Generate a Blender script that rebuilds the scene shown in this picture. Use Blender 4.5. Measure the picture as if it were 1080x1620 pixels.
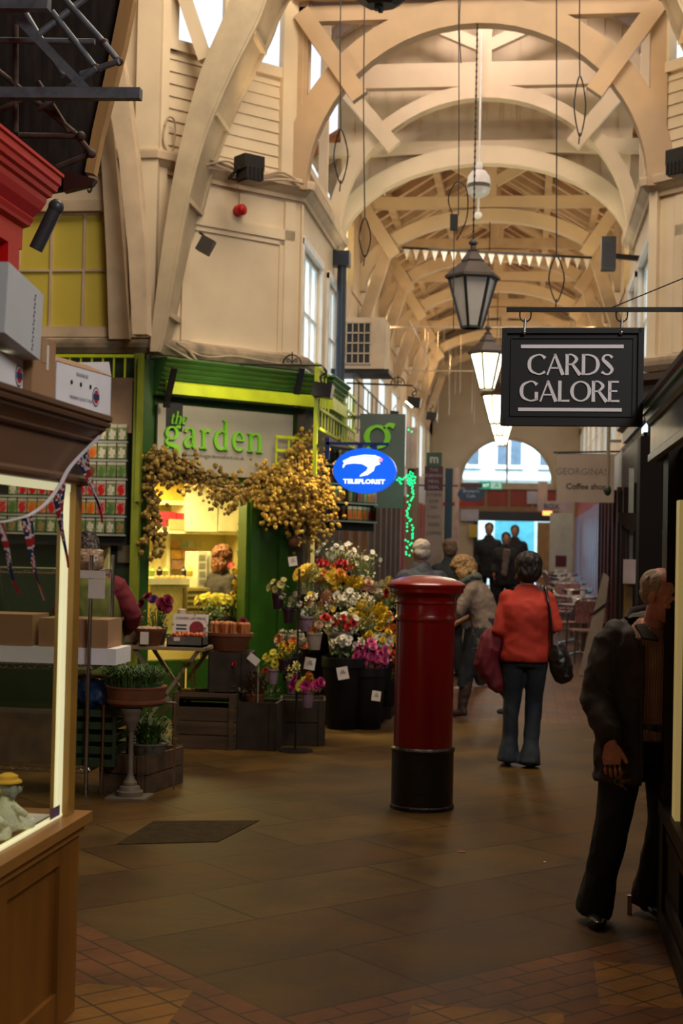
import bpy, bmesh, math, random
from mathutils import Vector, Matrix, noise
R = math.radians
PI = math.pi
S = bpy.context.scene
COL = S.collection
for o in list(bpy.data.objects): bpy.data.objects.remove(o)
random.seed(7)

# ---------------------------------------------------------------- camera
F = 2250.0; YAW = R(7.47); PITCH = math.atan(52/2250); ROLL = R(1.2)
fw = Vector((-math.sin(YAW)*math.cos(PITCH), math.cos(YAW)*math.cos(PITCH), math.sin(PITCH)))
r0 = Vector((math.cos(YAW), math.sin(YAW), 0)); u0 = r0.cross(fw)
RT = r0*math.cos(ROLL)+u0*math.sin(ROLL); UP = u0*math.cos(ROLL)-r0*math.sin(ROLL)
def FZ(Y): return max(0.0, (Y-15)*.025)      # the corridor floor climbs gently
EYE = Vector((0, 0, 1.65))
cd = bpy.data.cameras.new('camera'); cam = bpy.data.objects.new('camera', cd); COL.objects.link(cam)
cd.sensor_fit = 'VERTICAL'; cd.sensor_height = 36; cd.sensor_width = 24; cd.lens = F*36/1620
cam.matrix_world = Matrix(((RT.x, UP.x, -fw.x, EYE.x), (RT.y, UP.y, -fw.y, EYE.y), (RT.z, UP.z, -fw.z, EYE.z), (0, 0, 0, 1)))
cd.dof.use_dof = True; cd.dof.focus_distance = 7.0; cd.dof.aperture_fstop = 3.4
cd.clip_end = 300
S.camera = cam
def ray(px, py): return fw + RT*((px-540)/F) - UP*((py-810)/F)
def PY(px, py, Y): d = ray(px, py); return EYE + d*(Y/d.y)
def PX(px, py, X): d = ray(px, py); return EYE + d*(X/d.x)
def PZ(px, py, Z=0.0): d = ray(px, py); return EYE + d*((Z-1.65)/d.z)

# ---------------------------------------------------------------- world, light, exposure
S.view_settings.view_transform = 'Standard'; S.view_settings.look = 'None'
S.view_settings.gamma = 1; S.view_settings.exposure = EXPO = 0.0
w = bpy.data.worlds.new('world'); S.world = w; w.use_nodes = True
bg = w.node_tree.nodes['Background']; bg.inputs[0].default_value = (0.80, 0.90, 1.0, 1); bg.inputs[1].default_value = 1.3
def area(name, loc, tgt, sx, sy, power, col, spread=180):
    l = bpy.data.lights.new(name, 'AREA'); l.shape = 'RECTANGLE'; l.size = sx; l.size_y = sy; l.energy = power; l.color = col
    l.spread = R(spread)
    o = bpy.data.objects.new(name, l); COL.objects.link(o); o.location = loc
    o.rotation_euler = (Vector(tgt)-Vector(loc)).to_track_quat('-Z', 'Y').to_euler(); return o
def point(name, loc, power, col, r=.05):
    l = bpy.data.lights.new(name, 'POINT'); l.energy = power; l.color = col; l.shadow_soft_size = r
    o = bpy.data.objects.new(name, l); COL.objects.link(o); o.location = loc; return o
def spot(name, loc, tgt, power, col, ang=90, r=.06):
    l = bpy.data.lights.new(name, 'SPOT'); l.energy = power; l.color = col; l.shadow_soft_size = r; l.spot_size = R(ang); l.spot_blend = .8
    o = bpy.data.objects.new(name, l); COL.objects.link(o); o.location = loc
    o.rotation_euler = (Vector(tgt)-Vector(loc)).to_track_quat('-Z', 'Y').to_euler(); return o
# daylight through the crossing's roof light, and the corridor's rooflights
area('roof_light_crossing', (-.57, 10.0, 9.6), (-.9, 11.6, 4), 5, 4, 780, (1, .84, .64))
area('gable_fill', (-.57, 14.2, 8.2), (-.57, 16.4, 6.2), 2.6, .6, 150, (1, .82, .72))  # added fill under the lantern roof, brightens the boarded gable
area('near_fill', (3.2, 1.2, 6.4), (-1.3, 5.8, 2.2), 3, 2.5, 300, (1, .95, .90))  # added front fill from the camera side, lifts kiosk, cartons and sign
for yy in (18.5, 22, 26, 30):
    area('corridor_skylight', (-.57, yy, 5.6), (-.57, yy, 0), 1.6, 1.6, 26, (1, .88, .72))
# warm floodlights mounted on the cornices throw light up at the arches
WARM = (1, .72, .42)

# ---------------------------------------------------------------- materials
MATS = {}
def mat(name, col, rough=.6, metal=0, emit=None, es=0, var=.12, scale=6, bump=0, coat=0, spec=.5, stretch=(1, 1, 1), island=0, col2=None, trans=0):
    if name in MATS: return MATS[name]
    m = bpy.data.materials.new(name); m.use_nodes = True; nt = m.node_tree; N = nt.nodes; L = nt.links
    b = N['Principled BSDF']; b.inputs['Roughness'].default_value = rough; b.inputs['Metallic'].default_value = metal
    b.inputs['Specular IOR Level'].default_value = spec
    b.inputs['Coat Weight'].default_value = coat; b.inputs['Coat Roughness'].default_value = .15
    c = (*col, 1)
    tc = N.new('ShaderNodeTexCoord'); mp = N.new('ShaderNodeMapping'); mp.inputs['Scale'].default_value = stretch
    L.new(tc.outputs['Object'], mp.inputs[0])
    nz = N.new('ShaderNodeTexNoise'); nz.inputs['Scale'].default_value = scale; nz.inputs['Detail'].default_value = 3
    L.new(mp.outputs[0], nz.inputs['Vector'])
    rp = N.new('ShaderNodeMapRange'); rp.inputs[1].default_value = .3; rp.inputs[2].default_value = .7
    mx = N.new('ShaderNodeMix'); mx.data_type = 'RGBA'
    d = col2 if col2 else tuple(x*(1-var*2) for x in col)
    mx.inputs[6].default_value = c; mx.inputs[7].default_value = (*d, 1)
    if island:
        g = N.new('ShaderNodeNewGeometry'); L.new(g.outputs['Random Per Island'], mx.inputs[0])
    else:
        L.new(nz.outputs[0], rp.inputs[0]); L.new(rp.outputs[0], mx.inputs[0])
    L.new(mx.outputs[2], b.inputs['Base Color'])
    if bump:
        bp = N.new('ShaderNodeBump'); bp.inputs['Strength'].default_value = bump; bp.inputs['Distance'].default_value = .01
        L.new(nz.outputs[0], bp.inputs['Height']); L.new(bp.outputs[0], b.inputs['Normal'])
    if emit:
        b.inputs['Emission Color'].default_value = (*emit, 1); b.inputs['Emission Strength'].default_value = es
    if trans: b.inputs['Transmission Weight'].default_value = trans
    MATS[name] = m; return m
def glassmat(name, tint=(.9, .95, 1), refl=.12, rough=.03):
    m = bpy.data.materials.new(name); m.use_nodes = True; nt = m.node_tree; N = nt.nodes; L = nt.links; N.clear()
    out = N.new('ShaderNodeOutputMaterial'); t = N.new('ShaderNodeBsdfTransparent'); t.inputs[0].default_value = (*tint, 1)
    g = N.new('ShaderNodeBsdfGlossy'); g.inputs['Roughness'].default_value = rough
    lw = N.new('ShaderNodeLayerWeight'); lw.inputs[0].default_value = refl; mx = N.new('ShaderNodeMixShader')
    pw = N.new('ShaderNodeMath'); pw.operation = 'MULTIPLY'; pw.inputs[1].default_value = .35; L.new(lw.outputs['Facing'], pw.inputs[0])
    L.new(pw.outputs[0], mx.inputs[0]); L.new(t.outputs[0], mx.inputs[1]); L.new(g.outputs[0], mx.inputs[2]); L.new(mx.outputs[0], out.inputs[0])
    MATS[name] = m; return m
CREAM = mat('cream_paint', (.66, .53, .36), .5, var=.07, scale=2.5, bump=.15)
CREAM2 = mat('cream_weathered', (.60, .455, .30), .55, var=.14, scale=4, bump=.2)
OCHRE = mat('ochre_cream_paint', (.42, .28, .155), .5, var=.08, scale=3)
GRIME = mat('grimy_cream', (.45, .34, .23), .7, var=.3, scale=5, bump=.3)
WHITE = mat('white_paint', (.75, .73, .68), .5)
GOLDWOOD = mat('raw_timber', (.62, .34, .12), .6, var=.2, scale=5, stretch=(1, 1, .15))
REDP = mat('gloss_red', (.50, .005, .005), .45, coat=.08, spec=.3, var=.05, bump=.08, scale=30)
POSTRED = mat('pillar_red', (.25, .002, .003), .30, coat=.4, var=.04)
BLACKP = mat('black_paint', (.012, .010, .009), .4, bump=.25, scale=40)
BLACK = mat('black', (.012, .012, .013), .5)
IRON = mat('dark_iron', (.02, .018, .017), .45, .3)
STEEL = mat('grey_steel', (.17, .19, .22), .45, .35, var=.2, scale=20)
RUST = mat('rusty_steel', (.10, .055, .04), .7, .2, var=.3, scale=20)
CHROME = mat('chrome', (.55, .55, .52), .25, 1)
BRASS_GLOW = mat('glowing_brass_strip', (.50, .36, .12), .35, 0, emit=(1, .72, .25), es=.22)  # mild glow put into the brass so the strip reads brighter
WOODB = mat('dark_brown_wood', (.125, .052, .020), .5, coat=.08, var=.2, scale=4, stretch=(1, .15, 1), bump=.05)
WOODV = mat('varnished_wood', (.25, .095, .012), .45, coat=.08, spec=.25, var=.22, scale=5, stretch=(1, 1, .12), bump=.05)
WOODS = mat('varnished_sill', (.30, .13, .025), .45, coat=.12, spec=.3, var=.2, scale=5, stretch=(1, .12, 1))
CRATE = mat('weathered_crate', (.095, .052, .022), .8, var=.3, scale=6, stretch=(.2, 1, 2), bump=.4)
CRATED = mat('dark_crate', (.035, .019, .009), .8, var=.3, scale=8, bump=.4)
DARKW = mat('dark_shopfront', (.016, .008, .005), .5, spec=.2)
DKBOARD = mat('dark_boards', (.035, .022, .014), .8, var=.4, scale=4, stretch=(6, 1, 1), bump=.2)
GREEN = mat('shop_green', (.020, .075, .004), .4, coat=.1, var=.15)
DGREEN = mat('deep_green', (.008, .03, .008), .5)
LIME = mat('lime_paint', (.55, .66, .02), .45)
LETTERG = mat('letter_green', (.22, .62, .03), .4)
SIGNGREY = mat('sign_grey', (.38, .35, .27), .6, var=.04)
CARD = mat('cardboard', (.34, .19, .09), .85, var=.08, scale=3)
CARDW = mat('white_cardboard', (.80, .77, .80), .7, var=.05)
PINKBD = mat('pinkish_board', (.42, .30, .25), .6)
TERRA = mat('terracotta', (.19, .058, .018), .8, var=.2, scale=8)
INK = mat('print_ink', (.03, .03, .05), .7)
NAVYP = mat('navy_print', (.02, .03, .12), .6)
REDC = mat('red_print', (.50, .015, .015), .6)
PAPER = mat('white_paper', (.68, .60, .54), .7, var=.03)
ZINC = mat('galvanised', (.22, .21, .18), .45, .5, var=.2, scale=12)
LILAC = mat('lilac_pot', (.30, .19, .27), .6)
BPLAST = mat('black_plastic', (.006, .005, .005), .5, spec=.2)
AUBER = mat('aubergine_pot', (.03, .008, .02), .5)
LEAF = mat('leaf_green', (.05, .10, .015), .55, island=1, col2=(.12, .19, .03))
LEAFD = mat('leaf_dark', (.02, .06, .008), .55, island=1, col2=(.06, .12, .015))
LEAFS = mat('leaf_sage', (.17, .22, .07), .6, island=1, col2=(.36, .38, .16))
HOP = mat('dried_hops', (.36, .23, .04), .85, island=1, col2=(.13, .08, .015))
VINE = mat('vine', (.06, .035, .015), .9)
SKIN = mat('skin', (.42, .20, .13), .55, var=.08, scale=12)
HANDM = mat('skin_hand', (.66, .28, .20), .5, var=.12, scale=40)
BAG = mat('bag_leather', (.012, .009, .008), .35)
GLASS = glassmat('clear_glass')
KGLASS = glassmat('kiosk_glass', (.93, .95, .88), .10)
SCR = glassmat('screen_glass', (.75, .8, .8), .3)
LAMPE = mat('lamp_glass', (1, .95, .8), .4, emit=(1, .86, .55), es=5)
LAMPC = mat('lamp_glass_unlit', (.55, .53, .50), .3, var=.05)
PWIN = mat('daylit_window', (.7, .8, .85), .3, emit=(.75, .92, 1), es=.8, var=.02)

# ---------------------------------------------------------------- mesh helpers
def V(*a): return Vector(a)
def link(name, bm, m, parent=None, smooth=False, loc=None, bevel=0, ang=40):
    if bevel:
        es = [e for e in bm.edges if len(e.link_faces) == 2 and e.calc_face_angle(0) > .7]
        bmesh.ops.bevel(bm, geom=es, offset=bevel, segments=2, profile=.5, affect='EDGES', clamp_overlap=True)
    me = bpy.data.meshes.new(name); bm.normal_update(); bm.to_mesh(me); bm.free()
    for x in (m if isinstance(m, (list, tuple)) else [m]): me.materials.append(x)
    if smooth:
        me.polygons.foreach_set('use_smooth', [True]*len(me.polygons))
        try: me.set_sharp_from_angle(angle=R(ang))
        except Exception: pass
    o = bpy.data.objects.new(name, me); COL.objects.link(o)
    if parent: o.parent = parent
    if loc: o.location = loc
    return o
def tag(o, label=None, cat=None, group=None, kind=None):
    if label: o['label'] = label
    if cat: o['category'] = cat
    if group: o['group'] = group
    if kind: o['kind'] = kind
    return o
def thing(name, label, cat, loc=(0, 0, 0), rz=0, group=None):
    o = bpy.data.objects.new(name, None); COL.objects.link(o); o.location = loc; o.rotation_euler = (0, 0, rz); o.empty_display_size = .1
    return tag(o, label, cat, group)
def struct(name, bm, m, label=None, **k): return tag(link(name, bm, m, **k), label, None, None, 'structure')
def copy_tree(o, parent=None):
    c = o.copy(); COL.objects.link(c)
    if parent: c.parent = parent
    for ch in list(o.children): copy_tree(ch, c)
    return c
def B(): return bmesh.new()
def box(bm, x0, x1, y0, y1, z0, z1, mi=0, M=None):
    vs = [bm.verts.new((x, y, z)) for x in (x0, x1) for y in (y0, y1) for z in (z0, z1)]
    if M is not None:
        for v in vs: v.co = M @ v.co
    fs = [(0, 1, 3, 2), (4, 6, 7, 5), (0, 4, 5, 1), (2, 3, 7, 6), (0, 2, 6, 4), (1, 5, 7, 3)]
    for f in fs:
        q = bm.faces.new([vs[i] for i in f]); q.material_index = mi
    return bm
def frame(p, t, ref=(0, 0, 1)):
    t = t.normalized(); r = Vector(ref)
    if abs(t.dot(r)) > .98: r = Vector((0, 1, 0)) if abs(t.y) < .9 else Vector((1, 0, 0))
    a = r.cross(t).normalized(); b = t.cross(a); return a, b
def tube(bm, pts, r, n=8, cap=True, closed=False, mi=0, ref=(0, 0, 1)):
    pts = [Vector(p) for p in pts]; k = len(pts); rings = []
    for i, p in enumerate(pts):
        if closed: t = pts[(i+1) % k]-pts[i-1]
        else: t = pts[min(i+1, k-1)]-pts[max(i-1, 0)]
        a, b = frame(p, t, ref); rr = r[i] if isinstance(r, (list, tuple)) else r
        rings.append([bm.verts.new(p+a*(rr*math.cos(2*PI*j/n))+b*(rr*math.sin(2*PI*j/n))) for j in range(n)])
    for i in range(k if closed else k-1):
        A, C = rings[i], rings[(i+1) % k]
        for j in range(n):
            f = bm.faces.new((A[j], A[(j+1) % n], C[(j+1) % n], C[j])); f.material_index = mi
    if cap and not closed:
        f = bm.faces.new(rings[0][::-1]); f.material_index = mi; f = bm.faces.new(rings[-1]); f.material_index = mi
    return bm
def bar(bm, p, q, w, h=None, mi=0, ref=(0, 0, 1)):
    """rectangular bar from p to q"""
    p = Vector(p); q = Vector(q); h = h or w; a, b = frame(p, q-p, ref); vs = []
    for c in (p, q):
        for s, t in ((-1, -1), (1, -1), (1, 1), (-1, 1)): vs.append(bm.verts.new(c+a*(s*w/2)+b*(t*h/2)))
    for f in ((3, 2, 1, 0), (4, 5, 6, 7), (0, 1, 5, 4), (1, 2, 6, 5), (2, 3, 7, 6), (3, 0, 4, 7)):
        x = bm.faces.new([vs[i] for i in f]); x.material_index = mi
    return bm
def lathe(bm, prof, n=32, c=(0, 0, 0), mi=0, sx=1, sy=1, cap=True):
    rings = []
    for r, z in prof: rings.append([bm.verts.new((c[0]+r*sx*math.cos(2*PI*j/n), c[1]+r*sy*math.sin(2*PI*j/n), c[2]+z)) for j in range(n)])
    for A, C in zip(rings, rings[1:]):
        for j in range(n):
            f = bm.faces.new((A[j], A[(j+1) % n], C[(j+1) % n], C[j])); f.material_index = mi
    if cap:
        if prof[0][0] > 1e-4: bm.faces.new(rings[0][::-1]).material_index = mi
        if prof[-1][0] > 1e-4: bm.faces.new(rings[-1]).material_index = mi
    return bm
def prism(bm, pts, M, d, mi=0):
    """polygon pts (2d, local xy) extruded by d along local z, placed by M"""
    a = [bm.verts.new(M @ Vector((x, y, 0))) for x, y in pts]; b = [bm.verts.new(M @ Vector((x, y, d))) for x, y in pts]
    n = len(pts); fs = [bm.faces.new(a[::-1]), bm.faces.new(b)]
    for i in range(n): fs.append(bm.faces.new((a[i], a[(i+1) % n], b[(i+1) % n], b[i])))
    for f in fs: f.material_index = mi
    return bm
def ribbon(bm, inner, outer, M, d, mi=0):
    """band between two polylines, extruded by d"""
    k = len(inner); L = []
    for (a, b) in zip(inner, outer):
        L.append([bm.verts.new(M @ Vector((a[0], a[1], 0))), bm.verts.new(M @ Vector((b[0], b[1], 0))), bm.verts.new(M @ Vector((b[0], b[1], d))), bm.verts.new(M @ Vector((a[0], a[1], d)))])
    for i in range(k-1):
        P, Q = L[i], L[i+1]
        for j in range(4): bm.faces.new((P[j], P[(j+1) % 4], Q[(j+1) % 4], Q[j])).material_index = mi
    bm.faces.new(L[0][::-1]).material_index = mi; bm.faces.new(L[-1]).material_index = mi
    return bm
def sweep(bm, prof, path, z=0, mi=0):
    """profile [(out, up)] along 2d path; out is to the right of travel; mitred"""
    k = len(path); rings = []
    for i in range(k):
        p = Vector(path[i]); d0 = (Vector(path[i])-Vector(path[i-1])).normalized() if i else None
        d1 = (Vector(path[i+1])-p).normalized() if i < k-1 else None
        if d0 is None: d0 = d1
        if d1 is None: d1 = d0
        n0 = Vector((d0.y, -d0.x)); n1 = Vector((d1.y, -d1.x)); m = (n0+n1).normalized(); m = m/max(.3, m.dot(n0))
        rings.append([bm.verts.new((p.x+m.x*o, p.y+m.y*o, z+u)) for o, u in prof])
    n = len(prof)
    for A, C in zip(rings, rings[1:]):
        for j in range(n): bm.faces.new((A[j], A[(j+1) % n], C[(j+1) % n], C[j])).material_index = mi
    bm.faces.new(rings[0][::-1]).material_index = mi; bm.faces.new(rings[-1]).material_index = mi
    return bm
def wallM(p, q, z=0):
    """matrix: local x along p->q, local y = up, local z = towards the right of travel (out of the wall)"""
    p = Vector((*p, z)); d = Vector((q[0]-p.x, q[1]-p.y, 0)).normalized(); n = Vector((d.y, -d.x, 0))
    return Matrix(((d.x, 0, n.x, p.x), (d.y, 0, n.y, p.y), (0, 1, 0, p.z), (0, 0, 0, 1)))
def wbox(bm, M, x0, x1, y0, y1, z0, z1, mi=0): return box(bm, x0, x1, y0, y1, z0, z1, mi, M)
def cr(pts, n=6, closed=False):
    """Catmull-Rom through tuples"""
    P = [Vector(p) for p in pts]; k = len(P); out = []
    for i in range(k if closed else k-1):
        a, b, c, d = (P[(i-1) % k], P[i], P[(i+1) % k], P[(i+2) % k]) if closed else (P[max(i-1, 0)], P[i], P[i+1], P[min(i+2, k-1)])
        for j in range(n):
            t = j/n; out.append(((2*b)+(c-a)*t+(2*a-5*b+4*c-d)*t*t+(3*b-a-3*c+d)*t*t*t)*.5)
    if not closed: out.append(P[-1])
    return out
def cable(name, pts, r, label, m=BLACK, cat='cable', group=None, n=6, sm=8):
    return tag(link(name, tube(B(), cr(pts, sm), r, n), m, smooth=True), label, cat, group)
# ---- lettering
GL = {
'C': (.9, [('c', (.84, .80, .17), (.66, .94, .08), (.48, .955, .07), (.18, .80, .13), (.09, .5, .17), (.18, .20, .13), (.48, .045, .07), (.68, .06, .08), (.84, .16, .12))]),
'A': (.88, [('l', (.06, 0, .08), (.42, .98, .07)), ('l', (.40, 1, .12), (.80, 0, .17)), ('l', (.20, .33, .07), (.66, .33, .07))]),
'R': (.78, [('l', (.12, 0, .17), (.12, .5, .14), (.12, 1, .16)), ('c', (.12, .96, .07), (.36, .96, .08), (.56, .75, .15), (.36, .52, .08), (.12, .52, .07)), ('l', (.36, .52, .12), (.74, 0, .18))]),
'D': (.92, [('l', (.12, 0, .16), (.12, 1, .16)), ('c', (.12, .96, .07), (.42, .95, .08), (.70, .80, .12), (.80, .5, .17), (.70, .20, .12), (.42, .05, .08), (.12, .04, .07))]),
'S': (.66, [('c', (.56, .83, .14), (.40, .95, .08), (.20, .92, .09), (.13, .74, .14), (.34, .53, .18), (.55, .27, .15), (.44, .07, .09), (.26, .045, .08), (.07, .15, .14))]),
'G': (.95, [('c', (.82, .80, .17), (.66, .94, .08), (.48, .955, .07), (.18, .80, .13), (.09, .5, .17), (.18, .20, .13), (.48, .045, .07), (.68, .06, .08), (.84, .12, .12)), ('l', (.80, .08, .16), (.80, .46, .16))]),
'L': (.62, [('l', (.12, 0, .16), (.12, 1, .16)), ('l', (.1, .04, .08), (.58, .045, .10))]),
'O': (1.0, [('o', (.09, .5, .17), (.20, .82, .11), (.5, .96, .07), (.80, .82, .11), (.91, .5, .17), (.80, .18, .11), (.5, .04, .07), (.20, .18, .11))]),
'E': (.64, [('l', (.12, 0, .16), (.12, 1, .16)), ('l', (.1, .96, .08), (.54, .955, .09)), ('l', (.1, .52, .07), (.48, .52, .08)), ('l', (.1, .04, .08), (.58, .045, .10))]),
'g': (.66, [('o', (.10, .46, .11), (.16, .60, .08), (.30, .66, .05), (.44, .60, .08), (.50, .46, .11), (.44, .32, .08), (.30, .26, .05), (.16, .32, .08)), ('c', (.42, .62, .05), (.52, .69, .07), (.62, .66, .10)),
    ('c', (.20, .30, .06), (.10, .20, .07), (.14, .10, .09), (.42, .03, .13), (.58, -.06, .10), (.54, -.20, .07), (.32, -.28, .05), (.10, -.22, .07), (.06, -.10, .07), (.18, .0, .05))]),
'a': (.56, [('c', (.08, .52, .10), (.14, .62, .07), (.28, .66, .05), (.38, .58, .09), (.39, .4, .10), (.39, .12, .10), (.44, .03, .07), (.54, .06, .04)), ('c', (.38, .40, .05), (.22, .34, .06), (.09, .20, .10), (.12, .06, .09), (.24, .03, .06), (.38, .14, .05))]),
'r': (.46, [('l', (.16, 0, .10), (.16, .62, .10)), ('l', (.03, .02, .04), (.32, .02, .04)), ('l', (.04, .62, .04), (.16, .64, .06)), ('c', (.18, .48, .05), (.26, .62, .07), (.40, .62, .12))]),
'd': (.66, [('l', (.50, 0, .10), (.50, 1.0, .10)), ('l', (.38, 1.0, .04), (.5, 1.02, .06)), ('l', (.5, .02, .05), (.63, .04, .04)), ('c', (.50, .56, .05), (.36, .65, .06), (.16, .56, .09), (.09, .33, .12), (.16, .10, .10), (.33, .02, .06), (.50, .12, .05))]),
'e': (.56, [('c', (.11, .38, .04), (.46, .38, .05), (.46, .52, .08), (.30, .65, .05), (.14, .54, .09), (.09, .33, .12), (.16, .10, .09), (.33, .03, .06), (.50, .13, .05))]),
'n': (.68, [('l', (.15, 0, .10), (.15, .62, .10)), ('l', (.03, .02, .04), (.28, .02, .04)), ('l', (.03, .61, .04), (.15, .64, .06)), ('c', (.16, .50, .05), (.28, .62, .06), (.42, .62, .07), (.52, .50, .10), (.52, .02, .10)), ('l', (.40, .02, .04), (.65, .02, .04))]),
't': (.40, [('c', (.15, .82, .05), (.15, .6, .09), (.15, .2, .10), (.20, .04, .08), (.34, .07, .04)), ('l', (.03, .62, .05), (.34, .62, .05))]),
'h': (.66, [('l', (.15, 0, .10), (.15, 1.0, .10)), ('l', (.03, .02, .04), (.28, .02, .04)), ('l', (.03, 1.0, .04), (.15, 1.02, .06)), ('c', (.16, .50, .05), (.28, .62, .06), (.42, .62, .07), (.52, .50, .10), (.52, .02, .10)), ('l', (.40, .02, .04), (.65, .02, .04))]),
}
def glyph(bm, ch, M, s, d, x0=0, y0=0, bold=1, shear=0):
    adv, strokes = GL[ch]
    for st in strokes:
        P = [Vector(p) for p in st[1:]]
        if st[0] != 'l': P = cr(st[1:], 7, st[0] == 'o')
        k = len(P); a = []; b = []
        for i in range(k):
            t = (P[(i+1) % k]-P[i-1]) if st[0] == 'o' else (P[min(i+1, k-1)]-P[max(i-1, 0)])
            n = Vector((-t.y, t.x, 0)).normalized()*(P[i].z/2*bold); q = Vector((P[i].x, P[i].y, 0))
            u = q+n; v = q-n; sh = lambda w: ((x0+w.x+w.y*shear)*s, (y0+w.y)*s)
            a.append(sh(u)); b.append(sh(v))
        if st[0] == 'o': a.append(a[0]); b.append(b[0])
        ribbon(bm, a, b, M, d)
    return adv
def word(name, txt, M, s, d, m, parent, x0=0, y0=0, track=0, bold=1, label=None, shear=0):
    x = x0/s; bm = B()
    for ch in txt:
        if ch == ' ': x += .4; continue
        x += glyph(bm, ch, M, s, d, x, y0/s, bold, shear)+track
    o = link(name, bm, m, parent)
    if label: o['label'] = label
    return o
def font(name, txt, M, size, d, m, parent=None, align='CENTER', bold=0, sx=1):
    c = bpy.data.curves.new(name, 'FONT'); c.body = txt; c.size = size; c.extrude = d; c.align_x = align; c.offset = bold; c.resolution_u = 2
    t = bpy.data.objects.new(name+'_src', c); COL.objects.link(t)
    me = bpy.data.meshes.new_from_object(t.evaluated_get(bpy.context.evaluated_depsgraph_get())); bpy.data.objects.remove(t)
    me.transform(M @ Matrix.Diagonal((sx, 1, 1, 1))); me.materials.clear(); me.materials.append(m); me.name = name
    o = bpy.data.objects.new(name, me); COL.objects.link(o)
    if parent: o.parent = parent
    return o
def fuse(bm, voxel, smooth=4, wr=0, wf=9, seed=0, stretch=1.0):
    """union of overlapping lofts into one continuous skin"""
    me = bpy.data.meshes.new('tmp'); bmesh.ops.recalc_face_normals(bm, faces=bm.faces); bm.to_mesh(me); bm.free()
    o = bpy.data.objects.new('tmp', me); COL.objects.link(o)
    md = o.modifiers.new('r', 'REMESH'); md.mode = 'VOXEL'; md.voxel_size = voxel; md.adaptivity = 0
    ms = o.modifiers.new('s', 'SMOOTH'); ms.iterations = smooth; ms.factor = .5
    ev = o.evaluated_get(bpy.context.evaluated_depsgraph_get()); m2 = bpy.data.meshes.new_from_object(ev)
    bpy.data.objects.remove(o); b = B(); b.from_mesh(m2); bpy.data.meshes.remove(m2); b.normal_update()
    if wr:
        for v in b.verts:
            q = Vector((v.co.x*wf, v.co.y*wf, v.co.z*wf*stretch+seed*7))
            n = noise.noise(q)+.5*noise.noise(q*2.3); n = (1-abs(n)*2.2)
            v.co += v.normal*(wr*n)
    return b
def loft(bm, rings, side=(1, 0, 0), n=16):
    """rings: (point, a, b): a = radius along side, b = along the other axis"""
    P = [Vector(r[0]) for r in rings]; k = len(P); RR = []
    sd = Vector(side)
    for i in range(k):
        t = (P[min(i+1, k-1)]-P[max(i-1, 0)]).normalized(); s = sd-t*sd.dot(t)
        s = s.normalized() if s.length > .05 else frame(P[i], t)[0]
        u = t.cross(s); a, b = rings[i][1], rings[i][2]
        RR.append([bm.verts.new(P[i]+s*(a*math.cos(2*PI*j/n))+u*(b*math.sin(2*PI*j/n))) for j in range(n)])
    for A, C in zip(RR, RR[1:]):
        for j in range(n): bm.faces.new((A[j], A[(j+1) % n], C[(j+1) % n], C[j]))
    bm.faces.new(RR[0][::-1]); bm.faces.new(RR[-1]); return bm
def ball(bm, c, rx, ry=None, rz=None, u=12, v=8, mi=0):
    ry = ry or rx; rz = rz or rx
    M = Matrix.Translation(Vector(c)) @ Matrix.Diagonal((rx, ry, rz, 1))
    g = bmesh.ops.create_uvsphere(bm, u_segments=u, v_segments=v, radius=1, matrix=M)
    for f in {f for q in g['verts'] for f in q.link_faces}: f.material_index = mi
    return bm
# ================================================================ STRUCTURE
CX = -.57; HW = 1.70; XL = CX-HW; XR = CX+HW       # corridor axis and half width
WL = [(-9, 12.65), (-3.45, 12.65), (XL, 13.83), (XL, 16.9)]          # left wall line, octagon corner then corridor
WR = [(2*CX-x, y) for x, y in WL][::-1]                              # right wall line, travelled the other way
LS = math.hypot(XL+3.45, 1.18)                                       # chamfer length

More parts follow.
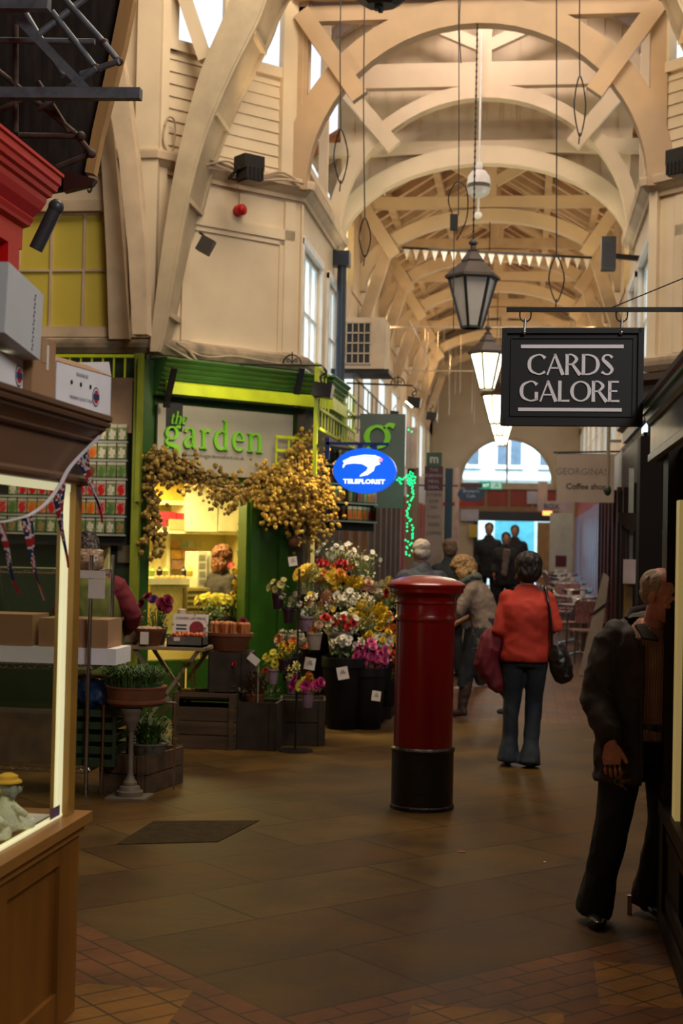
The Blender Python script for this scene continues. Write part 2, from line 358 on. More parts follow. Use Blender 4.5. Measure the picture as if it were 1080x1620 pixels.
# ---- floor: sandstone flags set diagonally, tile band in the foreground, brick further in
def floor_mat():
    m = bpy.data.materials.new('paving'); m.use_nodes = True; nt = m.node_tree; N = nt.nodes; L = nt.links; b = N['Principled BSDF']
    tc = N.new('ShaderNodeTexCoord')
    def rot(cx, cy, a):
        mp = N.new('ShaderNodeMapping'); mp.vector_type = 'TEXTURE'; mp.inputs['Location'].default_value = (cx, cy, 0); mp.inputs['Rotation'].default_value = (0, 0, a)
        L.new(tc.outputs['Object'], mp.inputs[0]); return mp
    def brick(src, c1, c2, mo, w_, h, ms, off=.5):
        k = N.new('ShaderNodeTexBrick'); k.inputs['Color1'].default_value = (*c1, 1); k.inputs['Color2'].default_value = (*c2, 1); k.inputs['Mortar'].default_value = (*mo, 1)
        k.inputs['Scale'].default_value = 1; k.inputs['Brick Width'].default_value = w_; k.inputs['Row Height'].default_value = h; k.inputs['Mortar Size'].default_value = ms
        k.inputs['Mortar Smooth'].default_value = .2; k.offset = off; L.new(src.outputs[0], k.inputs[0]); return k
    def mix(f, a, c):
        x = N.new('ShaderNodeMix'); x.data_type = 'RGBA'; x.inputs[0].default_value = .5
        if f is not None: L.new(f, x.inputs[0])
        L.new(a, x.inputs[6]); L.new(c, x.inputs[7]); return x.outputs[2]
    def math_(op, a, v=0, c=None):
        x = N.new('ShaderNodeMath'); x.operation = op; L.new(a, x.inputs[0])
        if c is not None: L.new(c, x.inputs[1])
        else: x.inputs[1].default_value = v
        return x.outputs[0]
    corner = (-.82, 4.93)
    r = rot(*corner, R(45)); sep = N.new('ShaderNodeSeparateXYZ'); L.new(r.outputs[0], sep.inputs[0])
    flags = brick(r, (.054, .025, .0055), (.080, .043, .0085), (.022, .011, .004), 1.05, .56, .006, .37)
    tiles = brick(r, (.10, .034, .010), (.13, .048, .013), (.035, .015, .006), .22, .11, .006)
    tiles2 = brick(rot(*corner, R(135)), (.10, .034, .010), (.13, .048, .013), (.035, .015, .006), .22, .11, .006)
    gold = brick(r, (.17, .07, .008), (.21, .085, .010), (.04, .02, .006), .24, .12, .006, 0)
    bricks = brick(rot(0, 0, 0), (.14, .058, .026), (.105, .043, .02), (.05, .024, .012), .22, .11, .008)
    # golden diamonds inside the band
    u = math_('ABSOLUTE', math_('SUBTRACT', math_('FRACT', math_('MULTIPLY', sep.outputs[0], 1.05)), .5))
    v = math_('ABSOLUTE', math_('SUBTRACT', math_('FRACT', math_('ADD', math_('MULTIPLY', sep.outputs[1], 1.05), 0.05)), .5))
    dia = math_('LESS_THAN', math_('ADD', u, 0, v), .40)
    band = mix(dia, mix(math_('LESS_THAN', sep.outputs[0], 0), tiles.outputs[0], tiles2.outputs[0]), gold.outputs[0])
    infl = math_('MULTIPLY', math_('GREATER_THAN', sep.outputs[0], 0), 0, math_('GREATER_THAN', sep.outputs[1], 0))
    c = mix(infl, band, flags.outputs[0])
    sy = N.new('ShaderNodeSeparateXYZ'); L.new(tc.outputs['Object'], sy.inputs[0])
    c = mix(math_('GREATER_THAN', sy.outputs[1], 13.7), c, bricks.outputs[0])
    nz = N.new('ShaderNodeTexNoise'); nz.inputs['Scale'].default_value = 1.6; nz.inputs['Detail'].default_value = 6; nz.inputs['Roughness'].default_value = .65; L.new(tc.outputs['Object'], nz.inputs[0])
    mr = N.new('ShaderNodeMapRange'); mr.inputs[1].default_value = .3; mr.inputs[2].default_value = .72; mr.inputs[3].default_value = .45; mr.inputs[4].default_value = 1.5; L.new(nz.outputs[0], mr.inputs[0])
    vm = N.new('ShaderNodeVectorMath'); vm.operation = 'SCALE'; L.new(c, vm.inputs[0]); L.new(mr.outputs[0], vm.inputs[3])
    L.new(vm.outputs[0], b.inputs['Base Color'])
    mr2 = N.new('ShaderNodeMapRange'); mr2.inputs[3].default_value = .42; mr2.inputs[4].default_value = .68; L.new(nz.outputs[0], mr2.inputs[0]); L.new(mr2.outputs[0], b.inputs['Roughness'])
    b.inputs['Specular IOR Level'].default_value = .16
    n2 = N.new('ShaderNodeTexNoise'); n2.inputs['Scale'].default_value = 14; n2.inputs['Detail'].default_value = 4; L.new(tc.outputs['Object'], n2.inputs[0])
    bp = N.new('ShaderNodeBump'); bp.inputs['Strength'].default_value = .35; bp.inputs['Distance'].default_value = .006
    L.new(math_('ADD', n2.outputs[0], 0, flags.outputs['Fac']), bp.inputs['Height']); L.new(bp.outputs[0], b.inputs['Normal'])
    return m
bm = B(); prism(bm, [(-5, 0), (15, 0), (36, .525), (60, .525), (60, -.3), (-5, -.3)], Matrix(((0, 0, 1, -12), (1, 0, 0, 0), (0, 1, 0, 0), (0, 0, 0, 1))), 22)
struct('floor', bm, floor_mat())
tag(link('iron_floor_plate', prism(B(), [(-2.18, 7.53), (-1.66, 7.72), (-1.55, 8.36), (-2.15, 8.2)], Matrix.Identity(4), .004),
    mat('worn_iron_plate', (.022, .015, .006), .85, 0, var=.3, scale=14, bump=.4, spec=.1, col2=(.042, .026, .009))), 'dark worn iron cover plate set in the diagonal stone paving', 'cover plate')

CORN = [(0, 0), (.03, 0), (.035, .04), (.06, .06), (.10, .10), (.12, .11), (.13, .17), (.13, .19), (0, .20)]
LEDGE = [(0, 0), (.05, 0), (.09, .05), (.10, .09), (.10, .12), (.03, .15), (0, .15)]
def side_walls(tagname, path, left):
    """cream upper walls of the crossing"""
    seg = list(zip(path, path[1:]))
    # order: index 0 transverse wall, 1 chamfer, 2 corridor (left); reversed on the right
    names = ['transverse', 'chamfer', 'corridor'] if left else ['corridor', 'chamfer', 'transverse']
    for (p, q), nm in zip(seg, names):
        L = math.hypot(q[0]-p[0], q[1]-p[1]); M = wallM(p, q); bm = B(); T = -.14
        if nm == 'transverse':
            # opening for the yellow-blinded window
            if left:
                d = lambda x: x+9
                x0, x1, z0, z1 = d(-5.06), d(-3.80), 3.60, 4.68
                wbox(bm, M, 0, x0, 3.35, 5.05, T, 0); wbox(bm, M, x1, L, 3.35, 5.05, T, 0)
                wbox(bm, M, x0, x1, 3.35, z0, T, 0); wbox(bm, M, x0, x1, z1, 5.05, T, 0)
            else: wbox(bm, M, 0, L, 2.9, 5.05, T, 0)
            wbox(bm, M, 0, L, 5.05, 9, T, 0)
        elif nm == 'chamfer':
            wbox(bm, M, 0, L, 3.3 if left else 2.9, 5.05, T, 0)
            for a, b_ in ((.30, .40), (L-.22, L-.1)): wbox(bm, M, a, b_, 3.5, 5.0, 0, .03)
            wbox(bm, M, .30, L-.1, 4.62, 4.72, 0, .03); wbox(bm, M, .30, L-.1, 3.45, 3.52, 0, .03)
            wbox(bm, M, .40, L-.22, 4.57, 4.62, 0, .015); wbox(bm, M, L-.27, L-.22, 3.5, 4.6, 0, .015)
            wbox(bm, M, 0, .10, 3.5, 9, 0, .05); wbox(bm, M, L-.02, L+.0, 3.5, 5.0, 0, .03)
            # boarded wall above the cornice, then a window
            for k in range(9):
                zz = 5.2+k*.115
                Q = M @ Matrix.Translation((0, zz, 0)) @ Matrix.Rotation(R(-7), 4, 'X')
                box(bm, .1, L, 0, .118, -.02, .004, 0, Q)
            wbox(bm, M, .1, L, 6.2, 6.3, -.1, .04); wbox(bm, M, .1, L, 5.05, 6.25, T, -.02)
            wbox(bm, M, .1, L, 7.6, 9, T, 0); wbox(bm, M, .1, .2, 6.2, 7.6, -.08, .03)
            wbox(bm, M, L-.3, L-.12, 5.2, 9, -.02, .06); wbox(bm, M, L-.1, L, 5.2, 9, -.02, .10)
            wbox(bm, M, .72, .78, 6.2, 7.6, -.05, 0)
        else:
            # corridor side: two tall sash openings
            a0, a1, b0, b1 = (.06, 1.30, 1.85, 2.75)
            if not left: a0, a1, b0, b1 = L-a1, L-a0, L-b1, L-b0
            cuts = sorted([(a0, a1), (b0, b1)]); x = 0; zb, zt = 3.42, 4.62
            for c0, c1 in cuts:
                wbox(bm, M, x, c0, 3.3, 5.05, T, 0); wbox(bm, M, c0, c1, zt, 5.05, T, 0); wbox(bm, M, c0, c1, 3.3, zb, T, 0); x = c1
            wbox(bm, M, x, L, 3.3, 5.05, T, 0)
            wbox(bm, M, 0, L, 5.05, 5.42, T, -.03)
            for k in range(int(L/.14)): wbox(bm, M, k*.14, k*.14+.008, 5.2, 5.42, -.03, -.02)
            wbox(bm, M, 0, L, 5.40, 5.48, -.1, .03)
            for xx in ((0, L/2, L-.08)): wbox(bm, M, xx, xx+.08, 5.45, 7.6, -.08, .02)
            wbox(bm, M, 0, L, 7.5, 9, T, 0)
        struct('wall_'+('left' if left else 'right'), bm, CREAM)
        # panes
        g = B()
        if nm == 'transverse' and left:
            f = B(); wbox(f, M, x0-.06, x1+.06, z0-.09, z0, -.02, .05); wbox(f, M, x0-.07, x1+.07, z1, z1+.10, 0, .03); wbox(f, M, x0-.12, x1+.1, z0-.17, z0-.11, 0, .03)
            for i in range(5): xx = x0+(x1-x0)*i/4; wbox(f, M, xx-.012, xx+.012, z0, z1, -.07, -.03)
            for zz in (z0+.01, (z0+z1)/2, z1-.01): wbox(f, M, x0, x1, zz-.01, zz+.01, -.07, -.032)
            struct('window_1', f, CREAM2)
            wbox(g, M, x0, x1, z0, z1, -.06, -.05); struct('window_2', g, mat('yellow_blind', (.60, .47, .06), .6, var=.06, scale=2, coat=.1))
        if nm == 'corridor':
            for i, (c0, c1) in enumerate(cuts):
                f = B()
                wbox(f, M, c0-.06, c0, zb-.05, zt+.06, 0, .03); wbox(f, M, c1, c1+.06, zb-.05, zt+.06, 0, .03); wbox(f, M, c0-.06, c1+.06, zt, zt+.08, 0, .035); wbox(f, M, c0-.08, c1+.08, zb-.07, zb, 0, .07)
                n = 3
                for k in range(n+1): xx = c0+(c1-c0)*k/n; wbox(f, M, xx-.015, xx+.015, zb, zt, -.08, -.03)
                for zz in (zb+.02, (zb+zt)/2, zt-.02): wbox(f, M, c0, c1, zz-.015, zz+.015, -.08, -.032)
                struct('window_%d' % (3+i+(0 if left else 4)), f, WHITE)
                g = B(); wbox(g, M, c0, c1, zb, zt, -.06, -.055); struct('window_%d' % (5+i+(0 if left else 4)), g, PWIN)
side_walls('left', WL, True); side_walls('right', WR, False)
for i, path in enumerate((WL, WR)):
    pth = path[:3]+[(path[3][0], 16.45)] if i == 0 else [(path[0][0], 16.45)]+path[1:]
    struct('trim_%d' % (1+i), sweep(B(), CORN, pth, 5.03), CREAM2)
    struct('trim_%d' % (3+i), sweep(B(), LEDGE, path if i else path, 3.36), GRIME)
# deep dark fascia under the right upper wall
struct('trim_5', sweep(B(), [(0, 0), (.05, 0), (.05, .12), (.12, .15), (.12, .32), (.20, .36), (.2, .42), (0, .44)], WR, 2.90), mat('brown_fascia', (.06, .035, .022), .5))
bm = B()
for (p, q) in zip(WR[1:3], WR[2:4]): wbox(bm, wallM(p, q), 0, math.hypot(q[0]-p[0], q[1]-p[1]), 2.35, 2.9, -.14, -.02)
wbox(bm, wallM(WR[2], WR[3]), 0, 5, 2.35, 2.9, -.14, -.02)
struct('trim_6', bm, DARKW)

# ---- timber arches (plane y = const)
def YM(Y): return Matrix(((1, 0, 0, 0), (0, 0, 1, Y), (0, 1, 0, 0), (0, 0, 0, 1)))   # local x,y,z -> world x,z,+y
def arch(bm, Y, hw, zs, za, band, d, n=28, leg=0, e=1.0, cx=CX):
    inn = []; out = []
    for i in range(n+1):
        t = PI*i/n; c, s = math.cos(t), math.sin(t)
        x = -hw*math.copysign(abs(c)**e, c); z = zs+(za-zs)*s**e
        inn.append((cx+x, z)); out.append((cx+x*(hw+band)/hw, zs+(za-zs+band)*s**e))
    if leg:
        inn = [(cx-hw, zs-leg)]+inn+[(cx+hw, zs-leg)]; out = [(cx-hw-band*.9, zs-leg)]+out+[(cx+hw+band*.9, zs-leg)]
    ribbon(bm, inn, out, YM(Y), d)
def truss(k, Y, zt, th, zs, za, m, strut=True, king=True, rise=1.2, band=.17, d=.12, hw=HW, strx=.62, strz=.75, e=1.0, rust=False):
    bm = B()
    if zt: box(bm, CX-hw-.1, CX+hw+.1, Y-d/2, Y+d/2, zt-th/2, zt+th/2)
    arch(bm, Y-d/2-.02, hw-.06, zs, za, band, d+.04, e=e)
    if strut:
        for s in (-1, 1): bar(bm, (CX+s*(hw+.02), Y-d*.75, (zt or za)+.0), (CX+s*hw*strx, Y-d*.75, zt-strz), .17, .1, ref=(0, 1, 0))
    if king:
        box(bm, CX-.08, CX+.08, Y-d*.45, Y+d*.45, zt+th/2, zt+rise)
        for s in (-1, 1):
            bar(bm, (CX+s*.06, Y, zt+th/2+.2), (CX+s*hw*.5, Y, zt+rise*.62), .13, .09, ref=(0, 1, 0))
            bar(bm, (CX+s*.0, Y, zt+rise), (CX+s*(hw+.1), Y, zt+.05), .16, .1, ref=(0, 1, 0))
    struct('trim_%d' % k, bm, m)
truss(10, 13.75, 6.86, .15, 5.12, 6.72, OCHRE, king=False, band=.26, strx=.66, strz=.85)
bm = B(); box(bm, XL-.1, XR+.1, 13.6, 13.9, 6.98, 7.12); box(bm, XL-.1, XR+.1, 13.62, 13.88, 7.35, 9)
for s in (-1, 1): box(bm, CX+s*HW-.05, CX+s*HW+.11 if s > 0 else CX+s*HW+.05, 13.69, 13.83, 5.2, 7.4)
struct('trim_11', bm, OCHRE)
truss(12, 15.85, 6.93, .27, 5.15, 6.66, CREAM, king=True, rise=1.1, band=.15, strx=.60, strz=.82, hw=HW-.05)
# boarded gable closing the lantern, with the first corridor arch below it
bm = B(); n = 30; inn = []; out = []
for i in range(n+1):
    t = PI*i/n; x = CX-1.6*math.cos(t); inn.append((x, 5.15+.9*math.sin(t))); out.append((CX-(HW+.1)*math.cos(t), 8.7))
ribbon(bm, inn, out, YM(16.30), .06)
for k in range(-9, 10):
    if abs(k*.19) < HW: box(bm, CX+k*.19-.006, CX+k*.19+.006, 16.285, 16.30, 6.08 if abs(k*.19) < 1.0 else 5.7, 8.6)
struct('wall_gable', bm, CREAM)
truss(13, 16.24, 6.22, .15, 5.0, 6.03, CREAM, strut=False, king=False, band=.20)
tY = [18.9+2.6*i for i in range(6)]
for i, Y in enumerate(tY): truss(14+i, Y, 6.24, .15, 5.05, 5.98, CREAM2 if i % 2 else CREAM, band=.17, strz=.72, strx=.74, rise=1.15)
# second set of lower raking legs below each corridor arch
bm = B()
for Y in tY:
    for s in (-1, 1): bar(bm, (CX+s*(HW-.35), Y-.06, 5.62), (CX+s*(HW+.05), Y-.06, 4.35), .16, .1, ref=(0, 1, 0))
struct('trim_21', bm, CREAM2)

# ---- corridor roof: terracotta-stained boarding between cream rafters
ROOFB = mat('roof_boarding', (.36, .11, .04), .7, var=.25, scale=3, stretch=(1, 3, 1), col2=(.48, .24, .10))
REDB = mat('red_roof_strip', (.45, .05, .03), .6)
bm = B(); rf = B(); sl = B()
for s in (-1, 1):
    e_, r_ = CX+s*(HW+.35), CX
    z0, z1 = 6.25, 7.52
    for a, b_ in ((16.36, 35),):
        vs = [bm.verts.new(v) for v in ((e_, a, z0), (r_, a, z1), (r_, b_, z1), (e_, b_, z0), (e_, a, z0+.05), (r_, a, z1+.05), (r_, b_, z1+.05), (e_, b_, z0+.05))]
        for f in ((0, 1, 2, 3), (7, 6, 5, 4), (0, 4, 5, 1), (2, 6, 7, 3), (0, 3, 7, 4)): bm.faces.new([vs[i] for i in f])
    y = 16.7
    while y < 34.8:
        bar(rf, (e_, y, z0-.07), (r_, y, z1-.07), .16, .12, ref=(0, 1, 0)); y += .52
    for t in (.3, .62):
        x = e_+(r_-e_)*t; z = z0+(z1-z0)*t; box(rf, x-.05, x+.05, 16.4, 34.8, z-.20, z-.10)
    y = 17.0
    while y < 34.8:
        bar(sl, (e_, y, z0-.012), (r_, y, z1-.012), .07, .02, ref=(0, 1, 0)); y += 1.04
struct('ceiling', bm, ROOFB); struct('trim_22', rf, CREAM2); struct('trim_23', sl, REDB)
# lantern roof between first and second arch
bm = B(); rf = B(); sl = B()
for s in (-1, 1):
    for j in range(5):
        y = 13.95+j*.5
        bar(rf, (CX+s*1.85, y, 7.42), (CX, y, 8.5), .14, .1, ref=(0, 1, 0))
    bar(bm, (CX+s*1.95, 15.1, 7.45), (CX-s*.05, 15.1, 8.65), .04, 2.4, ref=(0, 1, 0))
    bar(sl, (CX+s*1.7, 15.7, 7.38), (CX+s*.8, 15.7, 7.95), .12, .05, ref=(0, 1, 0))
    bar(sl, (CX+s*1.7, 14.6, 7.38), (CX+s*.8, 14.6, 7.95), .12, .05, ref=(0, 1, 0))
box(rf, CX-.1, CX+.1, 13.8, 16.3, 8.35, 8.55)
struct('ceiling', bm, mat('pink_roof_boards', (.50, .33, .27), .6, var=.1)); struct('trim_24', rf, CREAM); struct('trim_25', sl, mat('roof_strips', (.22, .16, .13), .6))

# ---- big octagon ribs
def rib(k, s):
    bm = B()
    # outline in the plane y=const, measured from the photograph at the rib's own distance
    Y = 12.45
    outer = [PY(x, y, Y) for x, y in ((237, 556), (240, 520), (255, 400), (272, 290), (292, 200), (318, 110), (352, 30), (372, -20), (420, -110))]
    inner = [PY(x, y, Y) for x, y in ((250, 556), (258, 520), (278, 400), (300, 290), (327, 200), (366, 110), (406, 30), (426, -20), (478, -110))]
    mir = (lambda v: (v.x, v.z)) if s < 0 else (lambda v: (2*CX-.10-v.x, v.z))
    o = cr([(*mir(v), 0) for v in outer], 4); i_ = cr([(*mir(v), 0) for v in inner], 4)
    ribbon(bm, [(a.x, a.y) for a in i_], [(a.x, a.y) for a in o], YM(Y), .60)
    # fillets leave sunk panels on the underside
    for a, b_ in zip(range(0, len(i_)-1), range(1, len(i_))):
        p, q = i_[a], i_[b_]
        for dy in (.0, .53):
            bar(bm, (p.x, Y+dy+.035, p.y), (q.x, Y+dy+.035, q.y), .056, .05)
        if a % 6 == 5: bar(bm, (p.x, Y+.02, p.y), (p.x, Y+.58, p.y), .05, .07, ref=(1, 0, 0))
    struct('trim_%d' % k, bm, mat('rib_paint', (.50, .40, .26), .5, var=.12, scale=4, bump=.15))
rib(30, -1); rib(31, 1)
# raking posts fanning from the same corner towards the cross avenue, and the corner post
bm = B()
p = [PY(x, y, 12.2) for x, y in ((212, 530), (205, 400), (190, 250), (165, 120), (130, 0))]
q = [PY(x, y, 12.2) for x, y in ((235, 530), (232, 400), (218, 250), (200, 120), (175, 0))]
ribbon(bm, [(a.x, a.z) for a in q], [(a.x, a.z) for a in p], YM(12.15), .16)
p = [PY(x, y, 12.5) for x, y in ((172, 536), (168, 400), (160, 250), (150, 120), (140, 0))]
q = [PY(x, y, 12.5) for x, y in ((205, 536), (195, 400), (183, 250), (172, 120), (165, 0))]
ribbon(bm, [(a.x, a.z) for a in q], [(a.x, a.z) for a in p], YM(12.5), .12)
struct('trim_32', bm, CREAM2)
bm = B(); box(bm, -3.62, -3.40, 12.55, 12.70, 3.5, 9); box(bm, 2*CX+3.40, 2*CX+3.62, 12.55, 12.70, 3.5, 9)
# diagonal brace up at the window
bar(bm, PY(275, 0, 12.7)+V(0, 0, .3), PY(325, 95, 12.7), .12, .1, ref=(0, 1, 0))
struct('trim_33', bm, CREAM)
# the rest of the market hall around and behind the viewer
bm = B()
box(bm, -9, -3.5, 5, 12.6, 8.0, 8.1); box(bm, 2.4, 9, 5, 12.6, 8.0, 8.1); box(bm, -9, 9, -5, 5, 8.0, 8.1); box(bm, -4, 3, 5, 13.9, 9.9, 10)
for a in ((-4, -3.9, 5, 14), (2.9, 3, 5, 14), (-4, 3, 4.9, 5)): box(bm, a[0], a[1], a[2], a[3], 8.0, 10)
struct('ceiling', bm, CREAM2)
bm = B(); box(bm, -9.1, 9.1, -5.1, -5, 0, 8.1); struct('wall_back', bm, mat('far_hall_brown', (.10, .06, .035), .7))
bm = B(); box(bm, -9.1, -9, -5, 12.7, 0, 9); struct('wall_left', bm, mat('far_hall_brown', (.10, .06, .035), .7))
bm = B(); box(bm, 9, 9.1, -5, 12.7, 0, 9); box(bm, 2.31, 9, 12.6, 12.7, 0, 2.95); struct('wall_right', bm, mat('far_hall_brown', (.10, .06, .035), .7))
bm = B(); box(bm, -4, 3, 16.35, 16.45, 8.3, 10); box(bm, -4, 3, 13.9, 16.4, 8.75, 8.85)
struct('ceiling', bm, CREAM2)

# ---- corridor walls beyond the crossing
def corridor(s):
    X = CX+s*(HW+.03); bm = B(); a = (X, X+s*.14); x0, x1 = min(a), max(a)
    # clerestory band with openings between trusses
    box(bm, x0, x1, 16.9, 34, 4.30, 4.95)
    box(bm, x0, x1, 16.9, 34, 5.75, 6.4)
    for Y in tY: box(bm, x0-.02, x1+.02, Y-.85, Y+.85, 4.9, 5.8)
    y = 16.9
    while y < 33.5:
        box(bm, x0, x1, y, y+.55, 2.95, 4.3); box(bm, x0, x1, y+.55, y+2.1, 2.95, 3.15); y += 2.1
    box(bm, x0, x1, 33, 34, 0, 6)
    struct('wall_'+('left' if s < 0 else 'right'), bm, CREAM2)
    g = B(); f = B(); box(g, x0+.05, x0+.07, 16.9, 33.8, 3.1, 4.3)
    y = 16.9
    while y < 33.5:
        for k in range(1, 5): box(f, x0+.01, x0+.05, y+.55+k*.31-.015, y+.55+k*.31+.015, 3.15, 4.3)
        box(f, x0+.01, x0+.05, y+.55, y+2.1, 3.68, 3.71); y += 2.1
    struct('window_%d' % (11 if s < 0 else 12), g, PWIN); struct('window_%d' % (13 if s < 0 else 14), f, WHITE)
    g = B(); box(g, x0+.06, x0+.08, 16.9, 33.8, 4.9, 5.8)
    struct('window_%d' % (15 if s < 0 else 16), g, mat('warm_clerestory', (.8, .75, .5), .4, emit=(1, .86, .42), es=.75, var=.1, scale=1))
corridor(-1); corridor(1)
# end wall with its lunette window over the way out
bm = B(); X0, X1, YE = XL-.2, XR+.2, 34.0
n = 24; inn = [(-.52-1.08*math.cos(PI*i/n), 3.20+1.05*math.sin(PI*i/n)) for i in range(n+1)]
out = [(a[0], 8.2) for a in inn]
ribbon(bm, inn, out, YM(YE), .2)
box(bm, X0, -1.6, YE, YE+.2, 2.6, 8.2); box(bm, .56, X1, YE, YE+.2, 0, 8.2); box(bm, X0, -1.2, YE, YE+.2, 0, 2.6)
for v in (X0, X1):
    pass
struct('wall_far', bm, CREAM)
bm = B()
for i in range(n):
    a = inn[i]; c = inn[i+1]; bar(bm, (a[0], YE-.03, a[1]), (c[0], YE-.03, c[1]), .08, .06)
box(bm, -1.65, .62, YE-.1, YE+.1, 3.05, 3.2); box(bm, -.54, -.49, YE+.05, YE+.1, 3.2, 4.2)
struct('window_20', bm, CREAM2)
bm = B(); box(bm, -1.6, .7, YE-.02, YE+.05, 2.62, 3.05); struct('trim_40', bm, mat('brick_red_panels', (.33, .035, .02), .5))
bm = B()
for x in (-1.6, -1.0, -.45, .1, .66): box(bm, x-.03, x+.03, YE-.06, YE, 2.6, 3.08)
box(bm, -1.62, .7, YE-.08, YE, 2.52, 2.64); struct('trim_41', bm, mat('tan_timber', (.30, .16, .07), .5))
bm = B(); box(bm, -1.3, .75, YE-.14, YE+.1, 2.30, 2.52); box(bm, .55, .72, YE-.1, YE+.1, 0, 2.3); box(bm, -1.27, -1.17, YE-.1, YE+.1, 0, 2.3); struct('door_1', bm, mat('navy_frame', (.012, .014, .03), .4))
bm = B(); box(bm, .22, .55, YE-.25, YE-.2, 0, 2.28); struct('door_2', bm, mat('pine_door', (.45, .24, .08), .5))
# street beyond
STREET = mat('pale_render', (.62, .82, .90), .6)
b_ = thing('street_building', 'pale blue rendered building across the street beyond the far exit', 'building', (0, 44, 0))
bm = B(); box(bm, -8, 8, 0, .3, 0, 9); link('wall', bm, STREET, b_)
for i, x in enumerate((-3.2, -1.9, -.6, .7, 2.0)):
    bm = B(); box(bm, x-.38, x+.38, -.05, 0, 4.2, 5.4); link('window', bm, mat('street_window', (.08, .12, .17), .3), b_)
    bm = B()
    for xx in (x-.40, x+.40, x): box(bm, xx-.03, xx+.03, -.08, -.04, 4.15, 5.45)
    box(bm, x-.45, x+.45, -.1, 0, 4.1, 4.2); link('window_frame', bm, WHITE, b_)
bm = B(); box(bm, -6, 5, -.3, 0, 3.3, 3.75); link('shop_fascia', bm, mat('grey_fascia', (.18, .21, .2), .5), b_)
for x in (-2.2, -.4, 1.5):
    bm = B(); box(bm, x-.6, x+.6, -.06, 0, .4, 2.5); link('shop_window', bm, mat('street_glass', (.08, .35, .45), .2), b_)
area('daylight_street', (0, 40, 9), (-.3, 43.8, 2.5), 6, 4, 2600, (.75, .93, 1))
# ================================================================ FIXTURES, LAMPS AND SIGNS
# ---- hanging lanterns
def lantern(loc, lit, label, topz):
    t = thing('hanging_lantern', label, 'lantern', loc, R(14), 'hexagonal lanterns down the corridor')
    n = 6
    def ring(r, z): return [(r*math.cos(2*PI*j/n), r*math.sin(2*PI*j/n), z) for j in range(n)]
    bm = B(); rt, rb, zt, zb = .235, .10, .10, -.37
    A, C = ring(rt, zt), ring(rb, zb)
    for j in range(n):
        bar(bm, A[j], C[j], .022); bar(bm, A[j], A[(j+1) % n], .026); bar(bm, C[j], C[(j+1) % n], .02)
    for p in A: tube(bm, [V(*p)+V(0, 0, -.01), V(*p)+V(0, 0, .03)], .02, 6)
    link('frame', bm, BLACK, t)
    bm = B(); lathe(bm, [(.275, .10), (.27, .125), (.14, .24), (.11, .26), (.115, .275), (.075, .33), (.05, .36), (.055, .375), (.03, .39), (.025, .42), (.045, .44), (.045, .455), (.012, .49)], 6)
    link('roof', bm, mat('lantern_roof', (.045, .03, .022), .5, .2), t)
    bm = B()
    for j in range(n):
        a0, a1, c0, c1 = V(*A[j]), V(*A[(j+1) % n]), V(*C[j]), V(*C[(j+1) % n]); k = .975
        vs = [bm.verts.new(V(v.x*k, v.y*k, v.z)) for v in (a0, a1, c1, c0)]; bm.faces.new(vs)
    link('glass_panes', bm, LAMPE if lit else LAMPC, t)
    bm = B(); tube(bm, [(0, 0, .47), (0, 0, topz-loc[2])], .007, 6)
    z = .5
    while z < topz-loc[2] and loc[1] < 15: ball(bm, (0, 0, z), .012, .012, .02, 6, 4); z += .06
    link('suspension_chain', bm, IRON, t)
    if lit: point('lantern_glow', (loc[0], loc[1], loc[2]-.5), 16, (1, .74, .42), .12)
    return t
lantern((CX, 13.7, 4.14), False, 'large unlit hexagonal lantern, nearest and lowest on its chain', 6.72)
lantern((CX, 18.9, 4.12), True, 'second lantern back, lit, in front of the arched roof trusses', 6.2)
lantern((CX, 24.1, 4.12), True, 'third lantern back, lit, beside the edge of the black hanging sign', 6.2)
lantern((CX, 29.25, 4.12), True, 'farthest small lit lantern, in front of the lunette window', 6.2)
lantern((CX, 26.65, 4.12), True, 'fourth lantern back, lit, above the lunette window', 6.2)

# ---- white globe heater pendant
t = thing('pendant_lamp', 'white ball-shaped pendant on a thin rod below the boarded gable', 'lamp', (PY(757, 292, 15.66).x, 15.66, PY(757, 292, 15.66).z))
bm = B(); lathe(bm, [(.03, .165), (.075, .15), (.12, .09), (.13, .03), (.133, 0)], 24); link('upper_shell', bm, WHITE, t, smooth=True)
bm = B(); lathe(bm, [(.125, 0), (.12, -.05), (.128, -.05)], 24); link('louvre_band', bm, mat('louvre', (.12, .09, .07), .5), t, smooth=True)
bm = B(); lathe(bm, [(.130, -.045), (.115, -.10), (.07, -.135), (.001, -.145)], 24); link('lower_bowl', bm, mat('bowl_grey', (.50, .49, .47), .4), t, smooth=True)
bm = B(); tube(bm, [(0, 0, .16), (0, 0, 1.72)], .012, 8); lathe(bm, [(.04, .17), (.04, .24), (.02, .25)], 12); link('rod', bm, WHITE, t)
bm = B(); tube(bm, [(0, 0, -.14), (0, 0, -.30)], .012, 8); ball(bm, (0, 0, -.34), .045, .045, .04); link('bulb', bm, WHITE, t, smooth=True)

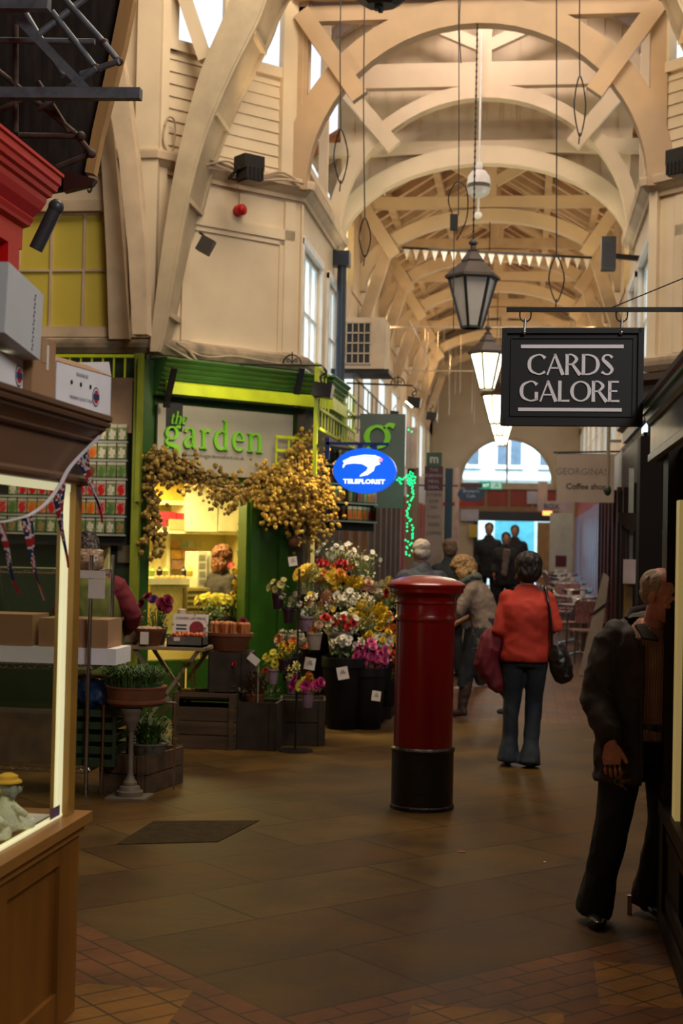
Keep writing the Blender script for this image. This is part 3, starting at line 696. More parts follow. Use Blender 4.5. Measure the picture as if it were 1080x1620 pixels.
# ---- loose hanging cables with loops
def hang(px, y0, y1, Y, label, loop=0, w=14, lw=.004):
    P = [PY(px, y0, Y), PY(px+random.uniform(-3, 3), (y0+y1)/2, Y), PY(px, y1, Y)]; bm = B()
    tube(bm, cr(P, 5), lw, 5)
    if loop: tube(bm, cr([PY(px, y1, Y), PY(px-w, y1+loop*.5, Y), PY(px-w*.3, y1+loop, Y), PY(px+w*.3, y1+loop, Y), PY(px+w, y1+loop*.5, Y)], 6, True), lw*1.1, 5, closed=True)
    if loop: tube(bm, [PY(px, y1+loop, Y), PY(px-2, y1+loop+18, Y)], lw, 5)
    return tag(link('hanging_cable', bm, IRON, smooth=True), label, 'cable')
hang(539, -20, 205, 12.3, 'thin cable ending in a hooked loop at the far left of the vault', 80, 11, .006)
hang(577, -20, 345, 12.6, 'long thin cable with a teardrop loop above the air conditioner', 58, 9, .006)
hang(725, -20, 340, 12.8, 'thin cable just left of the near lantern chain', 0, 0, .005)
hang(729, -20, 100, 12.2, 'short double cable left of the king post', 0, 0, .005)
hang(880, -20, 405, 12.6, 'cable with an oval loop above the left part of the black sign', 68, 12, .006)
hang(917, -20, 120, 12.4, 'doubled cable with a long narrow loop at upper right of the vault', 90, 9, .006)
bm = B(); tube(bm, cr([PY(718, 345, 12.9), PY(709, 315, 12.9), PY(722, 288, 12.9), PY(738, 300, 12.9), PY(738, 345, 12.9), PY(722, 380, 12.9)], 6), .006, 6); q = PY(718, 352, 12.9)
box(bm, q.x-.035, q.x+.035, q.y-.03, q.y+.03, q.z-.07, q.z+.07); tube(bm, [PY(718, 360, 12.9), PY(717, 520, 12.9)], .005, 5)
tag(link('coiled_cable', bm, IRON), 'coiled black cable with an inline switch box beside the near lantern chain', 'cable')

# ---- black equipment at the top
t = thing('stage_light', 'black stage lantern cut off by the top of the picture', 'light fitting', PY(602, 14, 11.5))
bm = B(); lathe(bm, [(.13, .02), (.20, .06), (.21, .12), (.21, .25)], 8, sy=.8); box(bm, -.05, .0, -.03, .03, -.01, .03); link('housing', bm, BLACKP, t)
bm = B(); tube(bm, [(0, 0, -.03), (0, 0, .03)], .02, 8); link('knob', bm, BLACKP, t)
bm = B(); tube(bm, [(0, 0, .24), (0, 0, 1.6)], .02, 8); link('bracket', bm, IRON, t)

def floodlight(P, rz, label, lit=True):
    t = thing('floodlight', label, 'floodlight', P, rz); t.scale = (.78, .78, .78)
    bm = B(); box(bm, -.14, .14, -.12, .12, -.02, .15); box(bm, -.10, .10, -.12, .10, -.16, -.02)
    for k in range(5): box(bm, -.12+k*.055, -.10+k*.055, -.135, .1, -.14, .0)
    link('housing', bm, BLACKP, t, bevel=.012)
    bm = B(); box(bm, -.12, .12, -.10, .10, .151, .156); link('lamp_face', bm, mat('flood_face', (1, .95, .8), .3, emit=(1, .85, .6), es=9 if lit else 0), t)
    bm = B(); bar(bm, (-.15, 0, 0), (-.15, .2, -.1), .02, .04); bar(bm, (.15, 0, 0), (.15, .2, -.1), .02, .04); bar(bm, (-.16, .2, -.1), (.16, .2, -.1), .04, .02); link('yoke', bm, IRON, t)
    return t
f1 = PY(394, 268, 12.85); floodlight(f1, R(45), 'black floodlight shining upward from the left cornice')
f2 = V(2*CX-f1.x, f1.y, f1.z); q = PY(1078, 258, 12.9); floodlight(q, R(-45), 'black floodlight shining upward from the right cornice, cut by the frame')
spot('uplight', f1+V(.05, -.05, .3), (-.9, 13.4, 8.2), 35, WARM, 120, .1)
spot('uplight', q+V(-.05, -.05, .3), (-.3, 13.4, 8.2), 30, WARM, 120, .1)
# added spots without fittings inside the corridor, brightening each truss from below
for i, Y in enumerate((16.0, 18.0, 20.6, 23.2, 26, 29)):
    for s in (-1, 1): spot('uplight', (CX+s*(1.45 if i else 1.2), Y-.6, 4.75 if i else 4.5), (CX-s*.4, Y+.6, 7), 44 if i else 48, (1, .90, .60) if i == 0 else (1, .66, .32), 140, .1)

# ---- wall bits on the left chamfer
def CH(px, py, off=0):
    d = ray(px, py); tt = (-16.10)/(d.x-d.y); p = EYE+d*tt; return p+V(.707, -.707, 0)*off
t = thing('alarm_bell', 'small red alarm sounder below the left cornice', 'alarm', CH(375, 334, .06), R(45))
bm = B(); tube(bm, [(0, .05, 0), (0, -.03, 0)], .055, 16, ref=(0, 0, 1)); ball(bm, (0, -.03, 0), .05, .03, .05); link('housing', bm, REDP, t, smooth=True)
bm = B(); tube(bm, cr([(0, .03, .04), (.01, .04, .14), (-.02, .03, .22), (.03, .05, .33)], 5), .006, 5); link('wire', bm, GRIME, t)
def spotfix(P, label, rz=0, s=1):
    t = thing('spotlight', label, 'spotlight', P, rz); t.scale = (s, s, s)
    bm = B(); tube(bm, [(0, 0, 0), (.04, -.04, -.03), (.07, -.08, -.09)], .012, 6); link('arm', bm, IRON, t)
    bm = B(); M = Matrix.Translation((.09, -.1, -.12)) @ Matrix.Rotation(R(28), 4, 'Y')
    box(bm, -.06, .06, -.05, .05, -.09, .05, 0, M); link('head', bm, mat('spot_brown', (.05, .04, .03), .5), t, bevel=.015); return t
spotfix(PY(316, 368, 12.3), 'small square spotlight on the underside of the big cream rib', 0, 1.0)
t = thing('speaker', 'black box speaker on an arm at the right upper wall', 'speaker', PY(962, 402, 15.0))
bm = B(); box(bm, -.075, .075, -.08, .08, -.17, .17); link('cabinet', bm, BLACKP, t, bevel=.015)
bm = B(); box(bm, -.055, .055, -.085, -.08, -.14, .10); link('grille', bm, mat('grille', (.03, .03, .035), .7, bump=.5, scale=200), t)
bm = B(); bar(bm, (.05, 0, -.02), (XR+.1-t.location.x, .2, -.02), .05); link('arm', bm, IRON, t)
# cable runs lying along the left cornice
for j, (lab, off) in enumerate((('sagging cable along the left cornice by the rib', 0), ('lower tangled cable on the left cornice', .03))):
    cable('cornice_cable', [CH(x, y, .16+off) for x, y in ((262, 262+j*4), (300, 255+j*14), (345, 268-j*6), (380, 285+j*5), (430, 278+j*12), (462, 296))], .012, lab, GRIME)
cable('coil_cable', [CH(x, y, .07) for x, y in ((263, 250), (252, 225), (258, 190), (270, 195), (268, 235), (258, 250))], .009, 'coil of cable hanging on the corner post above the cornice', GRIME)
cable('ledge_cable', [CH(x, y, .13) for x, y in ((250, 548), (275, 562), (300, 575), (285, 555), (268, 545), (310, 566), (360, 566), (430, 577), (495, 580))], .010, 'pale cable bundle looped along the ledge over the green awning', GRIME)
cable('wall_cable', [PX(x, y, XR+.0) for x, y in ((1010, 600), (1012, 560), (1016, 520))], .008, 'cable down the right wall behind the sign', GRIME)
# downpipe on the left
bm = B(); q = PX(541, 420, XL+.10); tube(bm, [(q.x, q.y, 5.0), (q.x, q.y, 2.9)], .055, 12); box(bm, q.x-.09, q.x+.09, q.y-.09, q.y+.09, 4.85, 5.02)
tag(link('downpipe', bm, mat('navy_pipe', (.02, .03, .05), .35), smooth=True), 'dark blue downpipe at the end of the left cornice', 'pipe')

# ---- air conditioner
q = PY(570, 545, 16.6); t = thing('air_conditioner', 'cream air conditioning unit with a dark grille on the left wall', 'air conditioner', q)
bm = B(); box(bm, -.20, .30, -.12, .5, -.30, .30); link('casing', bm, CREAM2, t, bevel=.015)
bm = B(); box(bm, -.15, .13, -.125, -.12, -.24, .24); link('grille', bm, BLACK, t)
bm = B()
for k in range(5): box(bm, -.155+k*.07, -.145+k*.07, -.14, -.124, -.25, .25)
for k in range(5): box(bm, -.16, .14, -.14, -.124, -.25+k*.12, -.235+k*.12)
link('grille_bars', bm, CREAM2, t)
bm = B(); box(bm, -.35, .35, -.1, .5, -.35, -.30); bar(bm, (-.3, 0, -.33), (-.5, .0, -.6), .04); link('bracket', bm, IRON, t)

# ---- faint row of paper triangles strung across
t = thing('paper_bunting', 'string of tiny white triangles across the corridor below the trusses', 'bunting')
a, c = PY(636, 392, 18.74), PY(936, 408, 18.74); bm = B(); bar(bm, a, c, .03); link('rail', bm, IRON, t)
for k in range(20):
    p = a.lerp(c, (k+.5)/20); bm = B(); prism(bm, [(-.045, 0), (.045, 0), (0, -.15)], Matrix(((1, 0, 0, p.x), (0, 0, 1, p.y), (0, 1, 0, p.z-.01), (0, 0, 0, 1))), .003); link('pennant', bm, WHITE, t)
# fine tinsel strings hanging further in
bm = B()
for k in range(60):
    x = random.uniform(XL+.4, XR-.4); Y = random.uniform(19.5, 25); z1 = 4.75
    tube(bm, [(x, Y, z1), (x, Y, z1-random.uniform(.3, 1.0))], .004, 3)
bar(bm, (XL, 20, 4.75), (XR, 20, 4.75), .02); bar(bm, (XL, 25, 4.75), (XR, 25, 4.75), .02)
for x in (XL+.6, XR-.6): bar(bm, (x, 19.4, 4.76), (x, 25.1, 4.76), .01)
tag(link('tinsel_strings', bm, mat('tinsel', (.6, .5, .4), .3, .5)), 'fine glittering strings hanging in the corridor vault', 'decoration', kind='stuff')

# ---- CARDS GALORE sign
SY = 6.45
t = thing('hanging_sign', 'black hanging sign reading CARDS GALORE in white capitals', 'sign', PY(904, 597, SY))
W_, H_ = .302, .207
bm = B(); box(bm, -W_, W_, -.02, .02, -H_, H_)
for a in (-1, 1):
    box(bm, a*W_-.012, a*W_+.012, -.032, .032, -H_-.012, H_+.012); box(bm, -W_, W_, -.032, .032, a*H_-.012, a*H_+.012)
    box(bm, a*(W_-.032)-.003, a*(W_-.032)+.003, -.026, .02, -H_+.03, H_-.03); box(bm, -W_+.03, W_-.03, -.026, .02, a*(H_-.032)-.003, a*(H_-.032)+.003)
link('board', bm, mat('sign_black', (.018, .018, .020), .5, var=.03), t, bevel=.003)
M = Matrix(((1, 0, 0, 0), (0, 0, -1, -.021), (0, 1, 0, 0), (0, 0, 0, 1))); SW = mat('sign_white', (.88, .84, .86), .5, var=.02)
word('lettering_cards', 'CARDS', M, .094, .004, SW, t, -.198, .008, -.012, 1.0)
word('lettering_galore', 'GALORE', M, .094, .004, SW, t, -.231, -.112, -.022, 1.0)
bm = B(); box(bm, -.228, .226, -.025, -.02, .128, .144); bm2 = B(); box(bm2, -.236, .222, -.025, -.02, -.155, -.140); link('rule_line', bm, SW, t); link('rule_line', bm2, SW, t)
t.rotation_euler = (0, 0, R(-1))
t2 = thing('sign_bracket', 'black steel bar bracket carrying the CARDS GALORE sign', 'bracket', PY(801, 490, SY))
bm = B(); box(bm, 0, 1.05, -.01, .01, -.010, .010); box(bm, 1.0, 1.06, -.03, .03, -.2, .15); link('bar', bm, BLACK, t2)
bm = B(); tube(bm, [(.47, 0, .01), (.85, 0, .17)], .003, 6); link('stay_wire', bm, BLACK, t2)
for k in (0, 1):
    x = .085+k*.428; bm = B(); tube(bm, cr([(x-.025, 0, -.01), (x-.022, 0, -.04), (x, 0, -.056), (x+.022, 0, -.04), (x+.025, 0, -.01)], 6), .0035, 6); link('loop', bm, IRON, t2)
    bm = B(); tube(bm, [(x, -.004, -.045), (x-.003, -.03, -.105)], .007, 8); ball(bm, (x-.003, -.034, -.108), .010); link('shackle', bm, CHROME, t2, smooth=True)

# ---- right-hand near shop (dark, green-edged cornice)
t = thing('card_shop', 'dark wooden shop unit with green edged cornice and brass strip at right', 'shop unit')
XS = .60
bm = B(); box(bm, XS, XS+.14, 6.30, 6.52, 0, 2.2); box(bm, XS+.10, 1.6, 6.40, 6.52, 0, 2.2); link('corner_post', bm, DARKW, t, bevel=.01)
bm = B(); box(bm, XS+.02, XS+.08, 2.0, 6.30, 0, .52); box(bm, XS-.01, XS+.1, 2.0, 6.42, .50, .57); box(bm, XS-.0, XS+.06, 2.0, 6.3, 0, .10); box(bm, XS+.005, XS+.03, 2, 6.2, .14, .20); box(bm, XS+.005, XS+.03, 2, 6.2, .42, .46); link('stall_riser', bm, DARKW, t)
bm = B(); box(bm, XS+.005, XS+.03, 5.86, 5.98, .57, 1.86); link('glowing_brass_strip', bm, BRASS_GLOW, t)
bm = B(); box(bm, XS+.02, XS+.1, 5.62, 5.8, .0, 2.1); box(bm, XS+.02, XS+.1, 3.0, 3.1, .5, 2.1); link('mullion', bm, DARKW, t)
bm = B(); box(bm, XS+.05, XS+.055, 2.0, 6.3, .57, 2.1); link('window_glass', bm, GLASS, t)
pth = [(XS-.03, 1.5), (XS-.03, 6.62), (1.6, 6.62)]
pth = pth[::-1]
def sweepL(prof, path, z): return sweep(B(), prof, path, z)
# travelled from far end towards the camera the outside is on the right
link('fascia', sweepL([(0, 0), (.03, 0), (.03, .03), (.02, .04), (.02, .17), (0, .17)], pth, 2.06), mat('fascia_grey_green', (.10, .125, .115), .45, coat=.15, spec=.3, var=.2, scale=8), t)
link('cornice', sweepL([(0, 0), (.03, 0), (.04, .02), (.045, .05), (.075, .07), (.08, .085), (0, .10)], pth, 2.225), mat('cornice_darkgreen', (.03, .045, .035), .4, coat=.1), t)
link('green_line', sweepL([(.045, 0), (.060, 0), (.062, .014), (.045, .014)], pth, 2.272), mat('emerald_line', (.02, .35, .12), .3), t)
bm = B(); box(bm, XS+.05, 1.6, 1.5, 6.6, 2.05, 2.1); link('soffit', bm, DARKW, t)
bm = B(); box(bm, .78, 1.5, 6.2, 6.5, 2.3, 3.0); link('upper_post', bm, DARKW, t)
# ================================================================ LEFT FOREGROUND: KIOSK, BOXES, BUNTING, RED KIOSK
XK, YK = -1.56, 4.86
t = thing('wooden_kiosk', 'brown wooden kiosk with large lit display window and panelled base', 'kiosk')
bm = B(); box(bm, XK-1.2, XK, 1.0, YK, 0, .62); 
for a, b_ in ((4.66, 4.86), (4.05, 4.17), (3.2, 3.32), (2.4, 2.5)): box(bm, XK-.01, XK+.018, a, b_, 0, .62)
box(bm, XK-.01, XK+.0165, 1.0, YK-.002, .55, .64); box(bm, XK-.01, XK+.0165, 1.0, YK-.002, 0, .12)
link('panelled_base', bm, WOODV, t, bevel=.004)
bm = B(); box(bm, XK-1.25, XK+.05, 1.0, YK+.05, .655, .69); box(bm, XK-.02, XK+.03, 1.0, YK+.02, .62, .66); link('sill', bm, WOODS, t, bevel=.006)
bm = B(); box(bm, XK-.065, XK-.0, YK-.075, YK-.005, .69, 1.86); link('corner_post', bm, mat('mustard_post', (.30, .155, .022), .4, coat=.2), t, bevel=.004)
bm = B(); box(bm, XK-.035, XK-.022, YK-.125, YK-.072, .69, 1.85); box(bm, XK-.04, XK-.02, 1, YK-.07, .692, .70); box(bm, XK-.05, XK-.02, 1, YK-.07, 1.815, 1.845)
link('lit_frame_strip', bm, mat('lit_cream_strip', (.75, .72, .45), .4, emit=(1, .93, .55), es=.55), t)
bm = B(); bm.faces.new([bm.verts.new(v) for v in ((XK-.028, 1, .69), (XK-.028, YK-.08, .69), (XK-.028, YK-.08, 1.84), (XK-.028, 1, 1.84))]); link('front_pane', bm, KGLASS, t)
bm = B(); bm.faces.new([bm.verts.new(v) for v in ((XK-1.2, YK-.04, .69), (XK-.07, YK-.04, .69), (XK-.07, YK-.04, 1.84), (XK-1.2, YK-.04, 1.84))]); link('end_pane', bm, KGLASS, t)
pk = [(XK, .8), (XK, YK+.02), (-3.0, YK+.02)]
link('cornice', sweep(B(), [(-.6, 0), (0, 0), (.018, .0), (.024, .012), (.024, .022), (.010, .034), (.010, .150), (.024, .153), (.030, .160), (.030, .168), (.036, .178), (.050, .196), (.056, .200), (.056, .210), (.068, .213), (.070, .224), (.066, .229), (.074, .236), (.074, .252), (-.6, .252)], pk, 1.84), WOODB, t)
bm = B(); box(bm, XK-1.1, XK-.1, 1, YK-.1, .66, .70); link('display_shelf', bm, mat('display_white', (.7, .7, .5), .5), t)
area('display_light', (XK-.5, 3.6, 1.82), (XK-.4, 4.3, .7), .8, 2.0, 9, (1, .9, .55))

# ---- stuffed toy in the window
def plush(loc, label, rz, hat):
    t = thing('stuffed_toy', label, 'toy', loc, rz, 'stuffed toys in the kiosk window'); t.scale = (.74, .74, .74)
    W = mat('plush_white', (.70, .70, .52), .95, bump=.4, scale=120); G = mat('plush_grey', (.27, .28, .24), .95, bump=.4, scale=120)
    b = B(); loft(b, [((0, 0, .0), .05, .045), ((0, 0, .03), .065, .055), ((0, .0, .08), .058, .05), ((0, .0, .125), .035, .032), ((0, -.005, .15), .03, .03)])
    for s in (-1, 1):
        loft(b, [((s*.04, 0, .12), .016, .016), ((s*.07, -.02, .09), .018, .018), ((s*.075, -.05, .07), .014, .014)], n=8)
        loft(b, [((s*.03, -.01, .025), .024, .024), ((s*.045, -.07, .02), .022, .022), ((s*.047, -.10, .03), .024, .03), ((s*.047, -.115, .035), .012, .02)], n=8)
    link('body', fuse(b, .006, 3), W, t, smooth=True)
    b = B(); ball(b, (0, -.005, .185), .045, .045, .042); ball(b, (0, -.05, .172), .022, .032, .02); 
    for s in (-1, 1): ball(b, (s*.045, .0, .175), .012, .02, .035)
    link('head', fuse(b, .005, 3), G, t, smooth=True)
    b = B(); ball(b, (0, -.082, .178), .011, .008, .008); [ball(b, (s*.02, -.042, .195), .005) for s in (-1, 1)]; link('nose_and_eyes', b, BLACK, t, smooth=True)
    b = B(); lathe(b, [(.062, 0), (.06, .008), (.045, .014), (.043, .03), (.02, .04), (.001, .042)], 18, (0, -.004, .212)); link('cap', b, hat, t, smooth=True)
    b = B(); ball(b, (.0, -.048, .10), .014, .008, .022); link('green_patch', b, mat('patch_green', (.20, .33, .03), .9), t, smooth=True)
    return t
YH = mat('yellow_cap', (.62, .36, .03), .9)
plush(PY(28, 1336, 4.52)*1.0 if False else V(XK-.10, 4.46, .70), 'grey and white stuffed animal in a yellow cap by the corner of the window', R(150), YH)
plush(V(XK-.10, 4.27, .70), 'second stuffed animal in a yellow cap, cut by the left edge of the picture', R(165), YH)
bm = B(); box(bm, XK-.22, XK-.05, 4.55, 4.74, .70, .704); tag(link('paper_doily', bm, WHITE), 'white paper sheet lying in the corner of the kiosk window', 'paper')
t = thing('sticker', 'small purple lettered sticker in the bottom corner of the kiosk window', 'sticker'); 
bm = B(); box(bm, XK-.0215, XK-.021, YK-.20, YK-.10, .695, .735); link('label_card', bm, mat('purple_sticker', (.14, .08, .16), .5), t)

# ---- boxes stacked on the kiosk
def carton(name, label, c, s, rz, m, tape=True, lid=False, marks=None, tilt=0):
    t = thing(name, label, 'box', c, rz, None); x, y, z = s; t.rotation_euler = (0, tilt, rz)
    bm = B(); T = .004
    if lid:
        for a in ((-x, x, -y, -y+T), (-x, x, y-T, y), (-x, -x+T, -y, y), (x-T, x, -y, y)): box(bm, *a, 0, z)
        box(bm, -x, x, -y, y, 0, T)
    else: box(bm, -x, x, -y, y, 0, z)
    link('carton', bm, m, t, bevel=.002)
    if lid:
        for s_, nm in ((1, 'flap'), (-1, 'flap')):
            bm = B(); prism(bm, [(-x, 0), (x, 0), (x-.02, .06), (-x+.02, .06)], Matrix.Translation((0, s_*y, z)) @ Matrix.Rotation(R(70 if s_ > 0 else 62)*1, 4, 'X') @ Matrix.Rotation(PI if s_ < 0 and False else 0, 4, 'Z'), .003); link(nm, bm, m, t)
        bm = B(); prism(bm, [(-y, 0), (y, 0), (y-.04, .085), (-y+.04, .085)], Matrix.Translation((x, 0, z)) @ Matrix.Rotation(R(90), 4, 'Z') @ Matrix.Rotation(R(25), 4, 'X'), .003); link('flap', bm, CARD, t)
    if tape:
        bm = B(); box(bm, -x-.001, x+.001, -.022, .022, z-.08, z+.001); box(bm, -.02, .02, -y-.001, y+.001, z-.05, z+.001); link('tape', bm, mat('parcel_tape', (.38, .24, .12), .3), t)
    return t
def emblem(t, M):
    bm = B(); lathe(bm, [(.034, 0), (.034, .001)], 24); bm.transform(M); link('round_badge', bm, NAVYP, t)
    bm = B(); lathe(bm, [(.029, 0), (.029, .0015)], 24); bm.transform(M); link('badge_ring', bm, CARDW, t)
    bm = B(); lathe(bm, [(.024, 0), (.024, .002)], 24); bm.transform(M); link('badge_centre', bm, REDC, t)
    bm = B(); box(bm, -.027, .027, -.009, .009, .0015, .003); bm.transform(M); link('badge_band', bm, NAVYP, t)
ZT = 2.093
# white banana box at the corner
bx = carton('white_carton', 'open white fruit carton with printed lettering, at the corner of the kiosk top', (-1.60, 4.725, ZT), (.085, .215, .14), R(-8), CARDW, False, True)
mX = Matrix(((0, 0, 1, .0855), (1, 0, 0, 0), (0, 1, 0, 0), (0, 0, 0, 1)))          # +x face: local x -> +y
mY = Matrix(((-1, 0, 0, 0), (0, 0, -1, -.1355), (0, 1, 0, 0), (0, 0, 0, 1)))
emblem(bx, mX @ Matrix.Translation((.09, .055, 0)) @ Matrix.Diagonal((.8, 1, 1, 1)))
bm = B(); 
for y in (-.10, -.03, .045): lathe(bm, [(.008, 0), (.008, .001)], 12, (y, .085, 0))
bm.transform(mX @ Matrix.Diagonal((1, 1, 1, 1))); link('hand_holes', bm, BLACK, bx)
font('printed_words', 'BANANAS', mX @ Matrix.Translation((-.02, .11, .0)), .020, .0005, mat('grey_print', (.25, .25, .3), .6), bx)
font('printed_words', 'PREMIUM QUALITY FRUIT', mX @ Matrix.Translation((-.02, .03, .0)), .016, .0005, mat('grey_print', (.25, .25, .3), .6), bx)
# brown carton and further ones to the left
c2 = carton('brown_carton', 'brown cardboard carton with a white label, between two white cartons', (-1.645, 4.385, ZT), (.10, .10, .20), R(-2), CARD)
bm = B(); box(bm, .1003, .1012, .02, .038, .10, .18); link('address_label', bm, PAPER, c2)
c3 = carton('white_carton', 'white carton with a round badge at the left edge, under the tilted one', (-1.68, 4.13, ZT), (.11, .14, .115), R(2), CARDW, False)
emblem(c3, Matrix(((0, 0, 1, .1105), (1, 0, 0, 0), (0, 1, 0, 0), (0, 0, 0, 1))) @ Matrix.Translation((.10, .06, 0)))
c4 = carton('white_carton', 'white carton with a perforated strip, resting tilted on top of the others', (-1.64, 4.10, ZT+.118), (.125, .17, .21), R(2), mat('pale_grey_card', (.48, .49, .50), .7, var=.04), False)
c4.rotation_euler = (R(-6), 0, R(2)); c4.location.z += .015
bm = B()
for k in range(14): box(bm, .1253, .1262, .085-.004+(k % 2)*.006, .085+.004+(k % 2)*.006, .01+k*.013, .018+k*.013)
link('printed_strip', bm, INK, c4)

# ---- union flag bunting
FW = mat('flag_white', (.72, .70, .70), .85); FR = mat('flag_red', (.48, .012, .02), .85); FB = mat('flag_blue', (.015, .025, .11), .85); TAPE = mat('bunting_tape', (.60, .55, .60), .8)
def flagcol(u, v):
    x, y = u-.5, v-.30
    if abs(x) < .11 or abs(y) < .055: return 1
    if abs(x) < .17 or abs(y) < .085: return 0
    d = abs(abs(y)*1.6-abs(x)*1.0)
    if d < .045: return 1
    if d < .11: return 0
    if v > .80: return 1
    return 2
def pennant(p0, p1, length, tip, twist, parent, seed):
    """cloth triangle hung between p0 and p1, drooping to tip"""
    bm = B(); nu, nv = 12, 40; p0 = Vector(p0); p1 = Vector(p1); rows = []
    for j in range(nv+1):
        v = j/nv; w_ = (1-v)**1.0; row = []
        c = (p0+p1)/2; c = c.lerp(Vector(tip), v) + V(math.sin(v*5+seed)*.010*v, math.cos(v*4+seed)*.012*v, 0)
        a = twist*v; h = (p1-p0)/2*max(w_, .02); h = Matrix.Rotation(a, 3, 'Z') @ h
        for i in range(nu+1):
            u = i/nu-.5; q = c+h*(2*u)*(.75+.25*math.cos(v*3)); fold = math.sin(u*9+seed+v*3)*.008*(1-v*.5)
            row.append(bm.verts.new(q+V(.7*fold, fold, 0)))
        rows.append(row)
    for j in range(nv):
        for i in range(nu):
            f = bm.faces.new((rows[j][i], rows[j][i+1], rows[j+1][i+1], rows[j+1][i])); f.material_index = flagcol((i+.5)/nu, (j+.5)/nv)
    bmesh.ops.solidify(bm, geom=bm.faces[:], thickness=.0008)
    o = link('pennant', bm, [FW, FR, FB], parent, smooth=True); return o
t = thing('flag_bunting', 'string of red white and blue pennants hung across the kiosk window', 'bunting')
XB = XK+.035
line = cr([PX(x, y, XB) for x, y in ((-40, 826), (0, 826), (30, 820), (50, 813), (75, 794), (96, 765), (114, 735))]+[V(XK+.05, YK+.03, 2.02)], 6)
bm = B()
for a, c in zip(line, line[1:]): bar(bm, a, c, .004, .013, ref=(1, 0, 0))
link('tape', bm, TAPE, t)
def L(px, X=XB):  # tape point for a pixel column
    return min(line, key=lambda p: abs(540+F*((p-EYE).dot(RT))/((p-EYE).dot(fw))-px))
pennant(L(-8), L(4), .3, PX(32, 940, XB), .4, t, 1)
pennant(L(33), L(51), .3, PX(66, 950, XB), .5, t, 2)
pennant(L(85), L(101), .3, PX(102, 898, XB), .35, t, 3)
pennant(L(118), L(136), .3, PX(160, 826, XB+.03), .5, t, 4)

# ---- red kiosk behind
t = thing('red_kiosk', 'glossy red painted kiosk with deep moulded cornice at left', 'kiosk')
pr = [(-2.39, 4.9), (-2.39, 6.36), (-3.6, 6.36)]
link('cornice', sweep(B(), [(-.3, 0), (0, 0), (.02, 0), (.02, .10), (.045, .115), (.05, .13), (.06, .15), (.055, .16), (.085, .20), (.10, .235), (.105, .26), (.12, .27), (.125, .29), (.14, .30), (.145, .325), (.155, .335), (.155, .37), (.165, .375), (.165, .39), (-.3, .39)], pr, 3.0), REDP, t)
bm = B(); box(bm, -3.6, -2.85, 4.9, 6.28, 0, 3.02); box(bm, -2.9, -2.46, 4.9, 6.28, 2.2, 3.02); link('body', bm, REDP, t)
bm = B(); box(bm, -2.42, -2.37, 6.2, 6.34, 2.2, 3.0); link('corner_post', bm, REDP, t)
bm = B(); q = PY(73, 350, 6.75); tube(bm, [q+V(-.05, 0, -.14), q+V(.05, 0, .07)], .035, 10); ball(bm, q+V(.05, 0, .07), .04); tag(link('bullet_camera', bm, mat('dull_grey', (.045, .045, .05), .4), smooth=True), 'dark grey cylinder fitting under the end of the red cornice', 'camera')
cable('white_cable', [PY(x, y, 6.35) for x, y in ((17, 380), (20, 400), (23, 430), (26, 455), (27, 470))], .012, 'white cable running down beside the red kiosk post', WHITE)
cable('black_cable', [PY(x, y, 6.36) for x, y in ((12, 375), (13, 410), (18, 440), (22, 470))], .012, 'black cable running down beside the red kiosk post', BLACK)

# ---- dark hatch board with raw timber edge, and the steel frame in front of it
t = thing('hatch_board', 'dark boarded awning flap with a raw golden timber edge', 'awning flap')
Yh = 7.7
def poly(pts, Y, d, m, nm, par):
    bm = B(); prism(bm, [(q.x, q.z) for q in (PY(x, y, Y) for x, y in pts)], YM(Y), d); return link(nm, bm, m, par)
poly([(-60, -60), (198, -60), (192, 10), (150, 205), (136, 275), (100, 300), (-60, 330)], Yh, .05, DKBOARD, 'board', t)
poly([(196, -60), (216, -60), (211, 0), (197, 70), (182, 130), (160, 215), (148, 275), (134, 272), (146, 205), (172, 90), (190, 0)], Yh-.06, .07, GOLDWOOD, 'timber_edge', t)
poly([(100, 268), (150, 283), (144, 292), (100, 303)], Yh-.05, .06, mat('dark_red_board', (.06, .012, .008), .5), 'lower_edge', t)
bm = B(); q = PY(145, 290, Yh-.1); tube(bm, cr([q, q+V(0, 0, -.03), q+V(-.012, 0, -.05), q+V(-.022, 0, -.035)], 5), .006, 6); link('hook', bm, IRON, t)
bm = B(); bar(bm, PY(180, 140, Yh+.1), PY(205, 140, Yh+3), .05); bar(bm, PY(120, 0, Yh), PY(120, 0, Yh)+V(0, .2, 1.2), .06); link('prop', bm, CREAM2, t)
t = thing('steel_frame', 'grey steel tube framework projecting at upper left', 'steel frame')
def seg(a, b_, Y0, Y1, w, m, nm, round_=True):
    bm = B(); p, q = PY(*a, Y0), PY(*b_, Y1)
    (tube(bm, [p, q], w, 10) if round_ else bar(bm, p, q, w, w)); return link(nm, bm, m, t, smooth=round_)
seg((-40, 148), (223, 149), 6.9, 6.9, .055, STEEL, 'beam', False)
seg((-40, 7), (78, 7), 6.8, 6.8, .06, STEEL, 'beam', False)
seg((20, 20), (135, 140), 6.9, 6.9, .045, STEEL, 'brace', False)
for a, b_ in (((95, -10), (165, 68)), ((165, 68), (188, 97)), ((82, 18), (152, 108)), ((188, 97), (128, 118)), ((-40, 63), (150, 66)), ((152, 108), (60, 175)), ((60, 55), (150, -15)), ((100, 120), (40, 20))):
    seg(a, b_, 7.0, 7.05, .016, STEEL, 'tube')
for a, b_ in (((-30, 90), (118, 210)), ((118, 210), (145, 243)), ((145, 243), (90, 265)), ((30, 214), (125, 216)), ((25, 40), (25, 210)), ((60, 130), (110, 210)), ((0, 175), (40, 155))):
    seg(a, b_, 7.05, 7.05, .015, RUST, 'tube')
for a in ((188, 97), (165, 68), (145, 243), (128, 215), (152, 108)):
    bm = B(); ball(bm, PY(*a, 7.03), .024); link('coupler', bm, RUST, t, smooth=True)
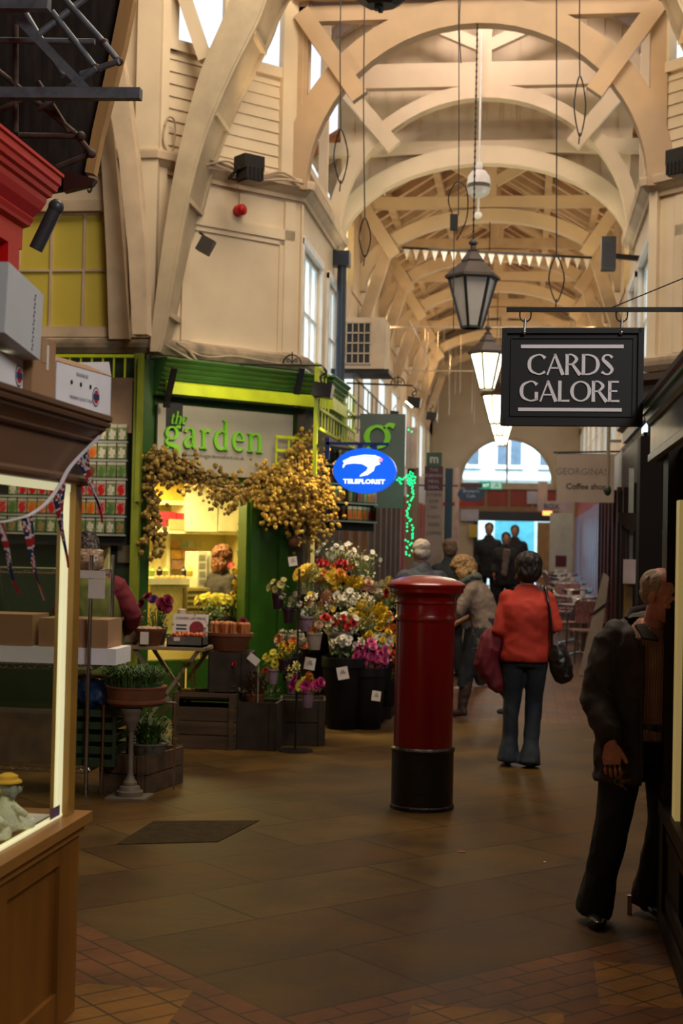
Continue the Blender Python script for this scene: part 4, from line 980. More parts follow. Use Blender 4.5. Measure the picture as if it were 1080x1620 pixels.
# ================================================================ THE GARDEN: FLOWER SHOP
MC = wallM((-3.45, 12.65), (XL, 13.83))      # local x along the chamfer, y up, z out towards the crossing
def chs(px, py, off=0):                       # pixel -> (s, z) on the chamfer plane pushed out by off
    d = ray(px, py); n = V(MC[0][2], MC[1][2], 0); p0 = V(-3.45, 12.65, 0)+n*off
    p = EYE+d*((p0-EYE).dot(n)/d.dot(n)); return (p-V(-3.45, 12.65, 0)).dot(V(MC[0][0], MC[1][0], 0)), p.z
def chw(px, py, off=0):
    s_, z = chs(px, py, off); return MC @ V(s_, z, off)
YLW = mat('shop_cream_wall', (.70, .60, .25), .6, var=.05); SHELFW = mat('shelf_white', (.75, .68, .40), .5)
# shell of the shop
bm = B(); wbox(bm, MC, -.10, .0, 0, 3.3, -.12, .06); wbox(bm, MC, 1.08, LS+.02, 0, 2.27, -.12, .02); wbox(bm, MC, 0, LS, 2.2, 2.27, -.1, .03); wbox(bm, MC, 0, 1.1, 0, .55, -.1, 0)
wbox(bm, MC, 1.12, 1.22, 0, 2.25, .02, .05); wbox(bm, MC, 1.45, 1.55, 0, 2.25, .02, .05); wbox(bm, MC, 1.08, LS, 2.15, 2.27, .02, .08)
struct('trim_50', bm, GREEN)
bm = B(); wbox(bm, MC, -.3, 2.0, 0, 2.4, -1.75, -1.7); wbox(bm, MC, -.32, -.3, 0, 2.4, -1.7, -.12); wbox(bm, MC, 1.95, 2.0, 0, 2.4, -1.7, -.12); struct('wall_shop', bm, YLW)
bm = B(); wbox(bm, MC, -.3, 2.0, 2.30, 2.33, -1.7, -.12); struct('ceiling', bm, YLW)
bm = B(); box(bm, -7, -3.50, 12.60, 12.68, 0, 3.36); struct('wall_left', bm, mat('dark_green_wall', (.012, .028, .008), .6))
bm = B(); wbox(bm, MC, 0, LS, 2.2, 3.4, -.12, 0); struct('trim_51', bm, GREEN)
l = area('shop_striplight', MC @ V(.7, 2.26, -.9), MC @ V(.7, 0, -.9), 1.4, .5, 75, (1, .80, .30))
area('shop_window_light', MC @ V(.7, 2.15, .10), MC @ V(.8, .7, .9), .9, .15, 5, (1, .84, .45))

# awning cassette, bar and brackets
t = thing('awning', 'rolled green awning with lime front bar above the shop sign', 'awning')
bm = B(); prof = [(0, 0)]
for k in range(9): prof += [(.10+.035*k if k < 5 else .24, .0+.04*k), (.13+.035*k if k < 5 else .27, .02+.04*k)]
pr2 = [(.0, 0)]
for k in range(8): z = k*.042; pr2 += [(.10+z*.6, z), (.125+z*.6, z+.02), (.10+(z+.03)*.6, z+.035)]
pr2 += [(0, .34)]
e0 = MC @ V(0, 0, 0); e1 = MC @ V(LS+.12, 0, 0)
link('green_cassette', sweep(bm, pr2, [(e0.x, e0.y), (e1.x, e1.y), (e1.x+.02, e1.y+.9)], 2.98), mat('awning_green', (.03, .115, .018), .4, coat=.2), t)
bm = B(); sweep(bm, [(.20, 0), (.26, 0), (.26, .10), (.20, .12)], [(MC @ V(.05, 0, 0)).to_2d(), (MC @ V(LS-.02, 0, 0)).to_2d(), (e1.x+.0, e1.y+.05), (e1.x+.02, e1.y+.9)], 2.985); link('lime_bar', bm, LIME, t)
for px in (268, 470):
    a = chw(px+8, 582, .36); c = chw(px-4, 636, .20); bm = B(); bar(bm, a, c, .05, .035); bar(bm, c, c+V(0, 0, -.05), .06); link('bracket_arm', bm, BLACKP, t)
# sign board
t = thing('shop_sign', 'grey fascia board with raised green letters reading the garden', 'sign')
bm = B(); wbox(bm, MC, .06, 1.575, 2.275, 2.91, .03, .055); link('board', bm, SIGNGREY, t)
MS = MC @ Matrix.Translation((0, 0, .056))
bm = B(); s0, z0 = chs(263, 636, .056); s1, z1 = chs(288, 683, .056); wbox(bm, MC, s0, s1, z1+.0, z0, .0555, .058); link('black_square', bm, BLACK, t)
x0, zb = chs(257, 706, .056)
word('word_garden', 'garden', MS @ Matrix.Translation((x0, zb-.0, .0)), .275, .03, LETTERG, t, 0, 0, .085, 1.12)
x0, zb = chs(264, 670, .056)
word('word_the', 'the', MS @ Matrix.Translation((x0+.02, zb, .004)), .115, .02, LETTERG, t, 0, 0, -.02, 1.3, shear=.2)
x0, zb = chs(334, 725, .056)
font('web_address', 'www.thegardenoxford.co.uk', MS @ Matrix.Translation((x0+.05, zb, .0)), .055, .002, mat('faint_grey', (.10, .095, .08), .6), t)

# lime lattice on the left and on the corridor side
def lattice(name, label, M, w_, h, nx, nz, m, par=None):
    bm = B()
    for i in range(nx+1): x = w_*i/nx; wbox(bm, M, x-.008, x+.008, 0, h, 0, .012)
    for j in range(nz+1): z = h*j/nz; wbox(bm, M, -.01, w_+.01, z-.014, z+.014, .0, .02)
    return tag(link(name, bm, m), label, 'lattice')
lattice('lime_lattice', 'lime green slatted rail over the seed rack', wallM((-5.2, 12.5), (-3.5, 12.5), 3.10), 1.66, .22, 16, 1, LIME)
bm = B(); box(bm, -3.54, -3.47, 12.44, 12.52, 0, 3.34); box(bm, -3.50, -3.46, 12.40, 12.44, 2.0, 3.3); tag(link('lime_post', bm, mat('lime_dark', (.20, .24, .015), .5)), 'thin lime green post between the seed rack and the flower shop', 'post')
a = PX(498, 690, XL+.33); 
def xq(px, py, X=XL+.30): return PX(px, py, X)
p0, p1 = xq(503, 660), xq(560, 660)
lattice('lime_lattice', 'yellow green slatted awning side beyond the corner of the flower shop', wallM((XL+.3, p0.y), (XL+.3, p1.y), 2.74), p1.y-p0.y, .56, 13, 3, LIME)
lattice('lime_lattice', 'low lime rail under the corner of the green awning', wallM((-2.42, 13.50), (-2.1, 13.82), 2.42), .44, .26, 3, 2, LIME)
bm = B(); box(bm, XL+.27, XL+.305, p0.y-.08, p0.y-.04, 2.3, 3.35); tag(link('lime_post', bm, LIME), 'lime green upright at the corner of the awning', 'post')
bm = B(); box(bm, -4.25, -3.56, 12.46, 12.48, 2.62, 3.12); tag(link('cardboard_sheet', bm, mat('brown_sheet', (.20, .125, .075), .8, var=.1)), 'brown cardboard sheet fixed above the seed packets', 'cardboard')
for k in (0,): 
    bm = B(); box(bm, -4.1, -3.95, 12.452, 12.458, 2.8, 2.96)
    tag(link('printed_outline', bm, mat('sheet_patch', (.24, .15, .095), .8)), 'paler rectangle mark on the brown cardboard sheet', 'label')

# ---- seed packets
PCOL = {'orange': ((.75, .16, .02), (.60, .38, .10)), 'red': ((.65, .015, .02), (.60, .35, .28)), 'white': ((.75, .70, .58), (.25, .34, .14)), 'green': ((.10, .22, .06), (.25, .33, .12)),
        'mixed': ((.40, .25, .10), (.10, .22, .08)), 'pink': ((.62, .04, .12), (.55, .42, .35)), 'brown': ((.16, .07, .03), (.30, .25, .15))}
pk_mesh = {}
for kx, (c1, c2_) in PCOL.items():
    bm = B(); nx, nz = 7, 10; rr = random.Random(hash(kx) % 99 if False else len(kx)*3)
    vs = [[bm.verts.new((-.042+.084*i/nx, -.004*math.sin(PI*i/nx)-.002, -.076+.152*j/nz)) for i in range(nx+1)] for j in range(nz+1)]
    for j in range(nz):
        for i in range(nx):
            f = bm.faces.new((vs[j][i], vs[j][i+1], vs[j+1][i+1], vs[j+1][i])); u = (i+.5)/nx-.5; v = (j+.5)/nz
            mi = 2
            if v > .80: mi = 0
            elif (u*u*3+(v-.40)**2*4) < .42+rr.uniform(-.16, .12): mi = 1
            if v < .12: mi = 3
            f.material_index = mi
    bmesh.ops.solidify(bm, geom=bm.faces[:], thickness=.004)
    o = link('seed_packet', bm, [mat('packet_top', (.62, .62, .52), .4), mat('packet_'+kx, c1, .4), mat('packet_bg_'+kx, c2_, .4, var=.3, scale=30), mat('packet_base', (.06, .10, .05), .5)])
    pk_mesh[kx] = o.data; bpy.data.objects.remove(o)
ORD = ['first', 'second', 'third', 'fourth', 'fifth', 'sixth']
def rack(name, label, M, cols, rows, dx, dz, z0, pattern, where, used=None):
    t = thing(name, label, 'rack')
    bm = B(); wbox(bm, M, -.03, cols*dx+.0, z0-.1, z0+rows*dz, -.02, -.008); link('backing', bm, BLACK, t)
    for r_ in range(rows):
        bm = B(); z = z0+r_*dz; wbox(bm, M, -.03, cols*dx, z-.012, z, -.01, .035); wbox(bm, M, -.03, cols*dx, z-.004, z+.004, .030, .035); link('shelf_rail', bm, mat('rail_grey', (.35, .36, .32), .4), t)
    for r_ in range(rows):
        for c in range(cols):
            kx = pattern[(rows-1-r_) % len(pattern)]; kx = kx[(c*7+r_*3+(c*c) % 5) % len(kx)]
            if random.random() < .04: continue
            o = bpy.data.objects.new('seed_packet', pk_mesh[kx]); COL.objects.link(o)
            o.matrix_world = M @ Matrix.Translation((dx*(c+.45), z0+r_*dz+.08, .02)) @ Matrix(((1, 0, 0, 0), (0, 0, 1, 0), (0, -1, 0, 0), (0, 0, 0, 1))) @ Matrix.Rotation(random.uniform(-.05, .05), 4, 'Y')
            tag(o, '%s seed packet, %s row down, %s' % (kx, ORD[rows-1-r_], where), 'seed packet', 'seed packets on '+where)
zr = 2.62
rack('seed_rack', 'tall rack of colourful seed packets left of the flower shop', wallM((-5.06, 12.46), (-3.55, 12.46)), 16, 6, .092, .168, 1.70,
     [['white', 'mixed', 'red', 'orange', 'white'], ['orange', 'white', 'white', 'mixed', 'mixed'], ['green', 'green', 'brown', 'green', 'green'], ['white', 'red', 'red', 'pink', 'red'], ['mixed', 'orange', 'green', 'red', 'mixed'], ['white', 'mixed', 'green', 'white']], 'rack left of flower shop')
q0 = xq(517, 820, XL+.12)
rack('seed_rack', 'smaller seed rack on the corridor side beneath the blue oval sign', wallM(PY(516, 760, 14.3).to_2d(), PY(590, 760, 15.1).to_2d()), 10, 4, .094, .19, 1.90,
     [['white', 'pink', 'mixed'], ['pink', 'red', 'pink'], ['orange', 'pink', 'mixed'], ['pink', 'orange', 'orange']], 'rack by blue oval sign')
bm = B(); box(bm, XL-.1, XL+.08, 13.83, 17, 0, 3.36); struct('wall_left', bm, mat('shop_side_brown', (.075, .045, .028), .6, var=.2))

# ---- shop interior
def ibox(px0, px1, y0, y1, off, depth, name, m, par, bev=0):
    a = chs(px0, y1, off); c = chs(px1, y0, off); bm = B(); wbox(bm, MC, a[0], c[0], a[1], c[1], off-depth, off); return link(name, bm, m, par, bevel=bev)
t = thing('wall_shelves', 'white shelving with cupboard on the back wall of the flower shop', 'shelves')
ibox(236, 298, 793, 797, -1.35, .3, 'shelf', SHELFW, t); ibox(236, 400, 837, 843, -1.35, .3, 'shelf', SHELFW, t); ibox(262, 270, 845, 930, -1.6, .1, 'upright', SHELFW, t)
c = ibox(295, 345, 756, 840, -1.30, .32, 'cupboard_door', mat('cupboard_white', (.80, .76, .55), .4), t, .005); ibox(346, 398, 756, 840, -1.30, .32, 'cupboard_door', mat('cupboard_white', (.80, .76, .55), .4), t, .005)
def ithing(name, label, cat, px0, px1, y0, y1, off, depth, m, group=None, bev=.004):
    o = ibox(px0, px1, y0, y1, off, depth, name, m, None, bev); return tag(o, label, cat, group)
RB = mat('hot_red_box', (.55, .02, .04), .4); YB = mat('amber', (.60, .38, .04), .5)
ithing('gift_box', 'hot pink red box at left on the shop shelf', 'box', 255, 278, 810, 822, -1.35, .1, RB)
ithing('gift_box', 'smaller pink red box right of it on the shop shelf', 'box', 280, 294, 812, 822, -1.35, .1, RB)
ithing('gift_bag', 'dark red bag on the left end of the shop shelf', 'bag', 244, 264, 822, 837, -1.35, .12, mat('wine_red', (.22, .01, .03), .5))
ithing('wicker_box', 'grey green lidded box on the shop shelf', 'box', 267, 293, 822, 838, -1.34, .12, mat('wicker', (.30, .28, .12), .8, bump=.6, scale=60))
ithing('gold_box', 'gold wrapped box with white dots on the top shelf of the shop', 'box', 248, 292, 764, 792, -1.36, .15, YB)
cols = [((.50, .22, .05), 'orange'), ((.25, .30, .25), 'grey blue'), ((.35, .38, .30), 'pale green'), ((.42, .40, .2), 'olive')]
for i, (x, (cc, nm)) in enumerate(zip((272, 286, 297, 309), cols)): ithing('greeting_card', '%s card in the upper row on the shop back wall' % nm, 'card', x, x+10, 856, 866, -1.58, .01, mat('card_'+nm.replace(' ', '_'), cc, .6), 'cards on the shop back wall', 0)
for i, (x, w_, y, nm, cc) in enumerate(((271, 16, 870, 'amber', (.50, .25, .03)), (288, 23, 870, 'tan', (.45, .20, .04)), (271, 20, 886, 'rusty', (.4, .2, .1)), (292, 20, 886, 'white', (.65, .6, .4)), (244, 9, 868, 'sky blue', (.3, .4, .35)))):
    ithing('pinned_notice', '%s notice pinned on the shop back wall' % nm, 'notice', x, x+w_, y, y+14, -1.58, .01, mat('notice_%d' % i, cc, .6, var=.3, scale=40), 'notices on the shop back wall', 0)
for i, (x0_, x1_, y0_) in enumerate(((312, 328, 873), (331, 347, 873), (350, 366, 874))):
    t = thing('filing_drawers', ['left narrow cream drawer tower on the shop counter', 'middle narrow cream drawer tower on the shop counter', 'right narrow drawer tower with a green cup on top'][i], 'drawers')
    ibox(x0_, x1_, y0_, 930, -.95, .25, 'casing', mat('drawer_cream', (.62, .58, .42), .5), t, .003)
    for k in range(4): ibox(x0_+3, x1_-3, y0_+5+k*13, y0_+13+k*13, -.945, .004, 'drawer_front', mat('drawer_shade', (.25, .24, .15), .5), t)
ithing('green_cup', 'bright green cup on the drawer tower', 'cup', 351, 360, 861, 874, -1.0, .06, mat('bright_green', (.25, .55, .03), .4))
t = thing('shop_counter', 'yellow slatted counter inside the flower shop', 'counter')
ibox(236, 300, 925, 1000, -.85, .3, 'front', mat('counter_yellow', (.60, .45, .10), .6, var=.2, scale=30, stretch=(8, 1, 1)), t); ibox(236, 300, 915, 925, -.82, .4, 'top', SHELFW, t)
ibox(296, 400, 930, 990, -.75, .3, 'slatted_crate', mat('slats', (.20, .15, .04), .7), t)
for k in range(5): ibox(297, 345, 931+k*9, 935+k*9, -.74, .01, 'slat', mat('slat_gold', (.5, .38, .10), .6), t)
for i, (x, cc, nm) in enumerate(((240, (.25, .4, .05), 'green'), (252, (.02, .02, .02), 'black'), (262, (.35, .42, .1), 'lime'), (290, (.02, .02, .02), 'dark'), (300, (.6, .45, .05), 'yellow'))):
    bm = B(); q = chw(x, 912, -.95); lathe(bm, [(.03, 0), (.032, .06), (.015, .08), (.012, .10), (0, .10)], 12, q); tag(link('bottle', bm, mat('bottle_'+nm, cc, .3), smooth=True), '%s bottle on the shop counter' % nm, 'bottle', 'bottles on the shop counter')
for i, x in enumerate((248, 256, 265, 274, 281, 289)):
    bm = B(); ball(bm, chw(x, 915, -.86), .035, .035, .03); tag(link('orange_fruit', bm, mat('fruit_orange', (.60, .20, .03), .5), smooth=True), 'orange ball in the row along the shop counter', 'fruit', 'orange balls on the shop counter')

# ================================================================ PLANTS
def blades(bm, c, n, h, spread, w_=.006, droop=.3, seed=0, segs=4):
    rd = random.Random(seed); c = Vector(c)
    for _ in range(n):
        a = rd.uniform(0, 2*PI); r_ = rd.uniform(.2, 1)*spread; hh = h*rd.uniform(.6, 1.1); b0 = c+V(math.cos(a), math.sin(a), 0)*r_*.45
        d = V(math.cos(a), math.sin(a), 0); sd = V(-d.y, d.x, 0)*w_*rd.uniform(.7, 1.3); prev = None
        for k in range(segs+1):
            t_ = k/segs; p = b0+d*(r_*.6*t_**1.6)+V(0, 0, hh*(t_-droop*t_**3)); wv = sd*(1-t_**2)*(.4+.6*min(1, t_*4)) if k < segs else sd*.05
            cur = (bm.verts.new(p-wv), bm.verts.new(p+wv))
            if prev: bm.faces.new((prev[0], prev[1], cur[1], cur[0]))
            prev = cur
def leaves(bm, c, n, r, h, size=.03, seed=0):
    """small leaves scattered through a dome"""
    rd = random.Random(seed); c = Vector(c)
    for _ in range(n):
        a = rd.uniform(0, 2*PI); e = math.acos(rd.uniform(0, 1)); k = rd.uniform(.45, 1.05)
        p = c+V(math.cos(a)*math.sin(e)*r*k, math.sin(a)*math.sin(e)*r*k, math.cos(e)*h*k)
        M = Matrix.Translation(p) @ Matrix.Rotation(rd.uniform(0, 6.28), 4, 'Z') @ Matrix.Rotation(rd.uniform(-1.2, 1.2), 4, 'X'); s = size*rd.uniform(.6, 1.3)
        vs = [bm.verts.new(M @ V(*q)) for q in ((0, 0, 0), (.35*s, .5*s, .08*s), (0, 1.2*s, 0), (-.35*s, .5*s, .08*s))]; bm.faces.new(vs)
# flower heads (look up +z)
def head_daisy(r, n=14):
    bm = B()
    for L_ in range(2):
        for k in range(n):
            a = 2*PI*(k+.5*L_)/n; rr = r*(1-.2*L_); d = V(math.cos(a), math.sin(a), 0); s_ = V(-d.y, d.x, 0); w_ = rr*.20; z = .008*L_
            vs = [bm.verts.new(q) for q in (d*rr*.2+V(0, 0, z), d*rr*.65+s_*w_+V(0, 0, z+.15*rr), d*rr+V(0, 0, z+.08*rr), d*rr*.65-s_*w_+V(0, 0, z+.15*rr))]; bm.faces.new(vs)
    ball(bm, (0, 0, .006), r*.22, r*.22, r*.14, 10, 5, 1); return bm
def head_rose(r):
    bm = B()
    for ring, (n, rr, tilt) in enumerate(((7, 1, .3), (6, .75, .7), (5, .5, 1.0), (3, .28, 1.3))):
        for k in range(n):
            a = 2*PI*(k+ring*.37)/n; d = V(math.cos(a), math.sin(a), 0); s_ = V(-d.y, d.x, 0); R_ = r*rr
            pts = []
            for (u, v) in ((0, -.5), (.5, -.75), (1, -.5), (1.08, 0), (1, .5), (.5, .75), (0, .5)):
                q = d*(R_*u*math.cos(tilt*.8)*.95)+s_*(R_*v*.9)+V(0, 0, R_*u*math.sin(tilt)*.95+ring*r*.12); pts.append(bm.verts.new(q))
            bm.faces.new(pts)
    return bm
def head_bell(r):
    bm = B(); head = lathe(bm, [(.1*r, -.3*r), (.5*r, 0), (.42*r, .5*r), (.5*r, .62*r)], 10, cap=False)
    for k in range(6):
        a = 2*PI*k/6; d = V(math.cos(a), math.sin(a), 0); s_ = V(-d.y, d.x, 0)
        bm.faces.new([bm.verts.new(q) for q in (d*r*.3, d*r*.8+s_*r*.35+V(0, 0, .1*r), d*r*1.15+V(0, 0, .05*r), d*r*.8-s_*r*.35+V(0, 0, .1*r))])
    return bm
def head_ball(r):
    bm = B(); rd = random.Random(3)
    for _ in range(46):
        d = V(rd.gauss(0, 1), rd.gauss(0, 1), abs(rd.gauss(0, 1))*.8).normalized(); a, b = frame(V(0, 0, 0), d); w_ = r*.28
        bm.faces.new([bm.verts.new(q) for q in (d*r*.5-a*w_, d*r*1.0-b*w_*.5, d*r*.5+a*w_, d*r*1.05+b*w_*.6)])
    return bm
CENT = mat('flower_centre', (.30, .16, .02), .8)
FC = {'yellow': (.62, .40, .01), 'paleyellow': (.60, .52, .16), 'cream': (.60, .55, .38), 'white': (.62, .58, .50), 'pink': (.50, .06, .20), 'magenta': (.45, .02, .16), 'red': (.45, .008, .012), 'crimson': (.22, .004, .03), 'orange': (.62, .16, .02), 'peach': (.55, .30, .18), 'purple': (.10, .02, .14), 'lemon': (.66, .56, .03)}
HEADS = {}
def headmesh(kind, col):
    k = (kind, col)
    if k not in HEADS:
        bm = {'daisy': lambda: head_daisy(1), 'rose': lambda: head_rose(1), 'bell': lambda: head_bell(1), 'ball': lambda: head_ball(1)}[kind]()
        o = link('flower', bm, [mat('petal_'+col, FC[col], .6, var=.1, scale=30), CENT]); HEADS[k] = o.data; bpy.data.objects.remove(o)
    return HEADS[k]
CAMV = V(.1, -1, .25)
def flowers(par, c, rx, rz, lst, size, seed, ry=None):
    rd = random.Random(seed); n = len(lst); ry = ry or rx*.8
    for i, (kind, col) in enumerate(lst):
        a = i*2.399963+rd.uniform(-.4, .4); r_ = math.sqrt((i+.5)/n)
        p = V(c[0]+rx*r_*math.cos(a), c[1]-ry*rd.uniform(.1, .9)*(1-r_*.4), c[2]+rz*r_*math.sin(a))
        o = bpy.data.objects.new('flower', headmesh(kind, col)); COL.objects.link(o); o.parent = par
        d = V((p.x-c[0])*1.4/rx, -1, .4+(p.z-c[2])*.8/rz).normalized(); d = (d+V(rd.uniform(-.3, .3), 0, rd.uniform(-.2, .3))).normalized()
        s = size*rd.uniform(.8, 1.15)
        o.matrix_local = Matrix.Translation(p) @ d.to_track_quat('Z', 'Y').to_matrix().to_4x4() @ Matrix.Diagonal((s, s, s, 1))
POTS = {'lilac': LILAC, 'dark': AUBER, 'black': BPLAST, 'zinc': ZINC, 'cream': mat('cream_pot', (.42, .34, .27), .6), 'terra': TERRA, 'grey': mat('grey_pot', (.14, .12, .10), .6)}
def plant(name, label, cat, loc, pot, pr, ph, lst, fr, fz, size, leaf=LEAF, lh=.15, nb=40, nl=60, seed=0, group=None, lift=.1, lw=.006, rr=None):
    """pot with foliage and flower heads; loc = bottom of the pot"""
    t = thing(name, label, cat, loc, 0, group)
    if pot:
        bm = B(); lathe(bm, [(pr*.72, 0), (pr*.74, .004), (pr*.97, ph*.86), (pr*1.03, ph*.87), (pr*1.03, ph), (pr*.92, ph), (pr*.9, ph*.9), (0, ph*.88)], 20)
        link('pot', bm, POTS[pot], t, smooth=True)
    bm = B(); blades(bm, (0, 0, ph*.85), nb, lh, fr*.9, lw, .25, seed)
    if nl: leaves(bm, (0, 0, ph), nl, fr*.95, lh*.9, .03, seed+5)
    link('foliage', bm, leaf, t)
    if lst: flowers(t, (0, 0, ph+lift), fr, fz, lst, size, seed)
    return t
def mixl(spec):
    out = []
    for n, k, c in spec: out += [(k, c)]*n
    random.Random(len(out)).shuffle(out); return out

# ---- crates
def crate(label, px0, px1, y0, y1, Y, depth, m, rot=0, slot=False, nb=3):
    a = PY(px0, y1, Y); c = PY(px1, y0, Y); w_ = c.x-a.x; h = c.z-a.z; z0 = max(a.z, 0) if a.z < .12 else a.z
    t = thing('wooden_crate', label, 'crate', ((a.x+c.x)/2, Y+depth/2, z0), rot); h = c.z-z0
    W = w_/2; D = depth/2
    for s in (-1, 1):
        bm = B(); hb = h/nb
        for k in range(nb):
            if slot and k == nb-1 and s < 0:
                box(bm, -W, W, s*D-.01, s*D+.01, k*hb+hb*.72, (k+1)*hb); continue
            box(bm, -W, W, s*D-.01, s*D+.01, k*hb+.004, (k+1)*hb-.004)
        link('long_side', bm, m, t)
        bm = B()
        for k in range(nb): box(bm, s*W-.01, s*W+.01, -D, D, k*hb+.004, (k+1)*hb-.004)
        link('end_side', bm, m, t)
        for q in (-1, 1):
            bm = B(); box(bm, s*(W-.025)-.02, s*(W-.025)+.02, q*(D+.016)-.008, q*(D+.016)+.008, 0, h); link('corner_batten', bm, m, t)
    bm = B(); box(bm, -W+.01, W-.01, -D+.01, D-.01, h*.1, h*.13); 
    link('bottom', bm, m, t)
    bm = B(); box(bm, -W+.01, W-.01, -D+.012, D-.012, h-.05, h-.035); link('top_board', bm, m, t)
    return t, z0+h
cA, zA = crate('wide weathered crate with a slot, standing on the floor under the trays', 273, 372, 1098, 1188, 11.15, .38, CRATE, slot=True, nb=4)
bm = B(); 
font('stencil', 'OXFORD BOTANICALS', Matrix(((1, 0, 0, 0), (0, 0, -1, -.201), (0, 1, 0, .20), (0, 0, 0, 1))), .045, .001, mat('stencil_ink', (.05, .03, .018), .8), cA) if False else bm.free()
cB, zB = crate('upright crate set on the wide weathered crate, under the orange planter', 330, 392, 1036, 1098, 11.25, .28, CRATED, nb=1)
cB.location.z = zA-.0
cC, zC = crate('dark square crate on the floor under the heather', 374, 436, 1112, 1187, 11.2, .33, CRATED, nb=1)
cD, zD = crate('dark crate turned to show its side, right of the heather', 438, 508, 1108, 1178, 11.55, .35, CRATED, R(8), nb=2)
cE, zE = crate('low crate with diagonal lettering at the foot of the pedestal stand', 168, 246, 1196, 1264, 9.05, .55, CRATE, R(-12), nb=2)

# ---- trestle table and the things on it
zT = .79; Yt = 11.45
t = thing('trestle_table', 'small folding table with pale crossed legs holding bulbs and fruit', 'table')
a, c = PY(200, 1035, Yt), PY(330, 1035, Yt)
bm = B(); box(bm, a.x-.2, c.x, Yt-.15, Yt+.45, zT-.025, zT); link('table_top', bm, mat('table_pale', (.30, .21, .11), .6), t)
for dy in (-.1, .4):
    for sgn in (-1, 1):
        bm = B(); mx_ = c.x-.33; bar(bm, (mx_-sgn*.27, Yt+dy, zT-.02), (mx_+sgn*.27, Yt+dy, .02), .03); link('leg', bm, mat('leg_pale', (.30, .22, .14), .5), t)
def at(px, Y): return PY(px, 860, Y).x
plant('potted_anemones', 'dark wine red anemones in a dark pot at the left of the shop opening', 'plant', (at(252, Yt+.1), Yt+.1, zT), 'dark', .085, .15, mixl([(6, 'rose', 'crimson'), (1, 'rose', 'purple')]), .17, .05, .048, LEAF, .22, 30, 60, 3, lift=.20)
# bowl basket
t = thing('bulb_basket', 'terracotta bowl heaped with pale bulbs and a paper label', 'basket', (at(240, Yt-.05), Yt-.05, zT))
bm = B(); lathe(bm, [(.08, 0), (.115, .10), (.135, .13), (.135, .145), (.12, .145), (.11, .12), (0, .11)], 24); link('bowl', bm, TERRA, t, smooth=True)
for k in range(16):
    bm = B(); a = k*2.4; r_ = .1*math.sqrt(k/16); ball(bm, (r_*math.cos(a), r_*math.sin(a), .14), .022, .022, .018, 8, 6); link('bulb', bm, mat('bulb_pale', (.50, .33, .20), .7), t, smooth=True)
bm = B(); box(bm, -.04, .03, -.142, -.139, .02, .12); link('paper_label', bm, PAPER, t)
t = thing('fruit_tray', 'grey zinc tray of small red and orange fruits on the table', 'tray', (at(300, Yt-.02), Yt-.02, zT))
bm = B(); 
for b_ in ((-.15, .15, -.1, -.09), (-.15, .15, .09, .1), (-.15, -.14, -.1, .1), (.14, .15, -.1, .1)): box(bm, *b_, 0, .085)
box(bm, -.15, .15, -.1, .1, 0, .02); link('tray', bm, ZINC, t); bm = B(); box(bm, -.09, -.04, -.103, -.101, .05, .08); link('price_tag', bm, PAPER, t)
for k in range(44):
    bm = B(); ball(bm, (-.12+.024*(k % 11), -.07+.045*(k//11), .085+random.uniform(0, .02)), .017, u=8, v=6); link('fruit', bm, [mat('fruit_red', (.45, .05, .01), .4), mat('fruit_orange', (.60, .20, .03), .5)][k % 3 == 0], t, smooth=True)
t = thing('picture_sign', 'cream printed sign with a dark red disc standing behind the fruit tray', 'sign', (at(303, Yt+.12), Yt+.12, zT))
bm = B(); box(bm, -.15, .15, 0, .006, .0, .26); t.rotation_euler = (R(-8), 0, 0); link('card', bm, PAPER, t)
bm = B(); lathe(bm, [(.062, 0), (.062, .002)], 24); bm.transform(Matrix.Translation((.055, -.001, .14)) @ Matrix.Rotation(R(90), 4, 'X')); link('red_disc', bm, mat('plum', (.25, .02, .03), .5), t)
for j in range(4):
    bm = B(); 
    box(bm, -.12, -.03, -.003, 0, .07+j*.03, .082+j*.03); link('picture_strip', bm, INK, t)
for j, n_ in ((0, 'CHINESE'),): font('heading', 'CHINESE LANTERNS', Matrix(((1, 0, 0, 0), (0, 0, -1, -.001), (0, 1, 0, .215), (0, 0, 0, 1))), .028, .001, INK, t)
t = thing('candle', 'white pillar candle on a dark pot beside the anemones', 'candle', (at(290, Yt+.22), Yt+.22, zT+.10))
bm = B(); lathe(bm, [(.036, .08), (.036, .19), (.03, .195), (0, .19)], 20); link('wax', bm, mat('wax', (.60, .50, .36), .5), t, smooth=True)
bm = B(); lathe(bm, [(.035, -.10), (.045, .075), (.045, .082), (0, .082)], 20); link('holder', bm, BPLAST, t)
plant('potted_shrub', 'dark leafy shrub dotted with orange berries behind the printed sign', 'plant', (at(328, Yt+.3), Yt+.3, zT), 'black', .09, .12, mixl([(12, 'ball', 'orange')]), .20, .09, .012, LEAFD, .20, 20, 260, 11, lift=.13)
t = thing('plant_pot', 'tall empty buff clay pot at the left end of the table', 'pot', (at(205, Yt+.1), Yt+.1, zT))
bm = B(); lathe(bm, [(.09, 0), (.12, .19), (.135, .195), (.135, .225), (.12, .225), (.11, .02), (0, .02)], 24); link('pot', bm, mat('buff_clay', (.20, .13, .075), .8), t, smooth=True)
t = thing('tulip_planter', 'wide terracotta planter packed with orange stems on the upright crate', 'planter', (at(368, 11.35), 11.35, zA+.33))
bm = B(); lathe(bm, [(.13, -.0), (.17, .11), (.19, .12), (.19, .145), (.165, .145), (0, .13)], 28, sy=.7); link('planter', bm, TERRA, t, smooth=True)
for k in range(26):
    bm = B(); x = -.15+.012*k; y = random.uniform(-.09, .06); tube(bm, [(x, y, .13), (x+random.uniform(-.01, .01), y, .21)], [.012, .020], 7); ball(bm, (x, y, .215), .02, u=8, v=5); link('carrot_stem', bm, mat('coral_stem', (.50, .17, .05), .6), t, smooth=True)
